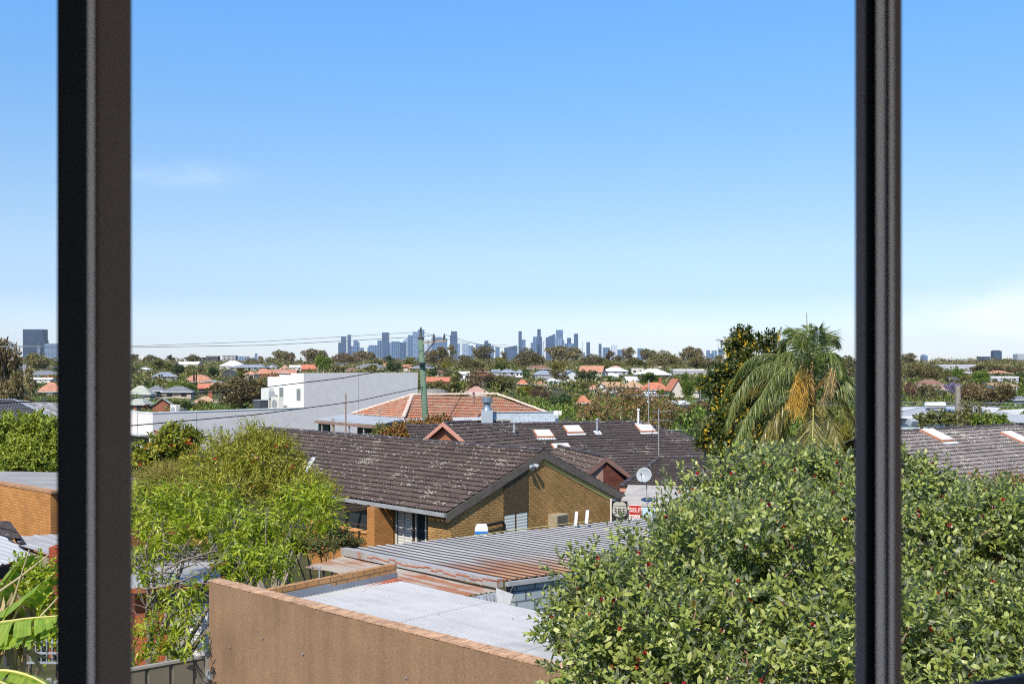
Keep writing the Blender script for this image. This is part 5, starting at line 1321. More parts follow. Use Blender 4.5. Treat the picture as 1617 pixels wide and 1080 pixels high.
# ---------------------------------------------------------------- palm
def palm():
    base = P(1284, 760, 25.5); base.z = gz(25)
    t = thing('queen_palm', base, 'tall feather palm with golden fibre and drooping fronds beside the thinner window bar', 'palm')
    hub = P(1283, 628, 25.5)
    mb = MB(); mb.tube([base, base.lerp(hub, .5)+Vector((.05, 0, 0)), hub-Z*.2], .17, 12, .13); mb.build('trunk', M['trunk_pale'], t, True)
    mb = MB(); mb.tube([P(1284, 640, 24.9), P(1282, 605, 24.8), P(1282, 572, 24.9)], .085, 10, .03); mb.build('crownshaft', plain('tan_sheath', (.36, .22, .08), .7, .25, 6.), t, True)
    k = 25.5/F
    def frond(pts, mat, leaf=.55, wd=.026, n=60, droop=.9, name='frond', stemmat=None, spread=1.0, y0=0):
        """a rachis through pixel points (px, py, dY) with hanging leaflets on both sides"""
        Q = [P(px, py, 25.5+dy) for px, py, dy in pts]
        S = []
        m = len(Q)-1
        for i in range(n+1):
            f = i/n*m; j = min(int(f), m-1); u = f-j
            p0, p1, p2, p3 = Q[max(0, j-1)], Q[j], Q[j+1], Q[min(m, j+2)]
            S.append(.5*((2*p1)+(p2-p0)*u+(2*p0-5*p1+4*p2-p3)*u*u+(3*p1-p0-3*p2+p3)*u**3))
        mb = MB(); mb.tube(S[::3]+[S[-1]], .016, 6, .004); fr = mb.build(name, stemmat or M['frond_stem'], t, True)
        pos, ax, no, ll = [], [], [], []
        for i in range(6, n):
            d = (S[min(n, i+1)]-S[i-1]).normalized(); side = d.cross(Z)
            if side.length < .2: side = Vector((1, 0, 0))
            side.normalize(); f = i/n
            for sg in (-1, 1):
                for q in range(2):
                    a = d*(.55+.4*f)+side*sg*spread*RNG.uniform(.5, 1.15)+Vector(RNG.normal(0, .16, 3))+Vector((0, 0, RNG.uniform(-.35, .4)))-Z*droop*.55
                    pos.append(S[i]); ax.append(a); no.append((Z*.6+side*sg*.4 if abs(d.z) < .75 else Vector((0, -1, .2)))+Vector(RNG.normal(0, .3, 3))); ll.append(leaf*math.sin(math.pi*(.12+.82*f))**.6*RNG.uniform(.6, 1.2))
        N = len(pos)
        me = leaves_mesh('leaflets', [tuple(p) for p in pos], [tuple(p) for p in ax], [tuple(p) for p in no], np.array(ll), np.full(N, wd), 'lance', .22*droop, .05)
        link_mesh(rel(me, base), 'leaflets', mat, fr)
    M['frond_stem'] = plain('frond_stem', (.20, .20, .07), .5, .2, 4.)
    tan = plain('frond_stem_tan', (.40, .25, .09), .6, .2, 4.)
    G_, O_, D_ = L['palm'], L['palm_old'], L['palm_dead']
    for pts, n in ([(1282, 600, 0), (1280, 560, 0), (1276, 515, .3)], 60), ([(1283, 600, .3), (1262, 550, .5), (1243, 535, .9), (1232, 560, 1.1)], 60), ([(1284, 600, 0), (1298, 548, .3), (1305, 528, .6), (1306, 545, 1)], 60), ([(1284, 600, -.3), (1290, 545, -.6), (1292, 518, -.9)], 60), ([(1283, 600, -.2), (1270, 550, -.6), (1258, 528, -1.0), (1250, 540, -1.2)], 60), ([(1283, 602, .4), (1275, 540, .8), (1262, 520, 1.2)], 50):
        frond(pts, G_, .42, .022, n, .6)
    frond([(1280, 606, .2), (1258, 560, .2), (1232, 560, .0), (1212, 590, -.2)], G_, .5, .02, 90, 1.3, spread=.8)
    frond([(1281, 606, -.1), (1262, 575, -.8), (1225, 590, -1.2), (1190, 650, -1.5), (1178, 690, -1.6)], G_, .52, .02, 100, 1.5, spread=.7)
    frond([(1281, 612, .3), (1225, 590, .9), (1175, 620, 1.3), (1150, 680, 1.5)], O_, .52, .02, 100, 1.5, spread=.7)
    frond([(1283, 600, .1), (1272, 548, .2), (1256, 522, .4), (1242, 522, .5)], G_, .42, .022, 60, .65)
    frond([(1284, 600, .1), (1293, 550, .2), (1312, 530, .4), (1322, 545, .5)], G_, .42, .022, 60, .65)
    frond([(1284, 604, -.2), (1300, 560, -.5), (1318, 560, -.8), (1330, 590, -1.0)], G_, .55, .028, 60, 1.1)
    frond([(1284, 602, -.4), (1278, 555, -1.0), (1270, 535, -1.5), (1266, 550, -1.9)], G_, .42, .022, 60, .7)
    # long arching fronds towards the gold flowered tree
    frond([(1280, 612, 0), (1240, 575, -.4), (1195, 582, -.8), (1162, 625, -1.0), (1146, 672, -1.1)], G_, .56, .02, 110, 1.5, spread=.7)
    frond([(1280, 615, 0), (1230, 562, .5), (1180, 570, .9), (1140, 630, 1.2)], G_, .56, .02, 110, 1.5, spread=.7)
    frond([(1280, 622, -.2), (1235, 605, -.9), (1190, 640, -1.5), (1160, 700, -1.8)], G_, .52, .02, 100, 1.5, spread=.7)
    frond([(1280, 625, 0), (1245, 630, -.6), (1215, 665, -1.0), (1190, 725, -1.2)], O_, .62, .03, 80, 1.4, spread=.8)
    frond([(1282, 625, .3), (1250, 640, .5), (1235, 690, .7), (1225, 735, .7)], O_, .55, .03, 70, 1.2)
    frond([(1284, 632, -.2), (1284, 655, -1.0), (1283, 690, -1.3), (1280, 735, -1.4)], O_, .62, .03, 70, .9, spread=1.0, stemmat=plain('yellow_midrib', (.55, .48, .14), .5, .1))
    frond([(1288, 632, 0), (1305, 650, -.7), (1322, 690, -1.0), (1330, 735, -1.1)], O_, .55, .03, 60, 1.1)
    frond([(1286, 618, .2), (1305, 585, .4), (1330, 585, .7), (1355, 620, .9), (1366, 660, 1)], G_, .62, .03, 80, 1.5, spread=.7)
    frond([(1286, 620, 0), (1310, 600, -.4), (1340, 605, -.8), (1368, 645, -1)], G_, .6, .03, 80, 1.5, spread=.7)
    frond([(1286, 622, .3), (1312, 620, .5), (1335, 632, .8), (1352, 670, 1.0)], O_, .45, .02, 60, 1.4, spread=.6)
    # dead fibre and old flower sprays
    for x0, y0, x1, y1, nn in ((1266, 580, 1254, 655, 260), (1262, 585, 1246, 640, 240), (1274, 590, 1266, 650, 220), (1312, 588, 1300, 632, 110), (1318, 590, 1312, 622, 60)):
        a, b = P(x0, y0, 24.3), P(x1, y1, 24.1)
        mb = MB(); mb.tube([P(1282, 622, 25.0), a.lerp(b, -.15), b], .02, 6, .006); sp = mb.build('flower_spray', tan, t)
        f = RNG.random(nn)[:, None]; pos = np.array(a)*(1-f)+np.array(b)*f+RNG.normal(0, .045, (nn, 3))
        ax = np.tile([[0, 0, -1.]], (nn, 1))+RNG.normal(0, .32, (nn, 3)); me = leaves_mesh('fibre', pos, ax, rdir(nn), RNG.uniform(.12, .36, nn), np.full(nn, .012), 'lance', .1, .05)
        link_mesh(rel(me, base), 'fibre', D_ if x0 < 1300 else L['dry'], sp)
    mb = MB(); mb.tube([P(1275, 525, 25.8), P(1273.5, 494, 25.8)], .016, 6, .008); mb.build('spear_leaf', M['frond_stem'], t)
palm()
def banana():
    base = P(-60, 1100, 11.5); base.z = 0
    t = thing('banana_plant', base, 'banana plant with broad torn yellow green leaves below the brick garage', 'banana plant')
    mb = MB()
    for dx in (0, .5, -.4): mb.tube([base+Vector((dx, 0, 0)), base+Vector((dx+.1, .05, 1.8))], .11, 10, .07)
    mb.build('stem', plain('banana_stem', (.25, .24, .08), .7, .3, 4.), t, True)
    ribm = plain('banana_midrib', (.50, .44, .16), .5, .1)
    def leaf(pts, wmax, mat, hang=.7, seed=0, torn=.25):
        rg = np.random.default_rng(seed)
        Q = [P(*p) for p in pts]; n = 40; S = []; m = len(Q)-1
        for i in range(n+1):
            f = i/n*m; j = min(int(f), m-1); u = f-j
            p0, p1, p2, p3 = Q[max(0, j-1)], Q[j], Q[j+1], Q[min(m, j+2)]
            S.append(.5*((2*p1)+(p2-p0)*u+(2*p0-5*p1+4*p2-p3)*u*u+(3*p1-p0-3*p2+p3)*u**3))
        mb = MB(); mb.tube(S[::4]+[S[-1]], .022, 7, .006); r = mb.build('leaf', ribm, t, True)
        mb = MB()
        for sg in (-1, 1):
            off = 0; sl = 0
            for i in range(n):
                if rg.random() < torn: off = rg.normal(0, .12); sl = rg.normal(0, .06)
                d = (S[i+1]-S[i]); side = d.cross(Z).normalized()*sg
                f = i/n; w = wmax*(math.sin(math.pi*min(1, .10+f*.88))**.55)
                w1 = wmax*(math.sin(math.pi*min(1, .10+(f+1/n)*.88))**.55)
                def pt(c, ww, u): return c+side*ww*u*(1-.28*u*hang)+d.normalized()*(ww*u*.22+sl*u)-Z*(ww*hang*u*u*(.85+off)-.06*u*ww)
                for a0, a1 in ((0, .35), (.35, .7), (.7, 1.)):
                    g = .0 if rg.random() > .12 else .1
                    mb.face(pt(S[i], w, a0), pt(S[i+1], w1, a0), pt(S[i+1], w1, a1-g*(a1 == 1.)), pt(S[i], w, a1))
        mb.build('blade', mat, r, True)
    B_ = L['banana']
    leaf([(-60, 1040, 11.4), (-20, 985, 11.2), (35, 945, 11.0), (82, 908, 10.8)], .26, B_, .75, 1)
    leaf([(-70, 1050, 11.3), (-20, 992, 11.0), (30, 978, 10.7), (92, 972, 10.4)], .27, B_, .9, 2)
    leaf([(-70, 1060, 11.3), (-10, 1012, 10.9), (40, 1000, 10.6), (95, 988, 10.4)], .20, B_, .9, 3, .4)
    leaf([(-60, 1070, 10.8), (0, 1058, 10.5), (50, 1068, 10.3), (90, 1092, 10.1)], .22, B_, .7, 4)
    leaf([(-60, 1000, 11.8), (-10, 945, 11.6), (15, 905, 11.5), (38, 880, 11.4)], .20, B_, .9, 5, .45)
    leaf([(-50, 1090, 10.6), (-10, 1075, 10.3), (20, 1085, 10.0)], .22, B_, .6, 6)
    mb = MB()
    for a in ([(-10, 1000, 11.2), (20, 950, 11), (46, 868, 10.8)], [(-10, 940, 11.3), (30, 912, 11), (76, 876, 10.9)], [(0, 1015, 11), (30, 960, 11), (48, 945, 10.9)], [(40, 992, 10.6), (62, 975, 10.6), (94, 940, 10.6)]):
        mb.tube([P(*q) for q in a], .016, 6, .006)
    mb.build('dry_midrib', plain('dry_midrib', (.52, .42, .26), .7, .2), t)
    nn = 90; pos = np.array([tuple(P(RNG.uniform(-10, 50), RNG.uniform(930, 1020), 11.2)) for _ in range(nn)])
    ax = np.tile([[.1, 0, -1.]], (nn, 1))+RNG.normal(0, .35, (nn, 3)); link_mesh(rel(leaves_mesh('dry_blade', pos, ax, rdir(nn), RNG.uniform(.2, .6, nn), np.full(nn, .06), 'lance', .15, .1), base), 'dry_blade', L['dry'], t)
banana()
simple_shrub('young_citrus', 'young bright green leafy sapling between banana leaves and brick pier', 'sapling',
    [(62, 905, 17, 20, 18), (45, 945, 17, 22, 16), (70, 960, 16.8, 20, 20), (60, 1000, 16.5, 26, 18), (85, 1010, 16.4, 18, 24), (40, 900, 17, 12, 12)], 300, 8, .12, .045, L['peach'], 'oval', .2, zbase=0)
# ================================================================ outbuildings between and behind the plants
def brick_garage():
    a, c = P(0, 765, 31.0), P(80, 779, 28.9); c.z = a.z
    d = (c-a).normalized(); bk = Vector((-d.y, d.x, 0)); bk = bk if bk.y > 0 else -bk
    t = thing('brick_garage', a+Vector((0, 2, -3)), 'orange brick garage with ribbed grey roof beyond the banana plant', 'garage')
    zb = gz(30)-.3; s = a-d*6
    L_ = (c-s).length
    mb = MB(); mb.obox(Vector((s.x, s.y, zb)), d*L_, bk*.23, Z*(a.z-zb)); mb.obox(Vector((c.x, c.y, zb))-d*.23+bk*.231, d*.23, bk*5, Z*(a.z-.1-zb)); w = mb.build('wall', M['orange_brick'], t)
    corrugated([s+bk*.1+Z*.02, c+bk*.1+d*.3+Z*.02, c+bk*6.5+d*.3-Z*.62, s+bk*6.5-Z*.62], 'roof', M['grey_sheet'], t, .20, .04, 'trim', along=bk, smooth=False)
    mb = MB(); mb.obox(s-bk*.02+Z*.002, d*(L_+.1), bk*.24, Z*.07); mb.build('coping', plain('coping_rust', (.36, .2, .11), .8, .3), w)
brick_garage()
def left_roofs():
    t = thing('carport', PZ(30, 900, 1.6)+Z*-1.6, 'low grey ribbed carport roof with dark fascia behind banana leaves', 'carport')
    a, b, c, d = PZ(-60, 905, 2.2), PZ(57, 882, 2.2), PZ(2, 845, 2.35), PZ(-60, 850, 2.35)
    corrugated([a, b, c, d], 'roof', M['steel_roof'], t, .19, .03, 'trim', smooth=False)
    mb = MB(); mb.obox(a-Z*.28, b-a, Vector((.03, -.05, 0)), Z*.26); mb.obox(b-Z*.24, c-b, Vector((.05, .02, 0)), Z*.24); mb.build('fascia', M['black'], t)
    mb = MB()
    for q in (a.lerp(b, .55), a.lerp(b, .97), c): mb = MB(); mb.tube([Vector((q.x, q.y+.1, 0)), q-Z*.1+Vector((0, .1, 0))], .05, 8); mb.build('post', M['darkgrey'], t)
    t = thing('flat_roof_annex', PZ(60, 890, 1.6)+Z*-1.6, 'flat weathered grey sheet roof at the foot of the orange brick garage', 'annex')
    a, b, c, d = PZ(30, 862, 1.9), PZ(100, 882, 1.9), PZ(120, 842, 1.95), PZ(20, 846, 1.95)
    corrugated([a, b, c, d], 'roof', M['old_sheet'], t, .3, .02, 'trim', along=(b-a), smooth=False)
    mb = MB(); mb.obox(Vector((a.x, a.y+.1, -.2)), (b-a), Vector((.05, .15, 0)), Z*1.98); mb.build('wall', M['timber_post'], t)
    t = thing('tiled_porch', PZ(10, 860, 2.0)+Z*-2, 'small dark tiled roof end in front of the orange brick garage', 'porch')
    a, b, c, d = P(-70, 850, 26.6), P(35, 842, 25.6), P(12, 826, 27.6), P(-70, 828, 28.8); b.z = a.z
    tiled([a, b, c, d], 'roof', M['dark_tile_clean'], t)
    mb = MB(); ridge_caps(mb, d, c, .09); ridge_caps(mb, c, b+Z*.06, .09); mb.build('ridge_cap', M['cap_dark'], t)
    mb = MB(); mb.obox(a-Z*.2, b-a, Vector((.02, -.08, 0)), Z*.2); mb.build('gutter', M['black'], t)
    mb = MB(); q = Vector((a.x, a.y+.5, -.8)); mb.obox(q, (b-a)*.95, Vector((.05, .2, 0)), Z*(a.z+.65)); mb.build('wall', M['red_brick'], t)
    p0 = PZ(80, 1010, 0.4); t0 = P(84, 864, p0.y)
    mb = MB(); mb.box(t0.x-.10, t0.x+.25, p0.y, p0.y+.36, 0, t0.z); o = mb.build('brick_pier', M['red_brick']); tag(o, 'narrow red brick pier beside the wide window bar', 'brick pier')
    t = thing('picket_railing', PZ(75, 1030, .3)*1, 'short pale metal picket railing low behind banana leaves', 'railing')
    q = P(48, 1020, 15.5); mb = MB()
    for i in range(14): mb.tube([q+Vector((i*.085, 0, -.28)), q+Vector((i*.085, 0, .05))], .01, 6); mb.lathe(q+Vector((i*.085, 0, .05)), [(.022, 0), (.001, .09)], 6)
    mb.build('picket', M['midgrey'], t)
    mb = MB(); mb.box(q.x-.05, q.x+1.2, q.y-.015, q.y+.015, q.z-.12, q.z-.09).box(q.x-.05, q.x+1.2, q.y-.015, q.y+.015, q.z-.27, q.z-.24); mb.build('rail', M['midgrey'], t)
left_roofs()
def back_sheds():
    t = thing('flat_shed', PZ(270, 960, .8)*1, 'low shed with chalky flat roof and white door behind the bare peach branches', 'shed')
    a, b, c, d = PZ(195, 940, 1.95), PZ(345, 928, 1.95), PZ(350, 893, 1.97), PZ(215, 897, 1.97)
    mb = MB(); mb.prism([a, b, c, d], Z*.10); mb.build('roof', M['old_sheet'], t)
    mb = MB(); mb.obox(a-Z*.002+Vector((0, -.02, .03)), b-a, Vector((0, .03, 0)), Z*.10); mb.build('fascia', M['rust_trim'], t)
    mb = MB(); q = Vector((a.x+.1, a.y+.35, -.1)); mb.obox(q, (b-a)*.36, Vector((.02, .15, 0)), Z*2.03); mb.build('wall', brickmat('shed_orange_brick', (.50, .14, .05), (.40, .10, .04), (.25, .14, .1)), t)
    mb = MB(); q2 = q+(b-a)*.362; mb.obox(q2, (b-a)*.64, Vector((.02, .15, 0)), Z*2.03); mb.build('side_wall', M['concrete'], t)
    mb = MB(); q3 = q+(b-a)*.58+Vector((0, -.03, .1)); mb.obox(q3, (b-a)*.22, Vector((0, .03, 0)), Z*1.6); mb.build('door', M['white_paint'], t)
    t = thing('old_roof', PZ(270, 890, 1)*1, 'low weathered dark roof with loose bricks behind the lime green tree', 'roof')
    a, b, c, d = PZ(180, 893, 1.8), PZ(352, 890, 1.8), PZ(420, 862, 1.9), PZ(190, 866, 1.9)
    tiled([a, b, c, d], 'roof', M['grey_tile'], t)
    mb = MB(); mb.obox(Vector((a.x, a.y+.3, -.3)), b-a, Vector((0, .2, 0)), Z*2.0); mb.build('wall', M['brown_brick'], t)
    for px, py, lab in ((345, 896, 'single orange brick lying on the chalky flat shed roof'), (332, 898, 'chipped orange brick beside another on the shed roof')):
        p = PZ(px, py, 2.07); mb = MB(); mb.obox(p, Vector((.2, .08, 0)), Vector((-.05, .12, 0)), Z*.09); tag(mb.build('loose_brick', M['terracotta'], bevel=.006), lab, 'brick')
back_sheds()
def steel_roof_houses():
    t = thing('steel_roof_house', P(1480, 670, 62), 'pale steel roofed house with a solar water heater behind the sunlit tiles', 'house')
    r0, r1 = P(1465, 642, 66), P(1545, 642.5, 66); e0, e1 = P(1395, 657, 60), P(1560, 660, 59); r1.z = r0.z; e1.z = e0.z
    b0, b1 = P(1400, 652, 72), P(1580, 652, 72); b0.z = b1.z = e0.z
    for q in ([r0, r1, e1, e0], [r0, e0, b0], [r1, e1, b1], [r0, r1, b1, b0]): corrugated(q, 'roof', M['steel_roof'], t, .25, .02, 'trim', smooth=False)
    mb = MB(); mb.tube([r0, r1], .09, 8); mb.tube([r0, e0], .08, 8); mb.tube([r1, e1], .08, 8); mb.build('ridge_cap', M['midgrey'], t)
    zb = gz(62); mb = MB(); mb.prism([Vector((q.x*.99, q.y+.4, zb)) for q in (e0, e1)]+[Vector((b1.x*.99, b1.y-.4, zb)), Vector((b0.x*.99, b0.y-.4, zb))], Z*(e0.z-.05-zb)); mb.build('wall', plain('teal_weatherboard', (.40, .46, .46), .7, .1), t)
    mb = MB(); mb.obox(e0-Z*.12, e1-e0, Vector((0, -.1, 0)), Z*.14); mb.build('gutter', M['gutter_white'], t)
    n = (r1-r0).cross(e0-r0).normalized(); n = n if n.z > 0 else -n
    u = (r1-r0).normalized(); v = n.cross(u); v = v if v.z > 0 else -v
    p = on_plane(1478, 648, r0, n)
    mb = MB(); mb.obox(p-u*.7-v*2.0+n*.08, u*1.3, v*1.9, n*.08); pn = mb.build('solar_panel', M['solar'], t)
    mb = MB(); q = p+v*.15+n*.32; mb.lathe(q-u*.65, [(.05, 0), (.22, .04), (.22, 1.26), (.05, 1.3)], 14, u); mb.build('water_heater', M['white_paint'], t)
    t = thing('grey_annex', P(1570, 665, 64), 'low pale house with shallow steel roof and grey end wall by the window edge', 'house')
    r0, r1 = P(1535, 648, 68), P(1578, 647, 68); e0, e1 = P(1528, 655, 63), P(1607, 656, 62); r1.z = r0.z; e1.z = e0.z
    b1 = P(1620, 652, 72); b1.z = e0.z
    for q in ([r0, r1, e1, e0], [r1, e1, b1]): corrugated(q, 'roof', M['steel_roof'], t, .25, .02, 'trim', smooth=False)
    mb = MB(); q = Vector((e0.x, e0.y+.4, zb)); mb.obox(q, (e1-e0)*.97, Vector((.3, 3.5, 0)), Z*(e0.z-zb-.05)); mb.build('wall', W['grey'], t)
    t = thing('lean_to', P(1610, 670, 58), 'small pale lean-to roof at the very edge behind the sunlit tiles', 'lean-to')
    a, b, c, d = P(1585, 668, 56), P(1640, 668, 56), P(1640, 654, 60), P(1592, 655, 60)
    corrugated([a, b, c, d], 'roof', M['steel_roof'], t, .25, .02, 'trim', smooth=False)
    mb = MB(); mb.obox(Vector((a.x, a.y+.2, zb)), b-a, Vector((0, 3, 0)), Z*(a.z-zb-.1)); mb.build('wall', W['cream'], t)
    t = thing('grey_roof_house', P(20, 670, 58), 'near house with broad pale grey tiled roof behind the bright leafy tree', 'house')
    r0, r1 = P(-140, 634, 64), P(22, 634, 66); e0, e1 = P(-140, 668, 55), P(96, 666, 56); r1.z = r0.z; e1.z = e0.z
    b1 = Vector((e1.x-1, e1.y+14, e0.z)); gt = tilemat('pale_grey_tile', (.40, .40, .41), (.32, .32, .33), (.5, .5, .48), .2)
    tiled([r0, r1, e1, e0], 'roof', gt, t); tiled([r1, e1, b1], 'roof', gt, t)
    mb = MB(); ridge_caps(mb, r0+Z*.04, r1+Z*.04); ridge_caps(mb, r1+Z*.04, e1+Z*.05); mb.build('ridge_cap', M['midgrey'], t)
    mb = MB(); mb.obox(Vector((e0.x, e0.y+.5, gz(56))), (e1-e0)*.97, Vector((0, 9, 0)), Z*(e0.z-.1-gz(56))); mb.build('wall', W['blond'], t)
steel_roof_houses()
simple_shrub('garden_bush', 'loose olive bush in front of the solar water heater', 'shrub', [(1470, 662, 55, 9, 4), (1490, 660, 55, 8, 5), (1452, 665, 54, 8, 4), (1503, 663, 54, 7, 4)], 180, 6, .26, .09, L['olive'], 'oval', .25)
simple_shrub('garden_bush', 'fresh green bush before the low grey end wall', 'shrub', [(1560, 665, 55, 11, 4), (1540, 666, 54, 10, 4), (1582, 667, 54, 8, 4)], 180, 6, .26, .09, L['broad'], 'oval', .25)
simple_shrub('sparse_sapling', 'sparse twiggy sapling beside the plain timber pole', 'sapling', [(1530, 650, 54.5, 12, 12), (1545, 655, 54.5, 9, 8), (1522, 665, 54, 9, 7)], 110, 6, .24, .08, L['gum'], 'oval', .3, inner=.05)
# ================================================================ the suburb on the far slope
HOUSES = []
def house(x0, x1, ridge, eave, base, roof, wall, label, kind='hip', yaw=0., win=2, name='house', cat='house', chim=False, Y=None, dep=.7):
    Y = Y or Yof(base); k = Y/F
    w = (x1-x0)*k; d = max(7., w*dep); rh = max(.15, (eave-ridge)*k); wh = max(2.7, (base-eave)*k)
    ze = CAMZ-(eave-HZ)*k; cx = ((x0+x1)/2-CX)*k
    d = min(d, 15.)
    base_ = Vector((cx, Y+d/2, ze-wh)); HOUSES.append((cx, Y, w))
    t = thing(name, base_, label, cat)
    c, s = math.cos(yaw), math.sin(yaw)
    def pt(x, y, z): return base_+Vector((x*c-y*s, x*s+y*c, z))
    def rect(x, y, z): return [pt(-x, -y, z), pt(x, -y, z), pt(x, y, z), pt(-x, y, z)]
    ov = .45 if kind != 'flat' else .1
    W2, D2 = w/2-ov, d/2-ov
    mb = MB()
    if kind == 'gable_front':
        mb.prism([pt(-W2, -D2, -.8), pt(W2, -D2, -.8), pt(W2, -D2, wh), pt(0, -D2, wh+rh*.9), pt(-W2, -D2, wh)], pt(0, D2, 0)-pt(0, -D2, 0))
    elif kind == 'gable':
        mb.prism(rect(W2, D2, -.8), Z*(wh+.8))
        for sx in (-1, 1): mb.prism([pt(sx*W2, -D2, wh), pt(sx*W2, D2, wh), pt(sx*W2, 0, wh+rh*.9)], (pt(-sx*.2, 0, 0)-pt(0, 0, 0)))
    else: mb.prism(rect(W2, D2, -.8), Z*(wh+.8-.02))
    wl = mb.build('wall', wall, t)
    mb = MB(); x, y = w/2, d/2; th = Z*.18
    if kind == 'hip':
        r = max(w/2-d/2, w*.08); a0, a1 = pt(-r, 0, wh+rh), pt(r, 0, wh+rh); q = rect(x, y, wh)
        mb.face(q[0], q[1], a1, a0); mb.face(q[1], q[2], a1); mb.face(q[2], q[3], a0, a1); mb.face(q[3], q[0], a0); mb.face(*q[::-1])
        fm = MB()
        for i in range(4):
            a, b = q[i], q[(i+1) % 4]; fm.obox(a-Z*.22, b-a, (b-a).cross(Z).normalized()*.08, Z*.2)
        fm.build('gutter', M['gutter_white'], t)
    elif kind == 'gable':
        for sy in (-1, 1): mb.prism([pt(-x, sy*y, wh), pt(x, sy*y, wh), pt(x, 0, wh+rh), pt(-x, 0, wh+rh)], th)
    elif kind == 'gable_front':
        for sx in (-1, 1): mb.prism([pt(sx*x, -y, wh), pt(sx*x, y, wh), pt(0, y, wh+rh), pt(0, -y, wh+rh)], th)
    elif kind == 'skillion': mb.prism([pt(-x, -y, wh), pt(x, -y, wh), pt(x, y, wh+rh), pt(-x, y, wh+rh)], th)
    else: mb.prism(rect(x, y, wh), Z*max(.3, rh))
    rf = mb.build('roof', roof, t)
    if chim:
        mb = MB(); mb.prism([pt(w*.2+a, b, wh+rh*.3) for a, b in ((-.5, -.4), (.5, -.4), (.5, .4), (-.5, .4))], Z*(rh+.9)); mb.build('chimney', W['brick'], rf)
    if win and wh > 2.:
        st = 2 if wh > 5 else 1; nx = max(2, int(w/4.2))
        for j in range(st):
            for i in range(nx):
                xx = -W2+(i+.5)*2*W2/nx; zz = (.35+.5*j)*wh if st > 1 else wh*.42
                mb = MB(); ww = min(1.7, W2*.6/nx*2)
                mb.prism([pt(xx-ww/2, -D2-.03, zz), pt(xx+ww/2, -D2-.03, zz), pt(xx+ww/2, -D2-.03, zz+min(1.3, wh*.4)), pt(xx-ww/2, -D2-.03, zz+min(1.3, wh*.4))], pt(0, -.04, 0)-pt(0, 0, 0)); mb.build('window', M['glass'], t)
    return t
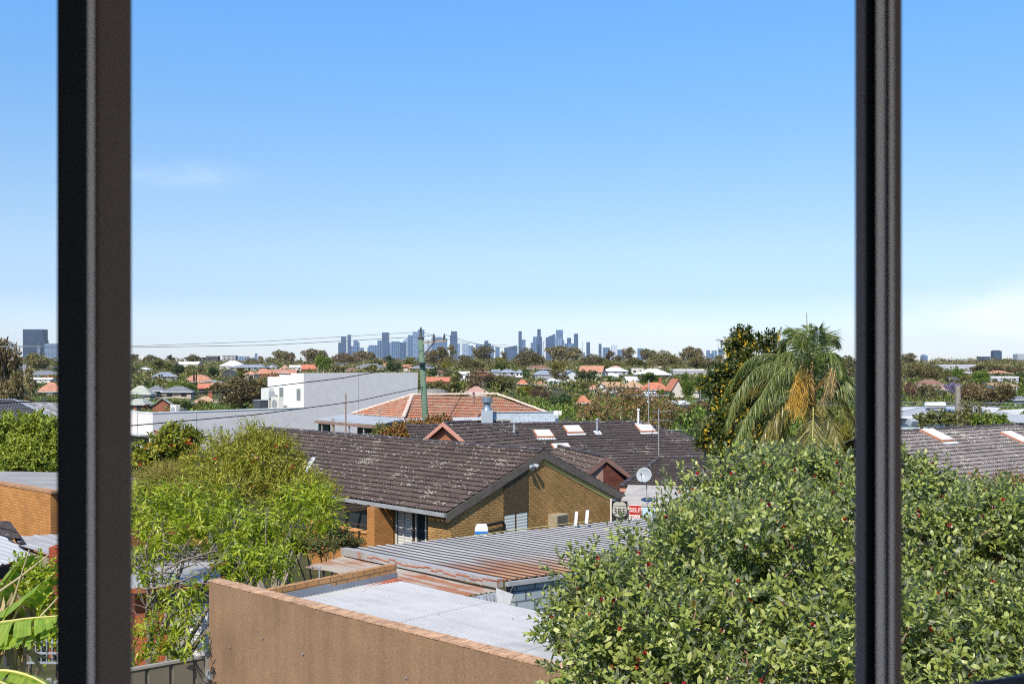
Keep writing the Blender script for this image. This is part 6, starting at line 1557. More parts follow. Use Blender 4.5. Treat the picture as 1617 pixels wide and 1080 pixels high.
HL = [
 (206, 231, 563.5, 565, 572, R['white'], W['white'], 'white modern flat roofed house with dark window band on the far ridge', 'flat', 0, 2),
 (236, 275, 587.5, 594, 601, R['blue'], W['lilac'], 'blue grey hip roofed house with pale lilac walls between green trees', 'hip', .3, 2),
 (282, 333, 592, 603, 609, R['orange'], W['brick'], 'orange hip roofed house behind the two thin cypresses', 'hip', .25, 2),
 (290, 320, 564.5, 567, 573, R['dark'], W['white'], 'dark flat roofed building with white walls on the far ridge', 'flat', 0, 0),
 (346, 383, 570, 577.5, 583, R['white'], W['cream'], 'brilliant white hip roof on the far ridge among orange roofs', 'hip', 0, 0),
 (279, 313, 571.5, 575, 580, R['white'], W['cream'], 'long low white roof peeping above orange brick houses', 'gable', 0, 0),
 (360, 418, 575.5, 579.5, 585, R['blue'], W['grey'], 'long grey hip roofed house below the brilliant white roof', 'hip', 0, 3),
 (400, 428, 582, 590, 596, R['orange'], W['brick'], 'orange tiled house behind the dark small conifer', 'hip', .2, 0),
 (349, 373, 583, 588, 595, R['green'], W['dark'], 'green grey gabled house with dark front on the slope', 'gable_front', .2, 0),
 (314, 331, 593, 598, 603, R['red'], W['brick'], 'small red roofed house beside the round dark tree', 'hip', .2, 0),
 (351, 372, 561.5, 562.5, 570, R['grey'], W['grey'], 'grey apartment slab on the skyline above the white hip roof', 'flat', 0, 3),
 (325, 344, 562, 563, 569, R['grey'], W['dark'], 'dark apartment slab with lift tower on the skyline', 'flat', 0, 2),
 (252, 300, 610, 618.5, 631, R['grey'], W['tan'], 'large two storey house with slate grey hip roof and tan walls', 'hip', .15, 3),
 (226, 256, 609.5, 617, 631, R['grey'], W['brown'], 'slate roofed brown walled wing joined beside the tan house', 'hip', .15, 2),
 (196, 236, 609, 622, 634, R['green'], W['cream'], 'house with green grey metal roof and solar panels by the wide bar', 'hip', .1, 0),
 (196, 228, 628, 638, 651, R['green'], W['brick'], 'low green roofed wing with orange brick porch behind the white parapet', 'hip', .0, 2),
 (230, 266, 629, 642, 651, R['green'], W['brick'], 'dark red brick gable house directly above the white parapet', 'gable_front', .3, 0),
 (299, 337, 626, 635, 645, R['tan'], W['tan'], 'tan tiled house with square brick chimney among shrubs', 'hip', .2, 0, 'house', 'house', True),
 (308, 329, 606, 614, 622, R['red'], W['dark'], 'small red gabled roof under the cypresses', 'gable', .3, 0),
 (318, 346, 600, 603, 609, R['blue'], W['grey'], 'low blue grey roof left of nothing but olive trees and orange roofs', 'hip', 0, 0),
 (400, 417, 575, 579, 584.5, R['blue'], W['lilac'], 'narrow blue grey roof beside the lilac gabled house on the ridge', 'hip', 0, 0),
 (418, 437, 575, 578.7, 584.5, R['blue'], W['lilac'], 'lilac house with small grey gable on the ridge', 'gable_front', .1, 2),
 (455, 481, 577, 580, 585, R['white'], W['white'], 'white gable roof glowing beside orange tiles on the ridge', 'gable', .2, 0),
 (410, 466, 584, 590.5, 596, R['orange'], W['brick'], 'long orange roof above the white end wall', 'gable', .05, 0),
 (474, 499, 576, 583, 588, R['red'], W['brick'], 'bright red orange roof beside the lime round tree', 'gable', .2, 0),
 (440, 458, 577, 583, 588, R['pink'], W['cream'], 'faded pink roof beside the white gable', 'hip', 0, 0),
 (529, 551, 573, 575, 580, R['dark'], W['brown'], 'dark brown house under the wide brown tree', 'gable', 0, 2),
 (544, 563, 580, 585, 590, R['brown'], W['brick'], 'brown tiled hip roof above the grey wall', 'hip', 0, 0),
 (562, 607, 574, 579, 584, R['grey'], W['cream'], 'wide grey hip roofed house above the grey wall', 'hip', 0, 2),
 (603, 615, 573, 578, 583, R['orange'], W['brick'], 'orange roof sliver beside the dark round tree', 'hip', 0, 0),
 (646, 688, 575, 581, 587, R['grey'], W['dark'], 'dark house with grey roof just behind the green pole', 'hip', 0, 2),
 (636, 650, 576, 581, 587, R['orange'], W['cream'], 'small orange roof beside the yellow crowned tree', 'gable', 0, 0),
 (668, 718, 596, 603, 609, R['red'], W['brick'], 'long bright orange roof behind slender gum trunks', 'gable', .1, 0),
 (724, 742, 586.5, 590, 602, R['white'], W['white'], 'white two storey house with open balcony frame', 'flat', 0, 2),
 (735, 768, 610, 619, 626, R['pink'], W['cream'], 'salmon tiled roof above the orange tiled shop', 'hip', .2, 0),
 (788, 815, 583, 587.5, 594, R['blue'], W['lilac'], 'lilac walled house with grey roof beyond the rust coloured tree', 'hip', .1, 3),
 (776, 790, 584, 587.5, 594, R['blue'], W['grey'], 'narrow grey roofed house joined to the lilac one', 'gable', 0, 0),
 (813, 827, 584, 588, 596, R['blue'], W['white'], 'white walled grey roofed house beside dark green tree', 'hip', 0, 2),
 (828, 869, 577, 582.5, 587, R['brown'], W['brown'], 'two ridged brown grey roof below the wooded ridge', 'hip', .2, 0),
 (841, 874, 585, 591, 598, R['blue'], W['grey'], 'grey hip roof half hidden by sparse gum', 'hip', .1, 0),
 (816, 834, 599, 606, 612, R['red'], W['brick'], 'vivid orange roof below the lilac houses', 'hip', 0, 0),
 (844, 863, 602, 607, 612, R['orange'], W['brick'], 'orange roof glimpsed under sparse gums', 'hip', 0, 0),
 (883, 914, 585, 592, 603, R['blue'], W['white'], 'white two storey house with grey gables on the slope', 'gable_front', .5, 3),
 (917, 956, 578, 588, 597, R['orange'], W['cream'], 'orange gable roof sloping above dark green trees', 'gable', -.3, 0),
 (936, 953, 578, 581, 586, R['blue'], W['grey'], 'small blue grey roof behind the orange gable', 'hip', 0, 0),
 (951, 993, 580, 586, 594, R['white'], W['lilac'], 'white roofed house with pale grey two storey front', 'hip', 0, 3),
 (997, 1017, 581.5, 582.5, 592, R['white'], W['cream'], 'cream flat roofed apartment box between white roofs', 'flat', 0, 3),
 (1006, 1060, 582.5, 591.5, 601, R['white'], W['brown'], 'large white pyramid roof above the broad green tree', 'hip', .1, 2),
 (1063, 1127, 583, 584.5, 592, R['white'], W['grey'], 'long low white building with grey front under the wood', 'flat', 0, 0),
 (987, 1008, 595, 602, 608, R['white'], W['white'], 'small white lean-to roof beside the broad green tree', 'gable', .2, 0),
 (960, 976, 590, 595, 600, R['white'], W['white'], 'tiny white peaked roofs below the white roofed house', 'gable', .2, 0),
 (948, 984, 604, 611.5, 618, R['tan'], W['white'], 'tan gabled house with white end wall', 'gable', .4, 2),
 (983, 1019, 602, 611, 618, R['tan'], W['brick'], 'tan hip roof with thin twin cypresses in front', 'hip', .2, 0),
 (1010, 1060, 604, 615.5, 622, R['red'], W['blond'], 'bright red orange hip roof with brick chimney', 'hip', .1, 2, 'house', 'house', True),
 (1056, 1080, 599, 618, 626, R['red'], W['cream'], 'steep orange gable end beside the large bright green tree', 'gable_front', .2, 0),
 (1058, 1087, 634, 639, 647, R['pale'], W['lilac'], 'small lilac shed with pale roof among shrubs', 'gable', .2, 2),
 (911, 934, 625, 636, 643, R['red'], W['brick'], 'red roof hidden in the brown autumn tree', 'hip', 0, 0),
 (1450, 1496, 599, 608.5, 616, R['brown'], W['brown'], 'brown hip roof beside the purple blossom tree', 'hip', 0, 0),
 (1564, 1599, 585, 589.5, 595, R['orange'], W['cream'], 'orange hip roof above a dark hedge on the ridge', 'hip', 0, 0),
 (1564, 1609, 594.5, 596, 606, R['white'], W['lilac'], 'long pale two storey flats with three dark windows', 'flat', 0, 3),
 (1570, 1609, 606, 610, 620, R['tan'], W['white'], 'tan roofed house directly under the pale flats', 'skillion', 0, 2),
 (1484, 1502, 610, 615, 622, R['pink'], W['cream'], 'salmon roof below the purple blossom tree', 'hip', 0, 0),
 (1594, 1640, 626, 631, 638, R['grey'], W['grey'], 'dark grey roof at the window edge below bright tree', 'hip', .2, 0),
 (1520, 1537, 587, 589, 596, R['pale'], W['cream'], 'pale low roof glimpsed between olive trees on the ridge', 'gable', 0, 0),
 (54, 94, 604, 618, 629, R['orange'], W['cream'], 'faded orange hip roofed house with cream gable beside the big dark gum', 'hip', .2, 2),
 (35, 88, 585, 591, 598, R['grey'], W['lilac'], 'wide grey roofed lilac house beneath the tall blue tower', 'hip', 0, 3),
 (44, 81, 597, 599.5, 606, R['white'], W['white'], 'white roofed low house above the faded orange roof', 'gable', 0, 0),
 (28, 47, 574, 580, 586, R['grey'], W['lilac'], 'purple grey house beside the wide crowned ridge tree', 'hip', 0, 0),
 (59, 85, 577, 580, 585, R['dark'], W['dark'], 'dark roofed house under the wide crowned ridge tree', 'hip', 0, 0),
 (1482, 1542, 575.5, 577, 584, R['pale'], W['lilac'], 'long grey industrial block on the horizon', 'flat', 0, 0),
 (438, 455, 585, 589, 596, R['pink'], W['cream'], 'faded pink tiled roof close beside the stepped white end wall', 'hip', .2, 0),
 (385, 404, 586, 591, 598, R['orange'], W['cream'], 'muted orange roof tucked behind the big olive gum', 'hip', -.2, 0),
 (330, 348, 604, 608, 615, R['pink'], W['brick'], 'dusty pink roof beside the dark shrubby tree', 'gable', .2, 0),
 (214, 236, 580, 583, 588, R['pale'], W['cream'], 'pale roof among pale olive trees under the white modern house', 'hip', 0, 0),
 (497, 512, 577, 581, 586, R['brown'], W['cream'], 'brown roof half behind the lime round tree', 'hip', .1, 0),
 (688, 704, 585, 589, 595, R['brown'], W['cream'], 'brown roof at the foot of the tallest gum', 'gable', 0, 0),
 (752, 772, 583, 587, 593, R['brown'], W['brick'], 'low brown roof peeping over the rusty half bare tree', 'hip', .1, 0),
 (862, 882, 597, 602, 608, R['pale'], W['white'], 'pale roofed white house under the sparse gum', 'hip', .2, 2),
 (930, 947, 608, 614, 621, R['orange'], W['cream'], 'orange roof between dark green trees and tan gable', 'hip', 0, 0),
 (975, 990, 617, 623, 630, R['brown'], W['brown'], 'brown roof just above the brown autumn tree', 'hip', .1, 0),
 (1020, 1040, 620, 626, 634, R['pale'], W['white'], 'pale verandah roof below the red orange hip roof', 'skillion', 0, 2),
 (1090, 1106, 612, 618, 626, R['tan'], W['cream'], 'tan roof corner among large bright trees', 'hip', 0, 0),
 (1030, 1046, 575, 577, 582, R['brown'], W['cream'], 'brown roof under the broad flat crowned gum', 'gable', 0, 0),
 (965, 981, 577, 580, 585, R['pink'], W['cream'], 'dusty pink roof before the long wood', 'hip', .1, 0),
 (1500, 1516, 596, 600, 607, R['dark'], W['dark'], 'dark roof above the purple blossoming tree', 'gable', 0, 0),
 (1434, 1450, 590, 594, 601, R['brown'], W['cream'], 'brown roof under the dense dark olive tree', 'hip', 0, 0),
 (1326, 1350, 606, 612, 622, R['brown'], W['brick'], 'brown roof glimpsed beneath the palm fronds', 'hip', 0, 0),
]
for h in HL:
    lab = h[7].replace('left of nothing but olive trees and orange roofs', 'between the olive gum and orange roofs')
    house(*h[:7], lab, *h[8:])
# ---------------------------------------------------------------- tree kinds, built once and copied
def crown_kind(kind, leaf, seed, bark):
    rg = np.random.default_rng(seed)
    t = thing('tree', (0, 0, 0), 'x', 'tree')
    bl = []
    if kind == 'gum':
        c0 = .16
        for i in range(26):
            a = rg.uniform(0, 6.28); r = .40*math.sqrt(rg.random()); h = c0+(1-c0)*(.12+.80*rg.random()-.25*(r/.4)**2); s = rg.uniform(.09, .17)
            bl.append((r*math.cos(a), r*math.sin(a), min(h, .93), s*1.25, s*1.25, s*.8))
        n, lw, ll = 2600, .042, .07
    elif kind == 'sparse':
        c0 = .25
        for i in range(26):
            a = rg.uniform(0, 6.28); r = .44*math.sqrt(rg.random()); h = .14+.80*rg.random()*(1-.35*(r/.44)**2); s = rg.uniform(.06, .12)
            bl.append((r*math.cos(a), r*math.sin(a), h, s*1.2, s*1.2, s*.85))
        n, lw, ll = 1700, .036, .06
    elif kind == 'round':
        for i in range(24):
            d = rdir(1, rg)[0]; k = .34*rg.uniform(.55, 1.05); s = rg.uniform(.09, .18)
            bl.append((d[0]*k, d[1]*k, .48+d[2]*k*1.2, s, s, s*.9))
        n, lw, ll = 2600, .042, .065
    elif kind == 'wide':
        for i in range(32):
            a = rg.uniform(0, 6.28); r = .42*math.sqrt(rg.random()); h = .22+.60*math.sqrt(max(0, 1-(r/.45)**2))*rg.uniform(.1, 1.12); s = rg.uniform(.09, .16)
            bl.append((r*math.cos(a), r*math.sin(a), h, s*1.15, s*1.15, s*1.0))
        n, lw, ll = 2800, .038, .065
    elif kind == 'column':
        for i in range(12): h = .06+.88*i/11; s = .42*(1-abs(h-.4)*.9)*(.9 if h < .85 else .5); bl.append((rg.normal(0, .03), rg.normal(0, .03), h, s, s, .09))
        n, lw, ll = 900, .16, .05
    else:  # cone
        for i in range(14):
            h = .08+.86*rg.random(); a = rg.uniform(0, 6.28); r = .36*(1-h)*rg.uniform(.4, 1); s = .05+.16*(1-h); bl.append((r*math.cos(a), r*math.sin(a), h, s, s, s*.7))
        n, lw, ll = 1000, .05, .07
    pos, out = blob_leaves(bl, n, rg, .35, .5)
    ax = out+rdir(n, rg)*.8; s = rg.uniform(.7, 1.4, n)
    me = leaves_mesh('crown', pos, ax, out+rdir(n, rg)*.5, ll*s, lw*s, 'diamond', .1, .12)
    link_mesh(me, 'crown', leaf, t)
    mb = MB(); top = Vector((rg.normal(0, .03), rg.normal(0, .03), .55))
    mb.tube([(0, 0, -.08), (rg.normal(0, .015), 0, .25), top], .022, 6, .010)
    if kind in ('gum', 'sparse', 'wide'):
        for i in range(0, len(bl), 3): mb.tube([Vector((0, 0, rg.uniform(.2, .4))), Vector(bl[i][:3])*.6+Vector((0, 0, .15)), Vector(bl[i][:3])], .012, 4, .004, cap=False)
    mb.build('trunk', bark, t)
    return t
KT = {}
for kind, leaf, n, bk in (('gum', 'gum', 3, 'trunk_pale'), ('wide', 'gum', 2, 'trunk'), ('sparse', 'gum', 2, 'trunk_pale'), ('round', 'broad', 3, 'trunk'), ('round', 'dark', 2, 'trunk'), ('column', 'cypress', 1, 'trunk'), ('cone', 'dark', 1, 'trunk')):
    for i in range(n): KT.setdefault((kind), []).append(crown_kind(kind, L[leaf], len(KT)*10+i+3, M[bk]))
USED = set()
SP = {'g': ('gum', 'gum'), 'b': ('gum', 'gum_brown'), 'w': ('wide', 'gum'), 'wb': ('wide', 'gum_brown'), 's': ('sparse', 'gum'), 'sr': ('sparse', 'rust'), 'r': ('round', 'broad'), 'd': ('round', 'dark'), 'o': ('round', 'olive'), 'y': ('round', 'yellow'), 'a': ('sparse', 'autumn'), 'j': ('sparse', 'jacaranda'), 'c': ('column', 'cypress'), 'k': ('cone', 'dark'), 'wo': ('wide', 'olive'), 'so': ('sparse', 'olive'), 'rr': ('sparse', 'rust')}
_ti = [0]
def tree(x0, x1, top, base, sp, label, Y=None, group=None):
    Y = Y or Yof(base); k = Y/F; kind, leaf = SP[sp]
    cands = KT[kind]; proto = cands[_ti[0] % len(cands)]; _ti[0] += 1
    h = (base-top)*k; w = (x1-x0)*k
    if kind in ('gum', 'wide', 'sparse', 'round'): w *= 1.08
    cx = ((x0+x1)/2-CX)*k; zt = CAMZ-(top-HZ)*k
    zg = gz(Y); h = max(h, min(zt-zg, h*1.8)) if zt-zg > h else h
    loc = Vector((cx, Y, zt-h)); sc = (w, min(w, 14), h); rot = (0, 0, random.uniform(0, 6.28) if abs(w-min(w, 14)) < .1 else 0)
    nm = {'column': 'cypress_tree', 'cone': 'conifer_tree', 'gum': 'gum_tree', 'wide': 'spreading_tree', 'sparse': 'sparse_tree', 'round': 'round_tree'}[kind]
    c = copy_tree(proto, loc, sc, rot, {'crown': L[leaf]})
    c.name = nm; c['label'] = label; c['category'] = 'tree'; c['group'] = group or 'trees on the far slope'
    return c
TL = [
 (235, 273, 566, 588, 'o', 'broad yellow green tree below the white modern house'), (272, 293, 572, 597, 'd', 'dark rounded tree beside the broad yellow green one'), (261, 279, 578, 592, 'r', 'fresh green round tree above the lilac hip roofed house'), (291, 305, 584.5, 595, 'y', 'lime shrub like tree before the orange hip roof'),
 (304.5, 308, 580.5, 610, 'c', 'taller of the two thin dark cypresses'), (308.5, 311.5, 583, 610, 'c', 'shorter of the two thin dark cypresses'), (311, 320, 575, 595, 'b', 'dull brown tree just beyond the cypresses'), (327, 347, 577, 599, 'd', 'deep green rounded tree beside small red roofs'),
 (371, 395, 580, 594, 'y', 'lime tree below the long grey hip roof'), (403, 411, 582, 594, 'k', 'small dark conifer by orange tiles'), (337, 420, 591, 649, 'w', 'big olive gum with spreading crown beside the white end wall'), (263, 300, 598, 624, 'r', 'bright green broad tree behind the slate hip roof'),
 (290, 312, 603, 625, 'r', 'green tree at the corner of the tan house'), (239, 264, 597, 611, 'o', 'olive green tree below the lilac hip roofed house'), (212, 237, 597, 612, 'so', 'pale olive tree above the green metal roof'), (205, 230, 574, 590, 'so', 'pale olive tree under the white modern house'),
 (249, 289, 628, 648, 'o', 'soft green tree in front of the tan walled house'), (283, 310, 631, 649, 'd', 'darker tree below the tan tiled house'), (307, 337, 630, 650, 'wo', 'layered yellow olive tree right above the white parapet'), (322, 341, 609, 628, 'd', 'dark shrubby tree at the edge of the big olive gum'),
 (403, 424, 600, 640, 'a', 'orange autumn tree against the white end wall'), (205, 219, 557.5, 566, 'g', 'small gum on the ridge behind the white modern house'), (228, 250, 559.5, 567, 'w', 'flat topped dark pines on the ridge line'), (263, 277, 559.5, 568, 'd', 'dark dome of a tree alone on the ridge line'), (295, 318, 559, 567, 'w', 'flat crowned tree above the dark flat roofed building'),
 (407, 416, 562.5, 575, 'b', 'square brown tree on the ridge before small far towers'), (420, 438, 563, 575, 'd', 'dark bushy tree above lilac gable'), (433, 457, 550.5, 577, 'g', 'tall brown gum standing alone against the sky'), (453, 467, 557, 577, 'b', 'shorter brown gum leaning at the tall gum'), (471, 480, 563, 577, 'k', 'pointed dark conifer between the ridge gums'),
 (480, 518, 548.5, 578, 'g', 'large dark twin crowned gum near the twin blue towers'), (495, 525, 558.5, 588, 'r', 'lime round tree in front of the dark twin crowned gum'), (523, 567, 556.5, 577, 'wb', 'wide brown tree beneath the twin blue towers'), (561, 594, 552, 576, 'b', 'brown gum with pale limbs beneath the stepped towers'), (583, 607, 566, 580, 'o', 'olive domed tree over the wide grey roof'),
 (605, 626, 560.5, 576, 'd', 'dark domed tree below the square topped tower'), (609, 634, 567.5, 589, 'd', 'round deep green tree beside the orange sliver roof'), (637, 661, 562, 579, 'y', 'yellow crowned tree beside the green pole'), (572, 599, 575, 588, 'o', 'dark olive shrub above the middle of the grey wall'), (519, 549, 578, 589, 'o', 'olive scrub above the white corner of the wall'),
 (671, 695, 553, 578, 'g', 'grey gum immediately beyond the green pole'), (688, 720, 543, 580, 'g', 'tallest gum under the lone dark blue tower'), (725, 744, 559, 574, 'b', 'brown tree filling a gap between tower groups'), (746, 780, 546.5, 573, 'g', 'dark gum before the low tower cluster'), (725, 762, 565, 586, 'wo', 'wide olive tree below the dark gum'),
 (695, 713, 569, 583, 'y', 'lime tree at the foot of the tallest gum'), (778, 797, 562.5, 577, 'y', 'light lime tree below long low towers'), (777, 810, 569, 586, 'r', 'mid green tree beneath the lime tree'), (814, 856, 548, 584, 'w', 'wide brown gum below the needle tower'), (789, 802, 552, 572, 's', 'thin see-through gum against the low blue towers'),
 (735, 786, 580.5, 621, 'sr', 'rusty half bare tree above the salmon roof'), (674, 694, 581, 598, 'd', 'dark green tree above the long orange roof'), (692, 712, 582, 605, 's', 'slender trunked gum before the long orange roof'), (710, 731, 586, 609, 'o', 'olive tree by the white balcony house'),
 (670, 708, 600, 621, 'wo', 'dark olive spreading tree behind the orange tiled ridge'), (703, 731, 602, 622, 'o', 'dull green tree beside the salmon roof'), (768, 818, 592, 621, 'o', 'big olive tree below the lilac house'), (813, 848, 606, 626, 'y', 'lime olive tree under the vivid orange roof'),
 (835, 872, 610, 637, 'rr', 'grey brown bare tree above the painted parapet'), (866, 902, 620, 650, 'd', 'dark green dome beside the painted parapet end'), (824, 837, 580.5, 597, 'd', 'dark upright tree among the grey roofs'), (867, 898, 581, 604, 's', 'sparse gum beside white gabled house'), (868, 898, 570, 586, 'y', 'bright lime tree under the wooded ridge'),
 (866, 921, 543.5, 576, 'g', 'largest gum mass on the ridge below the tallest towers'), (918, 958, 558.5, 580, 'w', 'wide dark gum beside the thin lone towers'), (956, 971, 551.5, 574, 'b', 'brown tall gum in front of the pale crowned tower'), (971, 982, 559.5, 571, 'b', 'small brown ball of a tree on the ridge'), (983, 1003, 549, 574, 'g', 'gum with open crown next to the brown ball tree'),
 (988, 1019, 563.5, 582, 'wo', 'golden olive spreading tree on the ridge'), (1012, 1038, 548.5, 575, 'g', 'tall gum at the head of the long wood'), (1027, 1074, 552.5, 584, 'w', 'broad flat crowned gum in the middle of the long wood'), (1070, 1085, 552.5, 577, 's', 'dead looking thin tree above the long white building'), (1080, 1111, 544.5, 578, 'g', 'high crowned gum near the floodlight mast'),
 (1087, 1130, 560.5, 587, 'w', 'dark end of the long wood by the golden flowers'), (945, 984, 569, 584, 'wo', 'low dull scrub tree above white roofs'), (1128, 1142, 559, 572, 'g', 'grey green gum just before the golden flowered tree'), (908, 929, 582, 605, 'd', 'dark green tree before the orange gable'), (924, 948, 582, 605, 'd', 'second dark tree touching the orange gable corner'),
 (949, 984, 592.5, 606, 'r', 'green hedge like tree below the tiny white peaks'), (988, 1001, 581.5, 597, 'k', 'dark pointed tree between the white roofs'), (1004, 1048, 586.5, 608, 'r', 'broad green tree in front of the white pyramid roof'), (996, 998.5, 601, 613, 'c', 'first slim cypress by the tan hip roof'), (998.6, 1001.5, 600, 613, 'c', 'second slightly taller slim cypress by the tan hip roof'),
 (1072, 1098, 586.5, 628, 'r', 'large bright green tree beside the steep orange gable'), (1095, 1124, 587, 630, 'r', 'twin of the large bright tree, nearer the golden flowers'), (1060, 1073, 592.5, 609, 'y', 'small yellowish palm like tree below the long white building'), (1038, 1050, 612.5, 625, 'r', 'green shrub before the red orange hip roof'), (1055, 1067, 616.5, 637, 'd', 'dark little tree by the orange gable'),
 (1033, 1075, 646, 680, 'o', 'olive bushes behind the tall antenna'), (1070, 1106, 648, 680, 'wo', 'yellow olive bushes at the foot of the golden tree'), (1085, 1122, 632, 658, 'rr', 'dull grey shrub by the lilac shed'), (886, 934, 600.5, 618, 'so', 'olive gums above the red hidden roof'), (881, 907, 619.5, 650, 'd', 'dark green round bush near the white brick wall end'), (901, 915, 626, 642, 'y', 'lime bush in the brown autumn tree'),
 (1425, 1447, 558, 577, 'g', 'gum leaning out from behind the thinner bar'), (1429, 1460, 570, 605, 'w', 'dense dark olive tree below the lone blue tower'), (1452, 1484, 571, 605, 'w', 'dense olive tree next along from the lone blue tower'), (1475, 1491, 577.5, 602, 'o', 'olive tree before the industrial block'), (1490, 1504, 582.5, 604, 'o', 'lighter olive tree before the industrial block'), (1505, 1522, 576.5, 606, 'r', 'upright green tree before the industrial block end'), (1517, 1536, 588, 607, 'wo', 'low olive tree by the pale low roof'),
 (1537, 1571, 574.5, 592, 'g', 'brown gum under the dark blue tower pair'), (1533, 1565, 582, 609, 'r', 'bright round tree beside the pale flats'), (1570, 1588, 577, 589, 'b', 'brown gum above the orange hip roof'), (1588, 1613, 577, 591, 'b', 'wide brown gum below the crane'), (1565, 1600, 588.5, 596, 'd', 'dark clipped hedge like tree below the orange hip roof'),
 (1426, 1451, 602, 635, 'rr', 'peach tinted half bare tree next to the thinner bar'), (1449, 1479, 602, 640, 's', 'pale trunked gum in front of the brown hip roof'), (1477, 1494, 609, 635, 'so', 'olive gum below the brown hip roof'), (1493, 1517, 602, 625, 'j', 'purple blossoming tree behind the timber pole'), (1514, 1568, 604, 640, 'wb', 'big grey brown spreading tree beyond the timber pole'), (1555, 1604, 602, 641, 'wb', 'second half of the grey brown spread, nearer the window edge'),
 (1515, 1531, 612, 626, 'r', 'little bright green tree by the timber pole top'), (1604, 1632, 606, 630, 'r', 'bright green tree cut by the window edge'), (1600, 1632, 586, 604, 'd', 'dark tree cut by the edge beside the pale flats'),
 (-12, 30, 539, 634, 'b', 'big dark gum with ragged crown at the far window edge', 170), (15, 54, 575, 636, 'b', 'lower dark gum joined to the ragged one', 165), (39, 84, 554.5, 588, 'w', 'wide crowned ridge tree under the tall blue tower'), (27, 42, 562.5, 576, 'r', 'small green tree beside the tall blue tower'), (68, 90, 590, 605, 'a', 'orange tinted tree above the faded orange roof'), (50, 76, 619, 630, 'o', 'olive shrubs in front of the faded orange roofed house'), (78, 92, 590, 600, 'r', 'small green tree by the orange tinted tree'),
 (1300, 1350, 560, 600, 'g', 'gum glimpsed between palm and thinner bar'), (1236, 1262, 566, 600, 'w', 'olive tree glimpsed behind the golden fibre'), (1310, 1348, 640, 700, 'o', 'olive tree glimpsed below the palm fronds', 75), (1322, 1350, 655, 720, 'y', 'yellow green bush beside the thinner bar below the palm', 45),
 (140, 200, 560, 600, 'o', 'olive tree behind the wide bar', 500),
]
for r in TL: tree(*r[:6], Y=(r[6] if len(r) > 6 else None))
for lst in KT.values():
    for p in lst:
        for ch in list(p.children): bpy.data.objects.remove(ch)
        bpy.data.objects.remove(p)
# ---------------------------------------------------------------- ground cover between houses, and the far wood
def undergrowth():
    rg = np.random.default_rng(5); pos = []; out = []; sz = []
    def add(n, y0, y1, rmin, rmax, hmin, hmax, per, leaf, name, label, mat, xw=.56):
        P_, O_, S_ = [], [], []
        k = 0
        while k < n:
            y = y0+(y1-y0)*rg.random()**.8; x = rg.uniform(-xw, xw)*y
            if any(abs(x-hx) < hw*.5+1.5 and -3 < hy-y < (30 if y < 500 else 45) for hx, hy, hw in HOUSES) and rg.random() < .93: k += .25; continue
            if any(abs(x-hx) < hw*.5+1 and hy <= y < hy+14 for hx, hy, hw in HOUSES): k += .25; continue
            k += 1
            r = rg.uniform(rmin, rmax); h = rg.uniform(hmin, hmax)
            d = rdir(per, rg); d[:, 2] = abs(d[:, 2])
            q = d*np.array([r, r, h])*(rg.random(per)[:, None]**.4); q[:, 0] += x; q[:, 1] += y; q[:, 2] += gz(y)-.3
            P_.append(q); O_.append(d+np.array([0, 0, .5])); S_.append(np.full(per, leaf*rg.uniform(.7, 1.3)))
        q = np.concatenate(P_); o = np.concatenate(O_); s = np.concatenate(S_); N = len(q)
        me = leaves_mesh(name, q, o+rdir(N, rg)*.8, o+rdir(N, rg)*.6, s*rg.uniform(.7, 1.3, N), s*.6, 'diamond', .1, .12)
        tag(link_mesh(me, name, mat), label, 'shrubbery', None, 'stuff')
    add(600, 105, 330, 1.4, 3.4, 1.4, 3.2, 80, .6, 'shrubbery', 'mixed olive garden shrubs covering the valley between houses', L['olive'])
    add(420, 110, 330, 1.4, 3.2, 1.4, 3.4, 80, .6, 'shrubbery', 'fresh green garden shrubs covering the valley between houses', L['broad'])
    add(2600, 330, 920, 2.2, 5, 1.8, 4.2, 34, 1.25, 'shrubbery', 'dull olive treetops filling the slope between roofs', L['gum'])
    add(1300, 330, 920, 2.2, 4.8, 1.8, 4.0, 34, 1.2, 'shrubbery', 'greener treetops filling the slope between roofs', L['broad'])
    add(900, 880, 1120, 4, 8, 3.5, 8, 60, 1.6, 'woods', 'far off wooded ridge line below the city', L['gum'])
    add(260, 55, 110, .8, 1.8, .8, 1.6, 60, .3, 'shrubbery', 'low bushes on the ground behind the nearer roofs', L['olive'])
undergrowth()
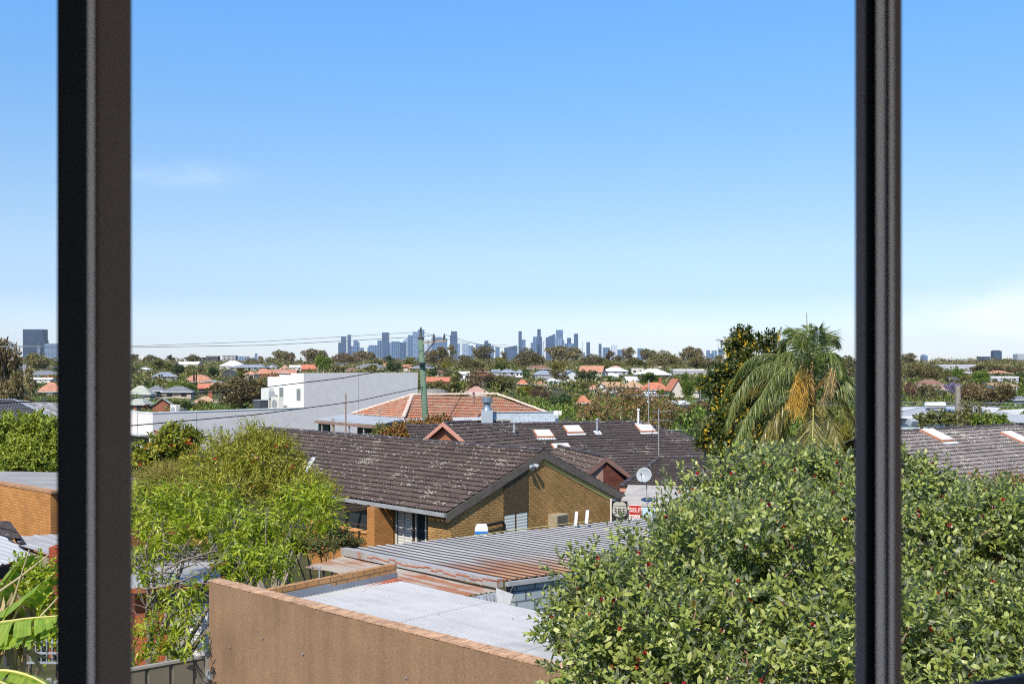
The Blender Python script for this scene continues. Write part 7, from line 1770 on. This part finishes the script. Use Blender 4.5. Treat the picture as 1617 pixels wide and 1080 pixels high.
# ================================================================ the city on the horizon
FA = {'a': facade('tower_glass_blue', (.13, .19, .28), (.04, .075, .14), 20, 14, .7, .7), 'b': facade('tower_glass_dark', (.055, .085, .135), (.03, .055, .10), 18, 12, .75, .7), 'c': facade('tower_grey', (.30, .35, .41), (.11, .16, .23), 16, 14, .55, .6), 'd': facade('tower_pale', (.52, .54, .56), (.22, .28, .34), 16, 12, .5, .55), 'e': facade('tower_mid', (.18, .25, .34), (.07, .11, .18), 24, 12, .6, .6)}
FN = {'n': facade('near_tower_dark', (.05, .075, .115), (.022, .038, .065), 4, 3.4, .75, .62), 'm': facade('near_tower_pale', (.42, .42, .43), (.12, .14, .17), 4, 3.2, .55, .5), 'l': facade('near_tower_blue', (.17, .23, .31), (.08, .12, .18), 4, 3.4, .7, .6)}
def tower(x0, x1, top, fac, label, steps=None, Y=10000, shape='box', base=581.5, name='tower', cat='tower', mats=FA, group='city towers on the horizon', crown=None):
    k = Y/F; w = (x1-x0)*k; cx = ((x0+x1)/2-CX)*k; zt = CAMZ-(top-HZ)*k; zb = CAMZ-(base-HZ)*k-6
    mb = MB(); d = min(w, 70*Y/10000+10)
    def bx(a, b, z0, z1, dd=d, y=0):
        mb.box((a-CX)*k, (b-CX)*k, Y+y, Y+y+dd, z0, z1)
    if shape == 'round': mb.lathe((cx, Y+w/2, zb), [(w/2, 0), (w/2, zt-zb-w*.08), (w*.42, zt-zb)], 20)
    elif shape == 'taper': mb.prism([Vector(((x0-CX)*k, Y, zb)), Vector(((x1-CX)*k, Y, zb)), Vector(((x1-w/k*.06-CX)*k, Y, zt)), Vector(((x0+w/k*.3-CX)*k, Y, zt-(zt-zb)*.12))], Vector((0, d, 0)))
    elif shape == 'slant': mb.prism([Vector(((x0-CX)*k, Y, zb)), Vector(((x1-CX)*k, Y, zb)), Vector(((x1-CX)*k, Y, zt)), Vector(((x0-CX)*k, Y, zt-(zt-zb)*.12))], Vector((0, d, 0)))
    else: bx(x0, x1, zb, zt)
    for a, b, tp in (steps or []): bx(a, b, zb, CAMZ-(tp-HZ)*k, d*.8, d*.1-(3 if b-a > x1-x0 else -3))
    o = mb.build(name, mats[fac]); tag(o, label, cat, group)
    if crown:
        pass
    return o
TW = [
 (538.5, 546, 531.3, 'b', 'dark topped twin tower, first at the isolated end of the skyline', [(534, 546, 541)]), (548.6, 553.8, 528.6, 'b', 'thin taller partner of the first twin tower'), (558, 564.5, 537.3, 'a', 'short stepped tower right after the twin pair', [(553.8, 558.4, 546.6), (564.5, 567, 540)]), (568, 574, 549, 'a', 'low block in the gap after the twin towers'),
 (582, 595.5, 545, 'a', 'broad low block opening the main cluster', [(580, 582.3, 548)]), (595.5, 602.3, 537.3, 'a', 'rounded shoulder tower touching the square topped one', None, 10300, 'round'), (603, 613.6, 525, 'b', 'square topped dark tower rising alone above its neighbours', None, 9800), (614, 620.5, 540.5, 'e', 'plain tower behind the square topped one', None, 10500), (618, 630, 539, 'a', 'wide flat topped tower in mid cluster', None, 10100), (631, 640, 540.5, 'b', 'dark tower before the curved pair', None, 9800), (636.5, 645, 532, 'c', 'pale curved tower with slanting top', None, 10200, 'slant'), (644, 651, 529, 'a', 'bluish tower between the curved and the tall ones', None, 10000), (651.5, 660, 524, 'e', 'tall tower beside the pole with lighter face', None, 10000), (660, 669.5, 520.5, 'a', 'tallest skyline tower directly behind the pole top', None, 10300),
 (669, 677, 536, 'd', 'pale banded tower under the crossarm brace', None, 9700, 'round'), (677, 681.5, 543, 'c', 'small pale tower below the crossarm', None, 9700), (681, 699, 534, 'a', 'wide tower with curved shoulder under the crossarm', [(683, 697, 532.8)]), (699, 706, 535, 'a', 'tower below the outer crossarm insulator'), (712, 721.5, 523, 'b', 'lone dark blue tower just beyond the crossarm', [(710.5, 722, 529)]), (722, 726.6, 542, 'e', 'low annex at the foot of the lone dark blue tower'),
 (729, 739.5, 542.6, 'c', 'grey low tower after the lone dark blue one'), (739.5, 747, 545.5, 'e', 'flat low tower paired with the grey one'), (751, 762, 544, 'a', 'low flat block behind dark gum'), (765, 771, 538, 'b', 'low tower with tiny roof plant and crane', [(764, 775, 542)]), (775, 780, 546, 'a', 'small end block of the low cluster'), (782, 789, 548, 'a', 'small block before the slanting roofline'),
 (796, 817, 545, 'b', 'long slanting roofed block beneath the needle tower', None, 9600, 'slant'), (818.7, 824, 523, 'b', 'needle thin tower beside the long slanting block'), (824, 830, 536.4, 'a', 'shoulder tower hugging the needle'), (838, 842, 541, 'a', 'short block before the stepped spire tower'), (841.7, 848.5, 531.7, 'a', 'flank of the stepped spire tower', None, 10100), (848.4, 854, 519.8, 'b', 'stepped spire tower, highest of the far cluster', [(847, 856, 532)], 10200), (856, 860, 535.5, 'd', 'bright faceted tower with white glint', None, 9700, 'slant'),
 (862, 877, 526.7, 'b', 'dark tower with sloping roof edge', None, 10000, 'slant'), (876, 887.5, 533.4, 'e', 'plain block in front of the round shouldered tower', None, 9700), (878.3, 889, 521, 'a', 'tall round shouldered tower of the far cluster', [(887, 891, 537)], 10300), (892, 907, 542, 'a', 'low podium block under the ring topped tower', None, 9800), (895.6, 902, 533.4, 'b', 'ring topped tower on the low podium', None, 10000, 'round'), (906.5, 913, 527, 'b', 'slim dark tower closing the far cluster'),
 (918, 924, 557, 'e', 'little block at the foot of the thin mast'), (926, 932, 540, 'b', 'round topped slim tower standing alone', None, 10000, 'round'), (945.6, 950, 543, 'b', 'thinner slim tower standing alone further on'), (952.5, 963, 548.7, 'a', 'blocky low tower beside the pale crowned one'), (966, 975, 545, 'd', 'pale crowned tower with white top edge', None, 9700), (975, 985, 552, 'a', 'low block trailing the pale crowned tower'), (1007.5, 1016, 550, 'a', 'small distant block above the long wood'),
 (1116, 1121, 553, 'a', 'small tower at the start of the mast group'), (1121, 1126, 558, 'a', 'low block in the mast group'), (1125, 1132.5, 553.5, 'e', 'middle block of the mast group'), (1135.5, 1141, 550, 'a', 'taller block right behind the floodlight mast'),
 (376.4, 391, 562.5, 'e', 'small blue block far off above white hip roof'), (396, 402, 565, 'a', 'tiny low block beside small blue spire'), (402.5, 405.8, 558, 'a', 'small blue spire block above orange roofs'),
 (1456.6, 1465, 561.5, 'a', 'lone blue tower just past the thinner bar', [(1458.5, 1462.5, 560)]),
]
for r in TW:
    x0, x1, tp, fc, lab = r[:5]; st = r[5] if len(r) > 5 else None; Y = r[6] if len(r) > 6 else 10000; sh = r[7] if len(r) > 7 else 'box'
    tower(x0, x1, tp, fc, lab, st, Y, sh)
g2 = 'nearer apartment towers'
tower(36, 68, 520, 'n', 'tall dark blue glass tower rising at the far window edge', [(36.5, 55, 520.8)], 3000, base=583, mats=FN, group=g2)
tower(57, 70.5, 536.7, 'n', 'dark stepped annex against the tall dark glass tower', None, 2950, base=583, mats=FN, group=g2)
tower(70, 95, 542.5, 'l', 'wide lower blue tower next to the tall dark glass tower', [(57.5, 62, 545)], 2900, base=583, mats=FN, group=g2)
tower(1549, 1564, 563, 'n', 'square dark blue tower on the hazy edge', None, 4000, base=582, mats=FN, group=g2)
tower(1570, 1582, 554, 'n', 'tallest dark tower of the edge group', [(1571.5, 1580.5, 553)], 4000, base=582, mats=FN, group=g2)
tower(1582, 1606, 568, 'n', 'long low dark block linking the edge towers', [(1590, 1600, 567)], 4100, base=582, mats=FN, group=g2)
tower(1607, 1626, 559, 'm', 'pale apartment tower cut by the window edge', None, 3800, base=582, mats=FN, group=g2)
tower(1564, 1569.6, 569.6, 'm', 'short whitish block between the dark edge towers', None, 3900, base=582, mats=FN, group=g2)
def masts():
    Y = 9000; k = Y/F
    t = thing('floodlight_mast', P(1134, 582, Y), 'stadium floodlight mast with flat head on a thin pole', 'floodlight mast')
    mb = MB(); mb.tube([P(1134, 581, Y), P(1134, 537, Y)], 4.2, 8, 2.6); mb.build('pole', W['grey'], t)
    mb = MB(); a = P(1130.4, 537, Y); mb.box(a.x, a.x+7.4*k, Y-3, Y+3, a.z-1.0*k, a.z+1.6*k); mb.build('lamp_head', W['grey'], t)
    mb = MB(); mb.tube([P(920, 581, Y), P(920, 539, Y)], 3.6, 8, 2.2); tag(mb.build('antenna_mast', FA['c']), 'thin mast beside the slim dark tower', 'mast')
    Y = 4000; t = thing('tower_crane', P(1603, 572, Y), 'tower crane with raised jib on the long low dark block', 'crane')
    mb = MB(); mb.tube([P(1602, 582, Y), P(1602.3, 564, Y)], 1.4, 6); mb.build('tower_mast', M['midgrey'], t)
    mb = MB(); mb.tube([P(1600.6, 566.5, Y), P(1602.3, 564.5, Y), P(1606.6, 555, Y)], 1.3, 6, .7); mb.build('jib', M['midgrey'], t)
masts()
